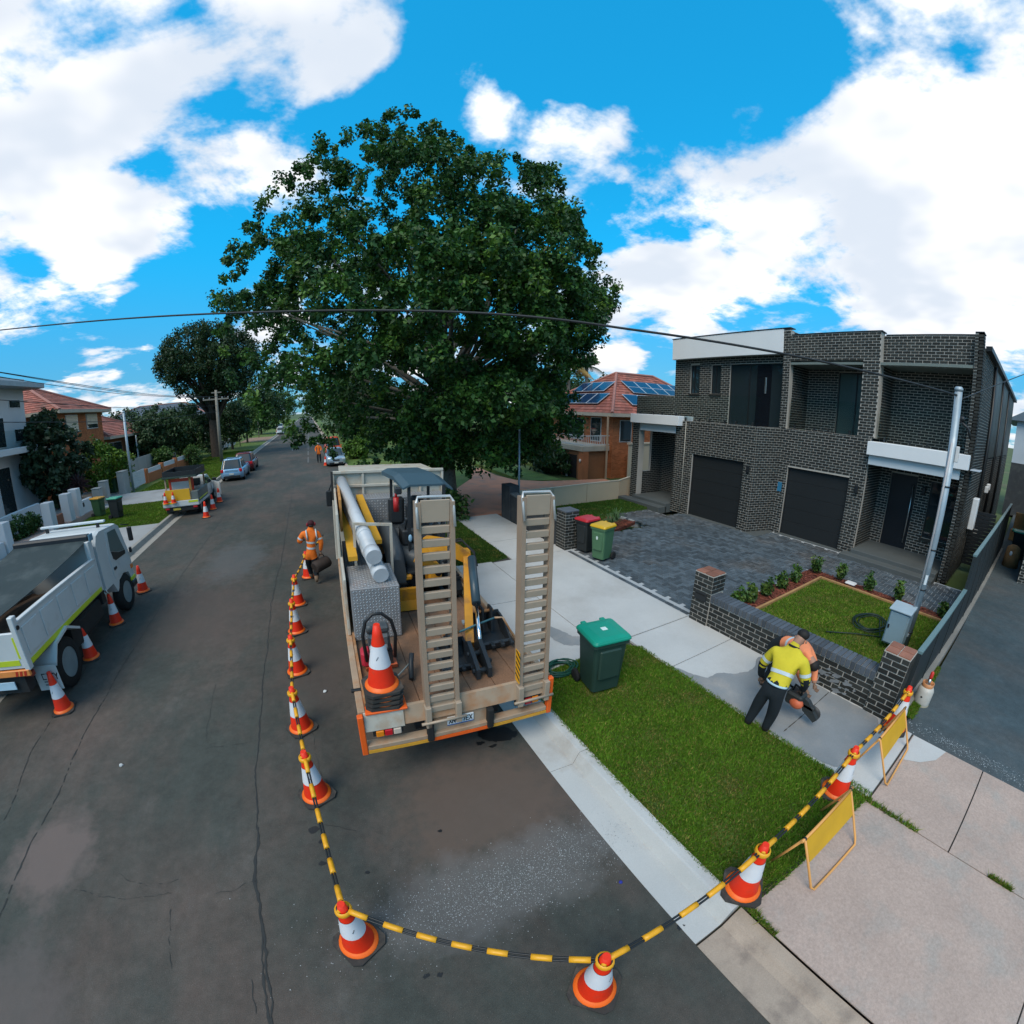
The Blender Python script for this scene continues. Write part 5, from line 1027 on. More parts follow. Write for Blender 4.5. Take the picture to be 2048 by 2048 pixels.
# walking worker in orange
O = Vector((-.22, 9.50, 0))
jw = J_({'hip': ((-.24, 9.50, .72), .115, .095), 'waist': ((-.22, 9.50, .86), .115, .10), 'chest': ((-.19, 9.49, 1.12), .13, .11), 'neck': ((-.17, 9.50, 1.29), .05), 'head': ((-.16, 9.52, 1.37), .068, .075), 'crown': ((-.155, 9.525, 1.43), .058),
    'shL': ((-.355, 9.50, 1.20), .065), 'elL': ((-.47, 9.53, 1.00), .048), 'wrL': ((-.40, 9.68, .98), .032), 'shR': ((-.03, 9.48, 1.18), .065), 'elR': ((.02, 9.46, .94), .046), 'wrR': ((-.02, 9.50, .73), .032),
    'thL': ((-.32, 9.52, .62), .082), 'knL': ((-.32, 9.66, .38), .06), 'anL': ((-.30, 9.72, .09), .043), 'toL': ((-.30, 9.83, .05), .036, .03), 'thR': ((-.16, 9.48, .62), .082), 'knR': ((-.17, 9.50, .36), .06), 'anR': ((-.19, 9.36, .13), .043), 'toR': ((-.19, 9.44, .045), .036, .03)})
def cls_w(a, b, t, c):
    if a == 'head' or (a == 'neck' and t > .35): return 3
    if b in ('wrL', 'wrR'): return 0 if t < .8 else 3
    if b in ('toL', 'toR') or (b in ('anL', 'anR') and t > .7): return 4
    if b in ('knL', 'knR', 'anL', 'anR'): return 2
    if b in ('thL', 'thR'): return 0 if c.z > .56 else 2
    if (a, b) in (('chest', 'neck'),): return 0
    return 0
pw = person('worker in orange jacket walking away beside the truck with a bag', tuple(O), jw, [M_HVO, M_REFL, M_NAVY, M_SKIN, M_TAN], cls_w, [('wrL', (.3, .8, .1), (0, 0, 1), .9), ('wrR', (0, 0, -1), (0, 1, 0), .9)], [('waist', 'chest', .0, .045, M_REFL, .19), ('waist', 'chest', .5, .045, M_REFL, .19), ('shL', 'elL', .6, .04, M_REFL, .1), ('shR', 'elR', .55, .04, M_REFL, .1)])
for x in (-.30, -.09): part(pw, 'shoulder_tape', M_REFL, lambda b: b.tube([tuple(Vector((x+.03, 9.40, 1.06))-O), tuple(Vector((x+.025, 9.385, 1.14))-O), tuple(Vector((x+.02, 9.41, 1.23))-O), tuple(Vector((x+.02, 9.47, 1.265))-O)], .018, 6))
part(pw, 'cap', mat('dark_red_cap', (0.05, 0.008, 0.012), 0.8, 0.15, 9), lambda b: (hairpiece(b, Vector((-.157, 9.522, 1.40))-O, (0, 0, 1), (.078, .084, .072)), b.cbox(Vector((-.22, 9.58, 1.395))-O, Vector((-.10, 9.68, 1.41))-O, .006)))
part(pw, 'earmuff', mat('earmuff_red', (0.20, 0.012, 0.02), 0.4), lambda b: (b.ball(Vector((-.075, 9.51, 1.375))-O, (.026, .036, .045), 10, 6), b.ball(Vector((-.24, 9.51, 1.375))-O, (.026, .036, .045), 10, 6)))
part(pw, 'hair', M_HAIR, lambda b: hairpiece(b, Vector((-.16, 9.49, 1.35))-O, (0, 0, 1), (.066, .055, .04)))
bg_ = thing('tool_bag', 'dark cylindrical tool bag carried by the orange jacketed worker', 'bag', (.0, 9.46, .44))
M_BAG = mat('bag_brown', (0.035, 0.024, 0.020), 0.8, 0.2, 9)
part(bg_, 'body', M_BAG, lambda b: b.tube([(-.20, -.12, -.03), (-.17, -.10, -.02), (.10, .07, .03), (.13, .09, .04)], [.12, .14, .14, .12], 16)); part(bg_, 'handle', M_BAG, lambda b: b.tube([(-.11, -.06, .12), (-.05, .02, .24), (.02, .04, .22), (.05, .04, .15)], .012, 6)); part(bg_, 'buckle', MATS['steel'], lambda b: b.cbox((-.02, -.14, .02), (.0, -.125, .06), .003)); part(bg_, 'badge', M_YEL, lambda b: b.cbox((-.07, -.16, .0), (-.045, -.145, .05), .003))
bt = MB(); bt.lathe([(.022, -.07), (.026, -.06), (.026, .03), (.012, .05), (.012, .075)], n=10); bt = bt.build('drink_bottle', mat('bottle_blue', (0.25, 0.5, 0.58), 0.2), loc=(-.395, 9.74, .98), rot=(0, .5, 0)); tag(bt, 'pale blue drink bottle in the left hand of the walking worker', 'bottle')
# ================================================================== FLATBED TRUCK WITH RAMPS
TRK = Matrix.Translation((0.07, 3.42, 0)) @ Matrix.Rotation(R(-2.7), 4, 'Z') @ Matrix.Rotation(R(2.2), 4, 'Y')
def tthing(name, label, cat, base, group=None):
    r = thing(name, label, cat, group=group); r.matrix_world = TRK @ Matrix.Translation(base); r['_b'] = base; return r
def tp(root, name, m, fn, base=(0, 0, 0), **kw):
    b = MB(); b.X = Matrix.Translation(-Vector(base)); fn(b); return b.build(name, m, root, **kw)
M_TRK = mat('truck_cream', (0.37, 0.265, 0.18), 0.65, 0.12, 3, c2=(0.36, 0.17, 0.075), c2s=3.2, c2t=(.48, .68)); M_TRKW = mat('truck_white', (0.50, 0.46, 0.385), 0.5, 0.08, 2, c2=(0.38, 0.25, 0.15), c2s=3, c2t=(.52, .75))
M_RUST = mat('rusty_steel', (0.34, 0.16, 0.065), 0.85, 0.25, 5, c2=(0.42, 0.30, 0.20), c2s=4)
M_DECK = mat('deck_ply', (0.20, 0.105, 0.058), 0.9, 0.25, 2.5, c2=(0.075, 0.058, 0.045), c2s=1.6, c2t=(.44, .62), fine=.25, fs=60); M_ORNG = mat('truck_orange', (0.78, 0.11, 0.012), 0.5, 0.06, 3)
M_ALU = mat('ramp_alloy', (0.39, 0.30, 0.22), 0.55, 0.08, 3, metal=0.15, c2=(0.34, 0.27, 0.20), c2s=5); M_ALUD = mat('ramp_alloy_side', (0.33, 0.235, 0.165), 0.6, 0.1, 3, metal=0.1)
M_CHK = mat('checker_plate', (0.27, 0.27, 0.275), 0.5, 0.15, 3, metal=0.3, c2=(0.33, 0.25, 0.22), c2s=4, c2t=(.55, .75)); M_TREAD = mat('checker_tread', (0.62, 0.62, 0.62), 0.4, 0.06, 3, metal=0.5)
M_DARKM = mat('dark_metal', (0.02, 0.02, 0.02), 0.7, 0.2, 4)
tr = tthing('flatbed_truck', 'dusty cream flatbed truck carrying an excavator with upright loading ramps', 'truck', (0, 0, 0))
LN = 4.75
tp(tr, 'chassis', M_DARKM, lambda b: (b.box((.55, .15, .55), (.68, LN+1.6, .82)), b.box((1.37, .15, .55), (1.5, LN+1.6, .82)), [b.box((.1, v, .80), (1.95, v+.1, .925)) for v in (.3, 1.2, 2.1, 3.0, 3.9)]))
dk = tp(tr, 'deck', M_DARKM, lambda b: b.box((.05, .04, .925), (2.0, LN, .955)))
for i in range(7):
    u0 = .055+i*.277; tp(dk, 'deck_board', M_DECK, lambda b: b.cbox((u0, .05, .956), (u0+.272, LN-.02, .982), .004))
tp(tr, 'side_rail', M_TRK, lambda b: b.cbox((-.03, .02, .84), (.045, LN, 1.02), .008), label='rust streaked left side rail'); tp(tr, 'side_rail', M_TRK, lambda b: b.cbox((2.005, .02, .84), (2.07, LN, 1.02), .008))
tp(tr, 'rail_angle', M_RUST, lambda b: (b.box((.047, .1, .985), (.075, LN-.3, 1.05))))
tp(tr, 'rear_post', M_ORNG, lambda b: b.cbox((-.045, -.05, .50), (.015, .015, 1.0), .008)); tp(tr, 'rear_post', M_ORNG, lambda b: b.cbox((2.025, -.05, .50), (2.085, .015, 1.0), .008))
tp(tr, 'tail_plate', M_TRK, lambda b: b.prism([(-.02, .80), (.03, .80), (.06, 1.0), (.02, 1.0)], .42, 2.02, 'x')); tp(tr, 'tail_panel', M_TRKW, lambda b: b.prism([(-.03, .79), (.03, .79), (.05, 1.0), (.0, 1.0)], .02, .415, 'x'))
tp(tr, 'lower_beam', M_TRK, lambda b: b.cbox((.02, -.045, .555), (2.02, .06, .61), .006)); tp(tr, 'beam_strip', M_ORNG, lambda b: b.box((.69, -.049, .515), (1.30, .04, .552)), label='orange middle strip of the rear beam')
tp(tr, 'beam_strip', mat('strip_yellow', (0.62, 0.30, 0.03), 0.5, .1, 4), lambda b: b.box((.02, -.049, .515), (.685, .04, .552))); tp(tr, 'beam_strip', MATS['strip_yellow'], lambda b: b.box((1.305, -.049, .515), (2.02, .04, .552)))
tp(tr, 'plate_panel', M_TRK, lambda b: b.box((.72, .0, .612), (1.30, .03, .798)))
for u in (.67, 1.33): tp(tr, 'bump_stop', M_TYRE, lambda b: b.cbox((u-.035, -.075, .53), (u+.035, -.001, .79), .012))
for s, u0 in ((1, .12), (-1, 1.92)):
    for k, m in enumerate((mat('lamp_amber', (0.75, 0.22, 0.01), 0.3), mat('lamp_red', (0.50, 0.012, 0.02), 0.3), mat('lamp_clear', (0.55, 0.45, 0.36), 0.3))):
        a = u0+s*k*.088; tp(tr, 'tail_lamp', m, lambda b: b.cbox((min(a, a+s*.08), -.035, .70), (max(a, a+s*.08), .0, .775), .008))
tp(tr, 'lamp_bracket', M_DARKM, lambda b: (b.box((.09, .001, .69), (.40, .03, .785)), b.box((1.64, .001, .69), (1.95, .03, .785))))
pl = tp(tr, 'number_plate', mat('plate_white', (0.66, 0.68, 0.68), 0.5), lambda b: b.cbox((.86, -.018, .66), (1.15, -.004, .765), .003)); tp(pl, 'plate_edge', mat('plate_blue', (0.02, 0.10, 0.30), 0.5), lambda b: b.box((.86, -.0185, .655), (1.15, -.006, .668)))
tp(pl, 'lettering', M_BLACK, lambda b: text_faces(b, 'XN 27EX', .878, .685, .06, .027, .0105, lambda u, v: (u, -.0205, v)))
# toolboxes
def checker_face(b, o, U, V, nu, nv, nrm, s=.019):
    o = Vector(o); U = Vector(U); V = Vector(V); n = Vector(nrm)*.004
    for i in range(nu):
        for j in range(nv):
            c = o+U*((i+.5)/nu)+V*((j+.5)/nv); d = (U.normalized()+V.normalized()*(1 if (i+j) % 2 else -1)).normalized()*s; w = d.cross(Vector(nrm)).normalized()*s*.3
            b.poly([c-d+n*.2, c+w+n, c+d+n*.2, c-w+n])
def toolbox(name, lo, hi, faces):
    t = tp(tr, name, M_CHK, lambda b: b.cbox(lo, hi, .008)); tp(t, 'tread', M_TREAD, lambda b: [checker_face(b, *f) for f in faces], kind='stuff'); return t
tb = toolbox('tool_box', (.075, 1.45, .985), (.68, 2.28, 1.70), [((.09, 1.46, 1.702), (.58, 0, 0), (0, .80, 0), 15, 20, (0, 0, 1)), ((.09, 1.448, 1.0), (.58, 0, 0), (0, 0, .69), 15, 18, (0, -1, 0)), ((.682, 1.46, 1.0), (0, .80, 0), (0, 0, .69), 20, 18, (1, 0, 0))])
tb2 = toolbox('tool_box', (.06, 2.30, .985), (.66, 4.1, 1.52), [((.08, 2.33, 1.522), (.56, 0, 0), (0, 1.78, 0), 14, 40, (0, 0, 1))])
tb3 = toolbox('tool_box', (.20, 4.12, 1.62), (2.02, 4.60, 2.26), [((.22, 4.118, 1.64), (1.78, 0, 0), (0, 0, .6), 36, 12, (0, -1, 0)), ((.22, 4.13, 2.262), (1.78, 0, 0), (0, .45, 0), 36, 9, (0, 0, 1))])
tp(tr, 'box_stand', M_RUST, lambda b: (b.box((.2, 4.15, .985), (.26, 4.2, 1.618)), b.box((1.94, 4.15, .985), (2.0, 4.2, 1.618)), b.box((.27, 4.4, .985), (1.93, 4.43, 1.6))))
tp(tr, 'side_board', M_TRKW, lambda b: (b.cbox((.0, 1.55, 1.03), (.035, 4.15, 1.80), .006))); tp(tr, 'side_board', M_TRKW, lambda b: b.cbox((-.025, 2.4, 1.78), (.01, 4.6, 2.42), .006), label='upper white side board behind the cab')
tp(tr, 'side_plank', mat('orange_timber', (0.48, 0.22, 0.06), 0.8, .2, 4), lambda b: b.cbox((.036, 3.0, 2.0), (.075, 4.6, 2.50), .006))
# headboard
hb = tp(tr, 'headboard', M_TRKW, lambda b: b.cbox((-.06, 4.62, 1.0), (2.08, 4.68, 2.70), .008))
for z in (2.66, 2.40): tp(hb, 'headboard_rail', M_TRKW, lambda b: b.cbox((-.06, 4.56, z), (2.08, 4.617, z+.05), .006))
for u in (-.05, .50, 1.06, 1.60, 2.04): tp(hb, 'headboard_rib', M_TRKW, lambda b: b.cbox((u, 4.57, 2.08), (u+.045, 4.615, 2.655), .005))
tp(tr, 'corner_post', M_DARKM, lambda b: b.box((-.07, 4.45, 2.2), (-.03, 4.52, 2.72)))
tp(tr, 'rack_frame', M_TRKW, lambda b: (b.box((.19, 2.28, 1.5), (.225, 2.315, 2.28)), b.box((.70, 2.28, 1.5), (.735, 2.315, 2.235)), b.hexa([(.19, 2.28, 2.28), (.735, 2.28, 2.235), (.735, 2.315, 2.235), (.19, 2.315, 2.28), (.19, 2.28, 2.315), (.735, 2.28, 2.27), (.735, 2.315, 2.27), (.19, 2.315, 2.315)])))
# cab
def cab(b):
    S = [(4.85, .75), (4.85, 2.55), (5.0, 2.66), (6.1, 2.62), (6.45, 1.75), (6.5, .75)]; b.prism(S, .10, 1.95, 'x')
cb = tp(tr, 'cab', M_TRKW, cab); tp(cb, 'windscreen', M_PANE, lambda b: b.hexa([(.2, 6.46, 1.72), (1.85, 6.46, 1.72), (1.85, 6.475, 1.72), (.2, 6.475, 1.72), (.2, 6.14, 2.55), (1.85, 6.14, 2.55), (1.85, 6.155, 2.55), (.2, 6.155, 2.55)]))
for u in (.088, 1.952): tp(cb, 'side_window', M_PANE, lambda b: b.prism([(5.2, 1.7), (5.2, 2.45), (6.0, 2.45), (6.3, 1.7)], u, u+.01, 'x'))
for u, a in ((-.13, -1), (2.16, 1)): tp(tr, 'mirror', M_BLACK, lambda b: (b.cbox((u-.06, 5.85, 1.78), (u+.06, 5.93, 2.12), .02), b.tube([(u, 5.9, 2.1), (u-a*.1, 6.0, 2.35), (u-a*.22, 6.05, 2.3)], .014, 6)))
def wheel(root, name, c, r, w, base=(0, 0, 0), ax='x', rim=None, rr=.55):
    wq = tp(root, name, M_TYRE, lambda b: b.lathe([(r*.6, -w/2), (r*.92, -w/2), (r, -w*.35), (r, w*.35), (r*.92, w/2), (r*.6, w/2)], c, 26, axis=ax, capb=False, capt=False), base)
    def rim_(b):
        sg = lambda k: [(r*.62, k*w*.46), (r*.56, k*w*.40), (r*.52, k*w*.12), (r*.30, k*w*.10), (r*.26, k*w*.34), (r*.12, k*w*.40)]
        b.lathe(sg(-1)[::-1] if False else sg(-1), c, 22, axis=ax); b.lathe(sg(1), c, 22, axis=ax); b.m = 1
        for k in range(8):
            a = k*math.pi/4
            for e in (-1, 1):
                q = Vector((e*w*.118, r*.41*math.cos(a), r*.41*math.sin(a)))+Vector(c); b.poly([q+Vector((0, r*.055*math.cos(t), r*.055*math.sin(t))) for t in [i*6.283/8 for i in range(8)]])
    tp(wq, 'rim', [rim or mat('rim_grey', (0.22, 0.23, 0.23), 0.5, .15, 6, metal=.3), M_DARKM], rim_, base); return wq
for (u, v) in ((.22, 1.4), (.48, 1.4), (1.55, 1.4), (1.8, 1.4), (.25, 5.6), (1.75, 5.6)): wheel(tr, 'wheel', (u, v, .40), .40, .21)
tp(tr, 'axle', M_DARKM, lambda b: (b.tube([(.2, 1.4, .4), (1.8, 1.4, .4)], .06, 8), b.tube([(.2, 5.6, .4), (1.8, 5.6, .4)], .05, 8)))
tp(tr, 'mud_guard', M_DARKM, lambda b: (b.box((.1, .9, .35), (.6, .93, .9)), b.box((1.45, .9, .35), (1.95, .93, .9))))
# ramps
def ramp(u0, lab, tag_):
    W_ = .355; rp = tp(tr, 'ramp', M_ALUD, lambda b: [b.hexa([(a, -.05, .74), (a+.045, -.05, .74), (a+.045, .07, .74), (a, .07, .74), (a, .10, 3.02), (a+.045, .10, 3.02), (a+.045, .22, 3.02), (a, .22, 3.02)]) for a in (u0, u0+W_-.045)], label=lab)
    n = 17
    for i in range(n):
        t = (i+.35)/n; z = .84+t*2.10; v = -.035+(z-.74)/2.28*.15; hh = .070 if i < n-1 else .16
        tp(rp, 'rung', M_ALU, lambda b: b.cbox((u0+.046, v-.0, z), (u0+W_-.046, v+.045, z+hh), .005))
    tp(rp, 'top_bar', mat('bare_alloy', (0.55, 0.54, 0.52), .4, .05, metal=.4), lambda b: b.tube([(u0+.01, .06, 2.80), (u0+.01, .12, 3.02), (u0+.03, .16, 3.06), (u0+W_-.03, .16, 3.06), (u0+W_-.01, .12, 3.02), (u0+W_-.01, .06, 2.80)], .014, 7)); tp(rp, 'top_plate', M_ALU, lambda b: b.cbox((u0+.046, .10, 2.84), (u0+W_-.046, .125, 3.04), .004))
    tp(rp, 'hinge_bar', M_ALU, lambda b: (b.tube([(u0-.06, -.07, .79), (u0+W_+.06, -.07, .79)], .016, 8), b.cbox((u0-.012, -.075, .72), (u0+.05, .03, .98), .006), b.cbox((u0+W_-.05, -.075, .72), (u0+W_+.012, .03, .98), .006)))
    return rp
r1 = ramp(.64, 'left loading ramp folded upright', 0); r2 = ramp(1.66, 'right loading ramp folded upright', 1)
tp(r2, 'hazard_tape', M_YEL, lambda b: b.hexa([(1.655, -.045, 1.02), (1.6595, -.045, 1.02), (1.6595, .055, 1.02), (1.655, .055, 1.02), (1.655, -.02, 1.40), (1.6595, -.02, 1.40), (1.6595, .08, 1.40), (1.655, .08, 1.40)]))
tp(r2, 'hazard_stripe', M_BLACK, lambda b: [b.poly([(1.6535, -.045+.06*0, z), (1.6535, .06, z+.05), (1.6535, .06, z+.075), (1.6535, -.045, z+.025)]) for z in (1.05, 1.12, 1.19, 1.26, 1.33)])
# ---- pipes on the rack
M_PVC = mat('grey_pvc', (0.50, 0.52, 0.54), 0.4, 0.05, 2, c2=(0.42, 0.43, 0.44), c2s=3)
for (a, c, lab) in (((.40, 1.58, 2.05), (.12, 4.55, 2.53), 'upper grey plastic pipe lying along the truck'), ((.47, 1.56, 1.81), (.10, 4.5, 2.33), 'lower grey plastic pipe lying along the truck')):
    A = Vector(a); C = Vector(c); r = tthing('plastic_pipe', lab, 'pipe', a, group='grey pipes on the truck'); d = (C-A)
    tp(r, 'barrel', M_PVC, lambda b: b.tube([A, C], .095, 22), a); tp(r, 'end_cap', M_PVC, lambda b: b.tube([A-d*.004, A+d*.02, A+d*.05], [.10, .106, .106], 22), a); tp(r, 'coupling', M_PVC, lambda b: b.tube([A+d*.20, A+d*.24], .101, 22), a)
for (a, c, lab) in (((.16, 2.0, 1.90), (.11, 4.4, 2.2), 'yellow plank wedged at the truck side'), ((.55, 2.5, 1.95), (.42, 4.2, 2.3), 'yellow plank beside the pipes')):
    A = Vector(a); C = Vector(c); r = tthing('yellow_plank', lab, 'plank', a, group='yellow planks on the truck'); s = Vector((.06, 0, 0)); z = Vector((0, 0, .03))
    o_ = tp(r, 'plank', mat('plank_yellow', (0.60, 0.30, 0.02), .6, .1, 4), lambda b: b.hexa([A-s-z, A+s-z, C+s-z, C-s-z, A-s+z, A+s+z, C+s+z, C-s+z]), a)
# ---- stack of cones on the tail
st0 = (.24, .20, .985)
ctr = tthing('cone_stack_tray', 'orange edged board under the stacked cones', 'board', (.24, .16, .985)); tp(ctr, 'board', M_ORNG, lambda b: b.cbox((.04, -.02, .985), (.46, .34, 1.01), .006), (.24, .16, .985))
for k in range(4):
    c = make_cone(['lowest base of the cone stack on the truck tail', 'second cone base from the bottom of the truck stack', 'third cone base from the bottom of the truck stack', 'bright cone on top of the stack at the truck tail'][k], (0, 0, 0), 0, group='cones stacked on the truck')
    c.matrix_world = TRK @ Matrix.Translation((.25, .17, 1.012+k*.055)) @ Matrix.Rotation(R(3*k-4), 4, 'Z') @ Matrix.Scale(1.08, 4)
# ---- rammer / compactor with a hoop handle
rm0 = (.30, .85, .985); rm = tthing('compactor', 'red and black plate compactor with hoop handle on the truck', 'compactor', rm0)
tp(rm, 'handle', M_BLACK, lambda b: b.tube([(.16, .75, 1.12), (.14, .74, 1.45), (.18, .74, 1.62), (.26, .74, 1.70), (.36, .74, 1.70), (.46, .74, 1.60), (.50, .75, 1.42), (.48, .76, 1.12)], .020, 8), rm0); tp(rm, 'engine', mat('engine_grey', (0.10, 0.11, 0.115), .5, .2, 9, metal=.3), lambda b: (b.cbox((.20, .76, 1.20), (.44, 1.0, 1.42), .03), b.cyl((.24, .86, 1.42), (.24, .86, 1.52), .05, .05, 12), b.cbox((.33, .8, 1.42), (.44, .95, 1.5), .02)), rm0); tp(rm, 'exhaust', mat('alloy_bright', (.5, .48, .45), .4, .1, metal=.5), lambda b: b.cyl((.20, .74, 1.28), (.40, .74, 1.28), .03, .03, 10), rm0); tp(rm, 'fuel_tank', mat('tank_red', (0.45, 0.02, 0.04), .35, .1, 5), lambda b: b.cbox((.10, .76, 1.02), (.22, .94, 1.22), .03), rm0); tp(rm, 'base_plate', M_SAWO, lambda b: b.prism([(.70, 1.06), (.74, .99), (1.05, .99), (1.12, 1.08), (1.05, 1.02), (.74, 1.02)], .14, .50, 'x'), rm0); tp(rm, 'mount', M_DARKM, lambda b: b.box((.18, .78, 1.02), (.46, 1.0, 1.2)), rm0)
# ================================================================== MINI EXCAVATOR
ex0 = (1.30, 3.1, .985); ex = tthing('mini_excavator', 'yellow and black mini excavator with canopy loaded on the truck', 'excavator', ex0)
M_EXY = mat('excavator_yellow', (0.56, 0.24, 0.015), .5, .15, 4, c2=(0.26, 0.12, 0.04), c2s=5, c2t=(.5, .7)); M_EXB = mat('excavator_black', (0.020, 0.024, 0.028), .5, .15, 4); M_EXC = mat('excavator_cowl', (0.050, 0.060, 0.068), .45, .08, 2)
def exp(n, m, f, parent=None, **k): return tp(parent or ex, n, m, f, ex0, **k)
for u in (.82, 1.66):
    t = exp('track', M_TYRE, lambda b: b.prism([(2.30, 1.06), (2.42, .99), (3.78, .99), (3.90, 1.06), (3.94, 1.16), (3.86, 1.28), (3.74, 1.32), (2.46, 1.32), (2.34, 1.28), (2.26, 1.16)], u-.11, u+.11, 'x'))
    exp('track_roller', M_EXB, lambda b: [b.lathe([(.085, -.118), (.085, .118)], (u, v, 1.15), 12, axis='x') for v in (2.42, 2.75, 3.1, 3.45, 3.78)], t)
    exp('track_lug', M_TYRE, lambda b: [b.box((u-.112, 2.32+i*.115, 1.318), (u+.112, 2.36+i*.115, 1.34)) for i in range(13)], t)
exp('undercarriage', M_EXB, lambda b: b.cbox((.92, 2.6, 1.08), (1.56, 3.6, 1.36), .03)); exp('blade', M_EXY, lambda b: b.prism([(2.10, 1.0), (2.16, 1.0), (2.20, 1.15), (2.17, 1.34), (2.10, 1.34), (2.13, 1.15)], .72, 1.10, 'x'), label='yellow dozer blade end')
exp('blade_arm', M_EXB, lambda b: (b.box((.98, 2.15, 1.12), (1.04, 2.65, 1.2)), b.box((1.42, 2.15, 1.12), (1.48, 2.65, 1.2))))
exp('body', M_EXC, lambda b: b.loft([[(1.24+a*math.cos(t), 3.25+c*math.sin(t), z) for t in [i*6.283/20 for i in range(20)]] for a, c, z in ((.42, .62, 1.37), (.50, .70, 1.42), (.50, .70, 1.62), (.42, .60, 1.72))]))
exp('rear_cowl', M_EXC, lambda b: b.loft([[(1.25+a*math.cos(t), 3.62+c*math.sin(t), z) for t in [i*6.283/20 for i in range(20)]] for a, c, z in ((.48, .40, 1.5), (.48, .40, 1.75), (.38, .30, 1.88))]))
exp('side_cowl', M_EXC, lambda b: b.loft([[(.80+.13*math.cos(t), v, z+.26*math.sin(t)) for t in [i*6.283/16 for i in range(16)]] for v, z in ((2.35, 1.45), (2.5, 1.62), (2.9, 1.78), (3.3, 1.8), (3.6, 1.75))]), label='dark rounded side cowl')
exp('yellow_skirt', M_EXY, lambda b: b.cbox((.76, 2.36, 1.36), (1.02, 2.8, 1.44), .02)); exp('floor', M_EXB, lambda b: b.cbox((.95, 2.42, 1.42), (1.55, 2.95, 1.47), .01))
st_ = exp('seat', M_EXB, lambda b: (b.cbox((1.12, 3.0, 1.72), (1.52, 3.4, 1.84), .04), b.cbox((1.12, 3.36, 1.82), (1.52, 3.48, 2.30), .05)))
exp('headrest', M_EXB, lambda b: b.cbox((1.2, 3.40, 2.28), (1.44, 3.48, 2.42), .04), st_)
exp('spare_seat', M_EXB, lambda b: b.cbox((.86, 3.55, 1.9), (1.14, 3.66, 2.38), .05)); exp('console', M_EXB, lambda b: (b.cbox((.98, 2.9, 1.72), (1.09, 3.3, 1.98), .03), b.cbox((1.55, 2.9, 1.72), (1.66, 3.3, 1.98), .03)))
for u in (1.03, 1.6): exp('lever', M_EXB, lambda b: b.tube([(u, 2.95, 1.96), (u+.015, 2.90, 2.10), (u+.018, 2.885, 2.13), (u+.02, 2.875, 2.17), (u+.02, 2.87, 2.19)], [.012, .012, .026, .028, .01], 8))
exp('travel_lever', M_EXB, lambda b: (b.tube([(1.2, 2.6, 1.47), (1.2, 2.55, 1.9)], .012, 6), b.tube([(1.34, 2.6, 1.47), (1.34, 2.55, 1.9)], .012, 6)))
exp('glove', mat('glove_blue', (0.25, 0.42, 0.55), .8), lambda b: b.ball((1.05, 2.62, 1.93), (.03, .02, .06), 8, 5))
exp('front_grille', M_EXB, lambda b: b.cbox((1.10, 2.40, 1.47), (1.42, 2.46, 1.78), .01)); exp('handrail', mat('rail_blue', (0.06, 0.12, 0.15), .4, metal=.4), lambda b: b.tube([(1.08, 2.42, 1.47), (1.08, 2.42, 1.86), (1.46, 2.42, 1.86), (1.46, 2.42, 1.47)], .014, 6))
# canopy
for (u, v) in ((1.06, 2.72), (1.58, 2.66), (.92, 3.62), (1.56, 3.62)): exp('canopy_post', M_EXB, lambda b: b.box((u-.022, v-.022, 1.6), (u+.022, v+.022, 2.72)))
exp('canopy', mat('canopy_blue', (0.045, 0.085, 0.11), .5, .06, 2), lambda b: b.loft([[(u+du, v, z) for du, v, z in P] for u, P in ((0, [(-.02, 2.66, 2.66), (-.02, 2.66, 2.69), (-.10, 3.1, 2.80), (-.20, 3.75, 2.80), (-.20, 3.75, 2.74), (-.10, 3.1, 2.74)]),) for u, P in ((.98, P), (1.08, [(a, b2, c+.045) for a, b2, c in P]), (1.60, [(a, b2, c+.045) for a, b2, c in P]), (1.74, [(a, b2, c-.03) for a, b2, c in P]))], smooth=False))
exp('extinguisher', mat('extinguisher_red', (0.40, 0.02, 0.02), .4), lambda b: (b.cyl((.90, 2.95, 2.28), (.90, 2.95, 2.50), .045, .045, 12), b.cyl((.90, 2.95, 2.50), (.90, 2.95, 2.58), .02, .02, 8)))
exp('lamp', M_EXB, lambda b: b.cbox((.86, 2.74, 2.58), (.96, 2.84, 2.68), .015))
# boom and arm
def bar(b, pts, w, hgt):
    pts = [Vector(p) for p in pts]; R_ = []
    for i, p in enumerate(pts):
        d = (pts[min(i+1, len(pts)-1)]-pts[max(i-1, 0)]).normalized(); s = d.cross(Vector((0, 0, 1))).normalized(); n = s.cross(d); hh = hgt[i] if isinstance(hgt, (list, tuple)) else hgt
        R_.append([p-s*w/2-n*hh/2, p+s*w/2-n*hh/2, p+s*w/2+n*hh/2, p-s*w/2+n*hh/2])
    b.loft(R_, smooth=False)
exp('swing_post', M_EXY, lambda b: b.cbox((1.22, 2.15, 1.32), (1.42, 2.42, 1.62), .03)); exp('boom', M_EXY, lambda b: bar(b, [(1.32, 2.28, 1.5), (1.10, 2.20, 1.78), (1.20, 2.05, 2.0), (1.45, 1.95, 1.98), (1.72, 1.92, 1.80)], .13, [.14, .22, .24, .2, .15])); exp('boom_cylinder', M_EXB, lambda b: (b.tube([(1.34, 2.10, 1.52), (1.42, 1.98, 1.74)], .045, 10), b.tube([(1.40, 2.0, 1.72), (1.46, 1.92, 1.84)], .025, 8)))
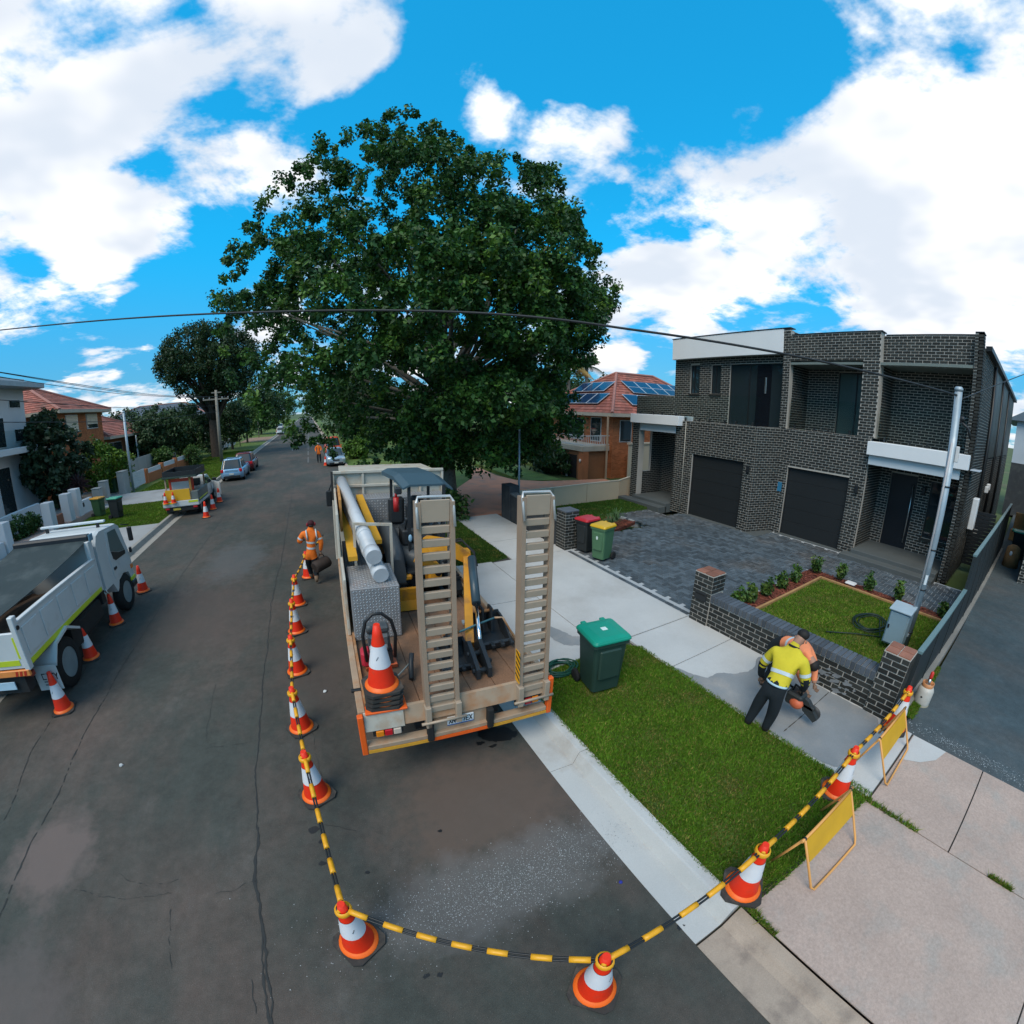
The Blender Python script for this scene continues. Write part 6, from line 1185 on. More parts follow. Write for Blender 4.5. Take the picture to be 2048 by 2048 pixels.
exp('arm', M_EXY, lambda b: bar(b, [(1.76, 2.06, 1.86), (1.70, 1.86, 1.74), (1.50, 1.20, 1.40), (1.36, .72, 1.14)], .10, [.10, .20, .16, .12])); exp('arm_cylinder', mat('cylinder_blue', (0.035, 0.06, 0.075), .35, .08, 3), lambda b: b.tube([(1.72, 1.72, 1.86), (1.56, 1.06, 1.50)], .058, 14)); exp('cylinder_rod', mat('chrome', (0.75, 0.75, 0.76), .12, 0, metal=1.0), lambda b: b.tube([(1.56, 1.06, 1.50), (1.42, .50, 1.18)], .026, 12))
exp('hydraulic_hose', M_TYRE, lambda b: (b.tube([(1.5, 2.0, 2.02), (1.66, 1.95, 2.04), (1.78, 1.8, 1.9), (1.74, 1.6, 1.78)], .014, 6), b.tube([(1.46, 2.0, 2.02), (1.64, 2.0, 2.06), (1.8, 1.85, 1.9), (1.78, 1.66, 1.76)], .012, 6)))
exp('quick_hitch', M_EXB, lambda b: (b.prism([(.22, 1.0), (.60, 1.02), (.72, 1.2), (.56, 1.3), (.36, 1.2), (.22, 1.12)], 1.27, 1.315, 'x'), b.prism([(.22, 1.0), (.60, 1.02), (.72, 1.2), (.56, 1.3), (.36, 1.2), (.22, 1.12)], 1.405, 1.45, 'x'), b.tube([(1.25, .30, 1.06), (1.47, .30, 1.06)], .03, 10), b.tube([(1.25, .50, 1.16), (1.47, .50, 1.16)], .03, 10), b.ball((1.49, .42, 1.08), .035, 8, 5)))
# buckets on the deck
for (u, v, s, lab) in ((1.70, 1.0, 1.0, 'dark digging bucket lying on the truck deck'), (1.12, .62, .8, 'dark digging bucket behind the left ramp')):
    bb0 = (u, v, .985); bk = tthing('digging_bucket', lab, 'bucket', bb0, group='buckets on the deck')
    def shell(b):
        P = [(-.26, .10), (-.24, .02), (-.10, .0), (.10, .04), (.22, .16), (.24, .30), (.20, .31), (.18, .18), (.08, .08), (-.10, .04), (-.2, .06), (-.23, .12)]; b.prism([(v+p*s, .985+q*s) for p, q in P], u-.22*s, u+.22*s, 'x')
        for e in (-.22*s, .20*s): b.prism([(v+p*s, .985+q*s) for p, q in [(-.26, .10), (-.24, .02), (-.10, .0), (.10, .04), (.22, .16), (.24, .30), (0, .28)]], u+e-.004, u+e+.022, 'x')
    tp(bk, 'shell', M_EXB, shell, bb0); tp(bk, 'ear', M_EXB, lambda b: (b.prism([(v+.0, 1.1), (v+.2*s, 1.1), (v+.16*s, 1.42), (v+.04, 1.42)], u-.07, u-.045, 'x'), b.prism([(v+.0, 1.1), (v+.2*s, 1.1), (v+.16*s, 1.42), (v+.04, 1.42)], u+.045, u+.07, 'x')), bb0); tp(bk, 'pin', M_RUST, lambda b: b.tube([(u-.1, v+.1*s, 1.36), (u+.1, v+.1*s, 1.36)], .022, 8), bb0)
    for k in range(4): tp(bk, 'tooth', M_EXB, lambda b: b.cbox((u-.20*s+k*.125*s, v-.33*s, .985+.07*s), (u-.15*s+k*.125*s, v-.24*s, .985+.12*s), .008), bb0)
# loose gear on the deck
gg0 = (1.75, 1.55, .985); gg = tthing('timber_offcut', 'loose timber battens on the right of the deck', 'timber', gg0); tp(gg, 'batten', M_TIMB, lambda b: b.cbox((1.80, 1.4, .985), (1.86, 3.2, 1.02), .004), gg0); tp(gg, 'batten', M_TIMB, lambda b: b.cbox((1.90, 1.5, .985), (1.94, 3.4, 1.02), .004), gg0)
gg1 = (1.80, 1.42, 1.0); cr = tthing('tie_bar', 'grey steel tie bar across the right deck edge', 'bar', gg1); tp(cr, 'bar', MATS['galvanised'], lambda b: b.cbox((1.50, 1.40, 1.03), (1.98, 1.48, 1.07), .006), gg1)
gg2 = (1.5, 1.05, 1.3); cr = tthing('ratchet_strap', 'blue grey ratchet strap over the bucket', 'strap', gg2); tp(cr, 'webbing', mat('strap_teal', (0.06, 0.16, 0.18), .7), lambda b: b.tube([(1.02, .72, 1.28), (1.5, .86, 1.32), (1.75, .92, 1.34)], .013, 6), gg2); tp(cr, 'hook', M_RUST, lambda b: b.tube([(1.75, .92, 1.34), (1.85, .90, 1.34), (1.98, .72, 1.06)], .014, 6), gg2)
gg3 = (.75, .5, 1.0); cr = tthing('tie_down_strap', 'grey webbing strap with dark ratchet beside the left ramp', 'strap', gg3); tp(cr, 'webbing', mat('strap_grey', (0.16, 0.19, 0.19), .7), lambda b: b.tube([(.38, .45, 1.0), (.55, .58, 1.06), (.62, .62, 1.1)], .010, 6), gg3); tp(cr, 'ratchet', M_EXB, lambda b: b.tube([(.655, .66, 1.20), (.63, .60, 1.12), (.59, .42, 1.02)], .028, 8), gg3)
gg4 = (.02, .35, 1.0); cr = tthing('strap_buckle', 'black strap buckle on the left rail', 'strap', gg4); tp(cr, 'webbing', M_BLACK, lambda b: b.cbox((-.06, .36, 1.0), (.13, .40, 1.035), .006), gg4)
# ================================================================== TIPPER TRUCK (left edge)
tx = thing('tipper_truck', 'white tipper truck with black tarpaulin and yellow reflective stripe', 'truck', (-4.4, 7.5, 0))
def xp(n, m, f, parent=None, **k):
    b = MB(); b.X = Matrix.Translation((4.4, -7.5, 0)); f(b); return b.build(n, m, parent or tx, **k)
M_TW = mat('tipper_white', (0.55, 0.565, 0.56), .4, .05, 2, c2=(0.42, 0.40, 0.37), c2s=2.5, c2t=(.58, .8)); M_LIME = mat('lime_reflective', (0.52, 0.60, 0.03), .4, .05, 3); M_TARP = mat('tarpaulin', (0.022, 0.036, 0.038), .75, .12, 1.5, c2=(0.055, 0.07, 0.07), c2s=2); M_TGREY = mat('tray_inside', (0.17, 0.165, 0.15), .8, .15, 3, c2=(0.12, 0.085, 0.06), c2s=3)
XR, XL = -4.36, -6.02; Y0, Y1 = 5.56, 8.22; ZB, ZT = 0.95, 1.52
xp('chassis', M_DARKM, lambda b: (b.box((-5.6, 5.7, .55), (-5.45, 9.8, .80)), b.box((-4.95, 5.7, .55), (-4.8, 9.8, .80)), b.box((XL+.1, 6.9, .35), (XL+.5, 8.0, .78)), b.box((XR-.45, 6.95, .38), (XR-.12, 8.0, .80))))
tray = xp('tray_floor', M_TGREY, lambda b: b.box((XL, Y0, ZB-.05), (XR, Y1, ZB)))
sd = xp('side_panel', M_TW, lambda b: (b.cbox((XR-.05, Y0, ZB-.05), (XR, Y1, ZT), .008)))
for i in range(5): xp('side_rib', M_TW, lambda b: b.cbox((XR+.001, Y0+.06+i*.52, ZB+.10), (XR+.018, Y0+.48+i*.52, ZT-.07), .006), sd)
xp('reflective_stripe', M_LIME, lambda b: b.box((XR+.001, Y0+.02, ZB-.03), (XR+.008, Y1-.02, ZB+.045)), sd)
xp('inner_lining', M_TGREY, lambda b: b.box((XR-.056, Y0+.05, ZB+.001), (XR-.051, Y1-.02, ZT-.02)), sd)
xp('top_rail', M_TW, lambda b: b.cbox((XR-.07, Y0, ZT+.001), (XR+.012, Y1, ZT+.035), .006), sd)
xp('side_panel', M_TW, lambda b: b.cbox((XL, Y0, ZB-.05), (XL+.05, Y1, ZT+.03), .008))
tg = xp('tailgate', M_TW, lambda b: b.cbox((XL+.02, Y0-.06, ZB-.05), (XR-.01, Y0-.01, ZT-.10), .008)); xp('reflective_stripe', M_LIME, lambda b: (b.box((XL+.05, Y0-.066, ZB+.0), (XR-.12, Y0-.061, ZB+.08)), b.box((XR-.11, Y0-.066, ZB+.1), (XR-.05, Y0-.061, ZT-.16))), tg)
xp('corner_post', M_TW, lambda b: b.cbox((XR-.08, Y0-.07, ZB-.08), (XR+.01, Y0+.03, ZT+.12), .01)); xp('hinge_pin', M_BLACK, lambda b: b.tube([(XR-.0, Y0-.02, ZT-.04), (XR+.03, Y0-.02, ZT-.04)], .03, 10))
xp('rear_bar', mat('marker_orange', (0.75, 0.25, 0.06), .5, .1, 6), lambda b: b.cbox((XL+.1, Y0-.08, ZB-.16), (XR-.02, Y0-.03, ZB-.065), .008)); xp('marker_print', mat('marker_red', (0.5, 0.03, 0.01), .5), lambda b: [b.prism([(XR-.12-i*.07, ZB-.15), (XR-.08-i*.07, ZB-.15), (XR-.06-i*.07, ZB-.08), (XR-.10-i*.07, ZB-.08)], Y0-.0835, Y0-.081, 'y') for i in range(3)])
xp('bumper_frame', M_DARKM, lambda b: b.box((XL+.2, Y0+.0, .5), (XR-.2, Y0+.2, ZB-.17))); xp('number_plate', mat('plate_pale', (0.42, 0.58, 0.68), .5), lambda b: b.cbox((-5.05, Y0-.05, .58), (-4.72, Y0-.03, .70), .004))
xp('tail_lamp', mat('dim_lamp', (0.20, 0.03, 0.02), .4), lambda b: b.cbox((XR-.28, Y0+.02, .72), (XR-.06, Y0+.10, .80), .01))
fl = xp('mud_flap', mat('flap_white', (0.48, 0.49, 0.48), .7, .1, 5), lambda b: b.cbox((-4.62, 5.86, .32), (-4.22, 5.875, .72), .004)); xp('lettering', M_BLACK, lambda b: text_faces(b, 'CITY', -4.50, .50, .09, .05, .02, lambda u, v: (u, 5.857, v)), fl); xp('lettering', M_PRINT, lambda b: [b.poly([(-4.50, 5.857, z), (-4.30, 5.857, z), (-4.30, 5.857, z+.02), (-4.50, 5.857, z+.02)]) for z in (.45, .40)], fl)
gd = xp('mud_guard', M_TW, lambda b: [b.hexa([(-4.72, y0, z0), (-4.30, y0, z0), (-4.30, y1, z1), (-4.72, y1, z1), (-4.72, y0+.01, z0+.04), (-4.30, y0+.01, z0+.04), (-4.30, y1+.01, z1+.04), (-4.72, y1+.01, z1+.04)]) for (y0, z0, y1, z1) in ((6.02, .62, 6.22, .86), (6.22, .86, 6.62, .93), (6.62, .93, 6.98, .74))], label='white stepped mud guard over the rear wheel')
for s, x in (('l', -5.85), ('r', -4.52)):
    wheel(tx, 'wheel', (x+4.4, 6.53-7.5, .40), .40, .24, rim=mat('rim_steelblue', (0.24, 0.30, 0.32), .45, .1, 6, metal=.3)); wheel(tx, 'wheel', (x+4.4, 9.42-7.5, .40), .39, .20, rim=MATS['rim_steelblue'])
# headboard, tarp roller, tarp
xp('headboard', M_TW, lambda b: (b.cbox((XL, Y1+.01, ZB-.05), (XR, Y1+.06, 1.86), .008), b.cbox((XR-.10, Y1-.10, ZT), (XR, Y1+.009, 1.88), .01)))
xp('tarp_roller', mat('roller_black', (0.012, 0.016, 0.022), .5, .1), lambda b: b.cbox((XL+.02, Y1-.02, 1.86), (XR-.02, Y1+.14, 1.99), .03)); xp('roller_end', mat('roller_blue', (0.16, 0.28, 0.36), .5), lambda b: b.cbox((XR-.018, Y1-.02, 1.86), (XR+.005, Y1+.14, 1.99), .01))
def tarp(b):
    n, m = 14, 10; I = []
    for i in range(n+1):
        t = i/n; L_ = Vector((XL+.03, Y1+.0, 1.9)).lerp(Vector((XL+.06, Y0-.02, 1.60)), t); R_ = Vector((XR-.05, Y1+.0, 1.9)).lerp(Vector((XR-.62, Y0-.02, 1.45)), t); row = []
        for j in range(m+1):
            s = j/m; p = L_.lerp(R_, s); p.z += -.10*math.sin(math.pi*t)*(.6+.4*math.sin(math.pi*s))+.012*math.sin(s*17+t*5)*t; row.append(b.av(p))
        I.append(row)
    b.smooth = True
    for i in range(n):
        for j in range(m): b.face((I[i][j], I[i][j+1], I[i+1][j+1], I[i+1][j]))
xp('tarpaulin', M_TARP, tarp)
def dirt(b):
    b.smooth = True; n = 12; I = []
    for i in range(n+1):
        I.append([b.av((XL+.06+(XR-XL-.13)*j/n, Y0+.05+(Y1-Y0-.08)*i/n, ZB+.02+.20*math.sin(math.pi*i/n)*math.sin(math.pi*j/n)+random.uniform(0, .05))) for j in range(n+1)])
    for i in range(n):
        for j in range(n): b.face((I[i][j], I[i][j+1], I[i+1][j+1], I[i+1][j]))
dd = thing('soil_load', 'brown soil in the tray of the tipper', 'soil', (-5.2, 6.9, .95)); b = MB(); b.X = Matrix.Translation((5.2, -6.9, -.95)); dirt(b); b.build('soil', mat('soil', (0.15, 0.10, 0.07), .95, .25, 6, fine=.3), dd)
# cab
def cab2(b):
    prof = [(8.48, .80), (8.48, 1.70), (8.58, 1.88), (8.75, 1.93), (9.55, 1.88), (9.70, 1.80), (9.93, 1.22), (9.98, .95), (10.0, .50), (9.85, .48), (9.78, .60), (9.70, .76), (9.44, .82), (9.16, .76), (9.06, .62), (8.98, .58), (8.85, .80)]
    def ring(x, sc): return [(x, 9.24+(y-9.24)*sc, z if z < 1.3 else 1.3+(z-1.3)*(1 if sc == 1 else .97)) for y, z in prof]
    b.loft([ring(XL+.06, .985), ring(XL+.12, 1), ring(XR-.12, 1), ring(XR-.06, .985)], smooth=False)
cb2 = xp('cab', M_TW, cab2)
dr = xp('door', M_TW, lambda b: b.prism([(8.98, .84), (8.94, 1.30), (9.0, 1.84), (9.5, 1.82), (9.80, 1.22), (9.80, .88)], XR-.062, XR-.048, 'x')); xp('window', mat('cab_glass', (0.08, 0.13, 0.13), .05, 0, spec=.7), lambda b: b.prism([(9.04, 1.42), (9.07, 1.80), (9.46, 1.78), (9.72, 1.25), (9.40, 1.30)], XR-.047, XR-.042, 'x'), dr); xp('window_trim', M_BLACK, lambda b: b.prism([(9.10, 1.24), (9.05, 1.41), (9.40, 1.29), (9.74, 1.24), (9.72, 1.16), (9.2, 1.18)], XR-.047, XR-.040, 'x'), dr); xp('handle', M_BLACK, lambda b: b.cbox((XR-.05, 9.02, 1.02), (XR-.025, 9.14, 1.08), .008), dr)
xp('windscreen', MATS['cab_glass'], lambda b: b.hexa([(XL+.2, 9.92, 1.24), (XR-.2, 9.92, 1.24), (XR-.2, 9.935, 1.24), (XL+.2, 9.935, 1.24), (XL+.24, 9.72, 1.77), (XR-.24, 9.72, 1.77), (XR-.24, 9.735, 1.77), (XL+.24, 9.735, 1.77)]), cb2)
xp('corner_lamp', mat('corner_amber', (0.75, 0.2, 0.03), .3), lambda b: b.cbox((XR-.075, 9.86, .76), (XR-.038, 9.97, .86), .01), cb2); xp('bumper', M_LIME, lambda b: b.cbox((XR-.07, 9.72, .52), (XR-.035, 9.985, .60), .01), cb2); xp('bumper', M_BLACK, lambda b: b.cbox((XL+.04, 9.74, .34), (XR-.04, 10.03, .50), .03), cb2)
xp('mirror', M_BLACK, lambda b: (b.cbox((XR-.01, 9.96, 1.36), (XR+.10, 10.02, 1.68), .02), b.tube([(XR-.05, 9.8, 1.78), (XR+.04, 9.98, 1.72)], .014, 6), b.cbox((XR-.02, 9.88, 1.12), (XR+.04, 9.94, 1.24), .015)), cb2)
xp('light_bar', mat('bar_white', (0.55, 0.6, 0.62), .4), lambda b: b.cbox((XL+.1, 9.15, 2.0), (XR-.1, 9.23, 2.045), .01), cb2); xp('light_bar_foot', M_BLACK, lambda b: (b.box((XL+.2, 9.17, 1.9), (XL+.26, 9.21, 2.0)), b.box((XR-.3, 9.17, 1.88), (XR-.24, 9.21, 2.0))), cb2)
xp('cab_gap', M_DARKM, lambda b: b.box((XL+.2, 8.30, .6), (XR-.1, 8.46, 1.75))); xp('fuel_tank', M_DARKM, lambda b: b.cbox((XR-.40, 7.3, .42), (XR-.08, 8.2, .78), .04)); xp('hook', mat('hook_white', (.5, .5, .48), .5), lambda b: b.tube([(XR-.02, 8.36, .88), (XR+.02, 8.36, .80), (XR-.02, 8.36, .76), (XR-.05, 8.36, .82)], .012, 6))
# ================================================================== CARS
def outline(w, l, z, rr=.22, dy=0.0, front=1.0, back=1.0):
    P = []
    for sx, sy, a0 in ((1, 1, 0), (-1, 1, 90), (-1, -1, 180), (1, -1, 270)):
        f = rr*(front if sy > 0 else back)
        for q in (0, 30, 60, 90):
            a = R(a0+q); P.append((sx*(w-rr)+rr*math.cos(a), sy*(l-f)+f*math.sin(a)+dy, z))
    return P
def car(label, loc, rz_, L, W_, H, paint, kind='hatch', group='parked cars', plate=None, lights_red=True):
    r = thing('parked_car', label, 'car', loc, (0, 0, rz_), group); w = W_/2; l = L/2; zb = H*.56; M_P = paint
    part(r, 'body', M_P, lambda b: b.loft([outline(w*.90, l*.95, H*.13), outline(w*.98, l*.995, H*.20), outline(w, l, H*.34), outline(w*.985, l*.99, H*.48), outline(w*.93, l*.955, zb), outline(w*.80, l*.85, zb+.015)]))
    part(r, 'bumper_trim', M_BLACK, lambda b: (b.cbox((-w*.72, -l-.01, H*.14), (w*.72, -l+.08, H*.27), .02), b.cbox((-w*.72, l-.08, H*.14), (w*.72, l+.01, H*.25), .02)))
    if kind in ('hatch', 'suv'): b0, b1, t0, t1 = -l*.93, l*.36, -l*.72, l*.02
    else: b0, b1, t0, t1 = -l*.66, l*.40, -l*.36, l*.06
    cy0, cl0, cy1, cl1 = (b0+b1)/2, (b1-b0)/2, (t0+t1)/2, (t1-t0)/2
    gh = part(r, 'glasshouse', M_PANE, lambda b: b.loft([outline(w*.86, cl0, zb-.01, .12, cy0), outline(w*.72, cl1+.02, H*.955, .12, cy1)], smooth=False))
    part(r, 'roof', M_P, lambda b: b.loft([outline(w*.735, cl1+.035, H*.945, .12, cy1), outline(w*.73, cl1+.03, H*.975, .12, cy1), outline(w*.60, cl1-.08, H, .12, cy1)]))
    for sx in (-1, 1):
        for (yb, yt) in ((b0+.05, t0+.02), (b1-.05, t1-.02), (cy0-.02, cy1+.02)): part(r, 'pillar', M_P, lambda b: b.hexa([(sx*w*.855, yb-.04, zb), (sx*w*.875, yb-.04, zb), (sx*w*.875, yb+.04, zb), (sx*w*.855, yb+.04, zb), (sx*w*.715, yt-.035, H*.95), (sx*w*.735, yt-.035, H*.95), (sx*w*.735, yt+.035, H*.95), (sx*w*.715, yt+.035, H*.95)]))
        part(r, 'mirror', M_P, lambda b: b.cbox((sx*w*1.0-.05, b1-.16, zb), (sx*w*1.0+.05, b1-.08, zb+.09), .02)); part(r, 'tail_lamp', MATS['lamp_red'], lambda b: b.cbox((sx*w*.80-.10, -l*.99-.012, H*.42), (sx*w*.80+.08, -l*.93, H*.56), .02)); part(r, 'headlamp', mat('headlamp', (0.55, 0.60, 0.62), .15, spec=.7), lambda b: b.cbox((sx*w*.74-.12, l*.93, H*.40), (sx*w*.74+.10, l*.99+.015, H*.50), .02))
        for y in (-l*.62, l*.64): wheel(r, 'wheel', (sx*(w-.07), y, H*.21), H*.21, .15)
    part(r, 'number_plate', mat('plate_dull', (0.55, 0.56, 0.52), .6), lambda b: (b.cbox((-.14, -l-.02, H*.30), (.14, -l-.001, H*.375), .004))); part(r, 'number_plate', MATS['plate_dull'], lambda b: b.cbox((-.14, l+.001, H*.2), (.14, l+.018, H*.27), .004)); part(r, 'grille', M_BLACK, lambda b: b.cbox((-w*.35, l*.985, H*.34), (w*.35, l+.012, H*.42), .01)); part(r, 'tailgate', M_P, lambda b: b.cbox((-w*.62, -l*.99-.012, H*.40), (w*.62, -l*.9, zb-.02), .03))
    return r
P_BLUE = mat('paint_iceblue', (0.22, 0.40, 0.58), .3, .03, 2, metal=.4, coat=.6); P_RED = mat('paint_maroon', (0.14, 0.012, 0.018), .3, .04, 2, metal=.3, coat=.6); P_SIL = mat('paint_silver', (0.38, 0.48, 0.56), .3, .03, 2, metal=.5, coat=.6); P_WHT = mat('paint_white', (0.62, 0.64, 0.66), .3, .03, 2, coat=.5)
car('ice blue hatchback parked on the left behind the maroon car', (-4.96, 29.1, 0), 0, 3.3, 1.42, 1.32, P_BLUE); car('maroon hatchback parked ahead of the ice blue car', (-4.80, 33.0, 0), 0, 3.2, 1.42, 1.30, P_RED, 'suv')
car('silver sedan facing us on the right behind the tree crown', (1.66, 31.9, 0), R(180), 3.6, 1.32, 1.18, P_SIL, 'sedan')
car('white car far along the left kerb, nearer of the two', (-5.6, 86.5, 0), 0, 3.6, 1.5, 1.35, P_WHT, 'suv'); car('white car parked farthest along the left verge', (-7.2, 112, .1), R(4), 3.8, 1.5, 1.4, P_WHT, 'sedan')
ob = car('orange vehicle half hidden behind the silver sedan', (1.85, 37.5, 0), R(180), 3.6, 1.4, 1.62, mat('paint_orange', (0.62, 0.09, 0.03), .4, .05, coat=.3), 'suv')
O = Vector((.55, 33.2, 0))
jf = J_({'hip': ((.55, 33.2, .78), .115, .095), 'waist': ((.55, 33.2, .9), .115, .10), 'chest': ((.55, 33.2, 1.16), .13, .11), 'neck': ((.55, 33.2, 1.34), .05), 'head': ((.55, 33.18, 1.43), .07, .075), 'crown': ((.55, 33.18, 1.50), .06), 'shL': ((.72, 33.2, 1.25), .065), 'elL': ((.76, 33.15, 1.02), .048), 'wrL': ((.70, 33.0, .90), .032), 'shR': ((.38, 33.2, 1.25), .065), 'elR': ((.32, 33.15, 1.02), .046), 'wrR': ((.36, 33.0, .86), .032), 'thL': ((.64, 33.2, .68), .082), 'knL': ((.65, 33.18, .38), .06), 'anL': ((.65, 33.2, .08), .043), 'toL': ((.65, 33.08, .045), .036, .03), 'thR': ((.46, 33.2, .68), .082), 'knR': ((.45, 33.18, .38), .06), 'anR': ((.45, 33.2, .08), .043), 'toR': ((.45, 33.08, .045), .036, .03)})
pf = person('distant worker in orange with a white helmet beside the silver sedan', tuple(O), jf, [M_HVO, M_REFL, M_NAVY, M_SKIN, M_BOOT], cls_w, [('wrL', (0, -1, 0), (0, 0, 1), .7), ('wrR', (0, -1, 0), (0, 0, 1), .7)])
part(pf, 'helmet', mat('helmet_white', (0.6, 0.62, 0.65), .4), lambda b: (hairpiece(b, Vector((.55, 33.18, 1.50))-O, (0, 0, 1), (.095, .11, .075)), b.lathe([(.11, 1.475), (.125, 1.48), (.11, 1.49)], Vector((.55, 33.16, 0))-O, 14)))
# ---- utility with service tray
ut = thing('utility_vehicle', 'white utility with service tray, yellow sign boards and open door', 'utility', (-5.6, 20.6, 0))
def up(n, m, f, parent=None, **k):
    b = MB(); b.X = Matrix.Translation((5.6, -20.6, 0)); f(b); return b.build(n, m, parent or ut, **k)
UL, UR = -6.38, -4.86
up('chassis', M_DARKM, lambda b: (b.box((UL+.3, 18.7, .30), (UR-.3, 22.6, .46)), b.box((UL+.1, 18.62, .24), (UR-.1, 18.75, .40))))
up('tray', M_TW, lambda b: (b.cbox((UL, 18.58, .42), (UR, 20.5, .52), .01), b.cbox((UL, 18.56, .44), (UR, 18.62, .66), .01))); up('reflective_stripe', M_LIME, lambda b: (b.box((UL+.02, 18.553, .56), (UL+.5, 18.558, .645)))); up('reflective_stripe', M_LIME, lambda b: b.box((UR-.42, 18.553, .56), (UR-.02, 18.558, .645)))
up('side_locker', mat('locker_grey', (0.12, 0.14, 0.135), .5, .1, 3), lambda b: (b.cbox((UR-.30, 18.66, .53), (UR, 20.48, 1.0), .015))); up('side_locker', MATS['locker_grey'], lambda b: b.cbox((UL, 18.66, .53), (UL+.24, 20.48, .95), .015)); up('locker_stripe', M_LIME, lambda b: b.box((UR+.001, 18.8, .60), (UR+.006, 20.3, .655)))
up('number_plate', mat('plate_amber', (0.60, 0.45, 0.06), .5), lambda b: b.cbox((-5.98, 18.60, .28), (-5.66, 18.615, .37), .004)); up('tail_lamp', MATS['lamp_red'], lambda b: b.cbox((UR-.26, 18.57, .33), (UR-.08, 18.61, .40), .01)); up('tail_lamp', MATS['lamp_red'], lambda b: b.cbox((UL+.08, 18.57, .33), (UL+.26, 18.61, .40), .01)); up('mud_flap', M_DARKM, lambda b: (b.box((UL+.05, 18.8, .12), (UL+.35, 18.82, .42))))
up('cab', M_TW, lambda b: b.loft([[(x*s_+-5.62, y, z) for x, y, z in P] for s_, P in ((-1, [(.66, 20.56, .38), (.66, 22.75, .38), (.66, 22.85, .62), (.66, 22.8, .80), (.64, 22.0, .88), (.55, 21.55, 1.30), (.55, 20.75, 1.33), (.62, 20.58, .90)]), (1, [(.66, 20.56, .38), (.66, 22.75, .38), (.66, 22.85, .62), (.66, 22.8, .80), (.64, 22.0, .88), (.55, 21.55, 1.30), (.55, 20.75, 1.33), (.62, 20.58, .90)]))], smooth=False))
up('rear_window', M_PANE, lambda b: b.hexa([(-6.05, 20.555, .95), (-5.2, 20.555, .95), (-5.2, 20.575, .95), (-6.05, 20.575, .95), (-6.02, 20.70, 1.26), (-5.22, 20.70, 1.26), (-5.22, 20.72, 1.26), (-6.02, 20.72, 1.26)])); up('side_window', M_PANE, lambda b: b.hexa([(-4.975, 20.7, .93), (-4.965, 20.7, .93), (-4.965, 21.85, .90), (-4.975, 21.85, .90), (-5.065, 20.85, 1.27), (-5.05, 20.85, 1.27), (-5.05, 21.5, 1.25), (-5.065, 21.5, 1.25)])); up('windscreen', M_PANE, lambda b: b.hexa([(-6.1, 21.98, .90), (-5.14, 21.98, .90), (-5.14, 21.99, .91), (-6.1, 21.99, .91), (-6.05, 21.58, 1.27), (-5.2, 21.58, 1.27), (-5.2, 21.59, 1.29), (-6.05, 21.59, 1.29)]))
up('open_door', M_TW, lambda b: b.hexa([(-4.94, 21.95, .34), (-4.90, 21.95, .34), (-4.42, 21.20, .34), (-4.46, 21.18, .34), (-4.94, 21.95, .90), (-4.90, 21.95, .90), (-4.42, 21.20, .90), (-4.46, 21.18, .90)])); up('mirror', M_BLACK, lambda b: b.cbox((-4.95, 21.95, .90), (-4.75, 22.02, 1.05), .02))
for x in (UL+.16, UR-.16):
    for y in (19.2, 22.1): wheel(ut, 'wheel', (x+5.6, y-20.6, .27), .27, .18)
rack = up('basket', mat('basket_green', (0.035, 0.06, 0.05), .6), lambda b: (b.box((UL+.1, 18.62, 1.58), (UR+.02, 20.4, 1.62)), b.box((UL+.1, 18.60, 1.60), (UR+.02, 18.63, 1.66)))); up('basket_side', M_BLACK, lambda b: (b.box((UL+.12, 18.66, 1.63), (UR+.0, 18.69, 1.84)), b.box((UL+.12, 18.69, 1.63), (UL+.15, 20.35, 1.86)), b.box((UR-.03, 18.69, 1.63), (UR+.0, 20.35, 1.86)), b.box((UL+.15, 20.3, 1.63), (UR-.03, 20.33, 1.88))), rack)
up('rack_post', mat('post_timber', (0.35, 0.19, 0.05), .7), lambda b: (b.box((UR-.34, 18.72, .55), (UR-.26, 18.80, 1.58)))); up('rack_post', M_TRK, lambda b: (b.box((UL+.16, 20.3, .55), (UL+.22, 20.36, 1.58)), b.box((UR-.12, 20.3, .55), (UR-.06, 20.36, 1.58)), b.box((UL+.16, 18.7, .55), (UL+.22, 18.76, 1.58))))
def board(lab, m, lo, hi, cat='sign board'):
    r = thing('sign_board', lab, cat, tuple((a+c)/2 for a, c in zip(lo, hi)), group='sign boards on the utility'); b = MB(); b.X = Matrix.Translation([-(a+c)/2 for a, c in zip(lo, hi)]); b.cbox(lo, hi, .008); b.build('panel', m, r); return r
board('plain yellow sign board standing at the back of the utility tray', mat('board_yellow', (0.66, 0.36, 0.015), .5, .05, 2), (-6.24, 18.64, .66), (-5.20, 18.67, 1.12)); rb = board('red bordered white sign board in the utility tray', mat('board_red', (0.60, 0.06, 0.025), .5, .05), (-6.14, 19.0, 1.0), (-5.08, 19.03, 1.52)); b = MB(); b.box((-.42, -.019, -.20), (.42, -.016, .13)); b.build('face', mat('board_white', (0.55, 0.52, 0.5), .5), rb)
for x in (-6.22, -5.88):
    c = make_cone('small cone hung on the tail of the utility, %s one' % ('left' if x < -6 else 'right'), (x, 18.50, .60), 0, base=False, group='cones hung on the utility'); c.scale = (.78, .78, .72)
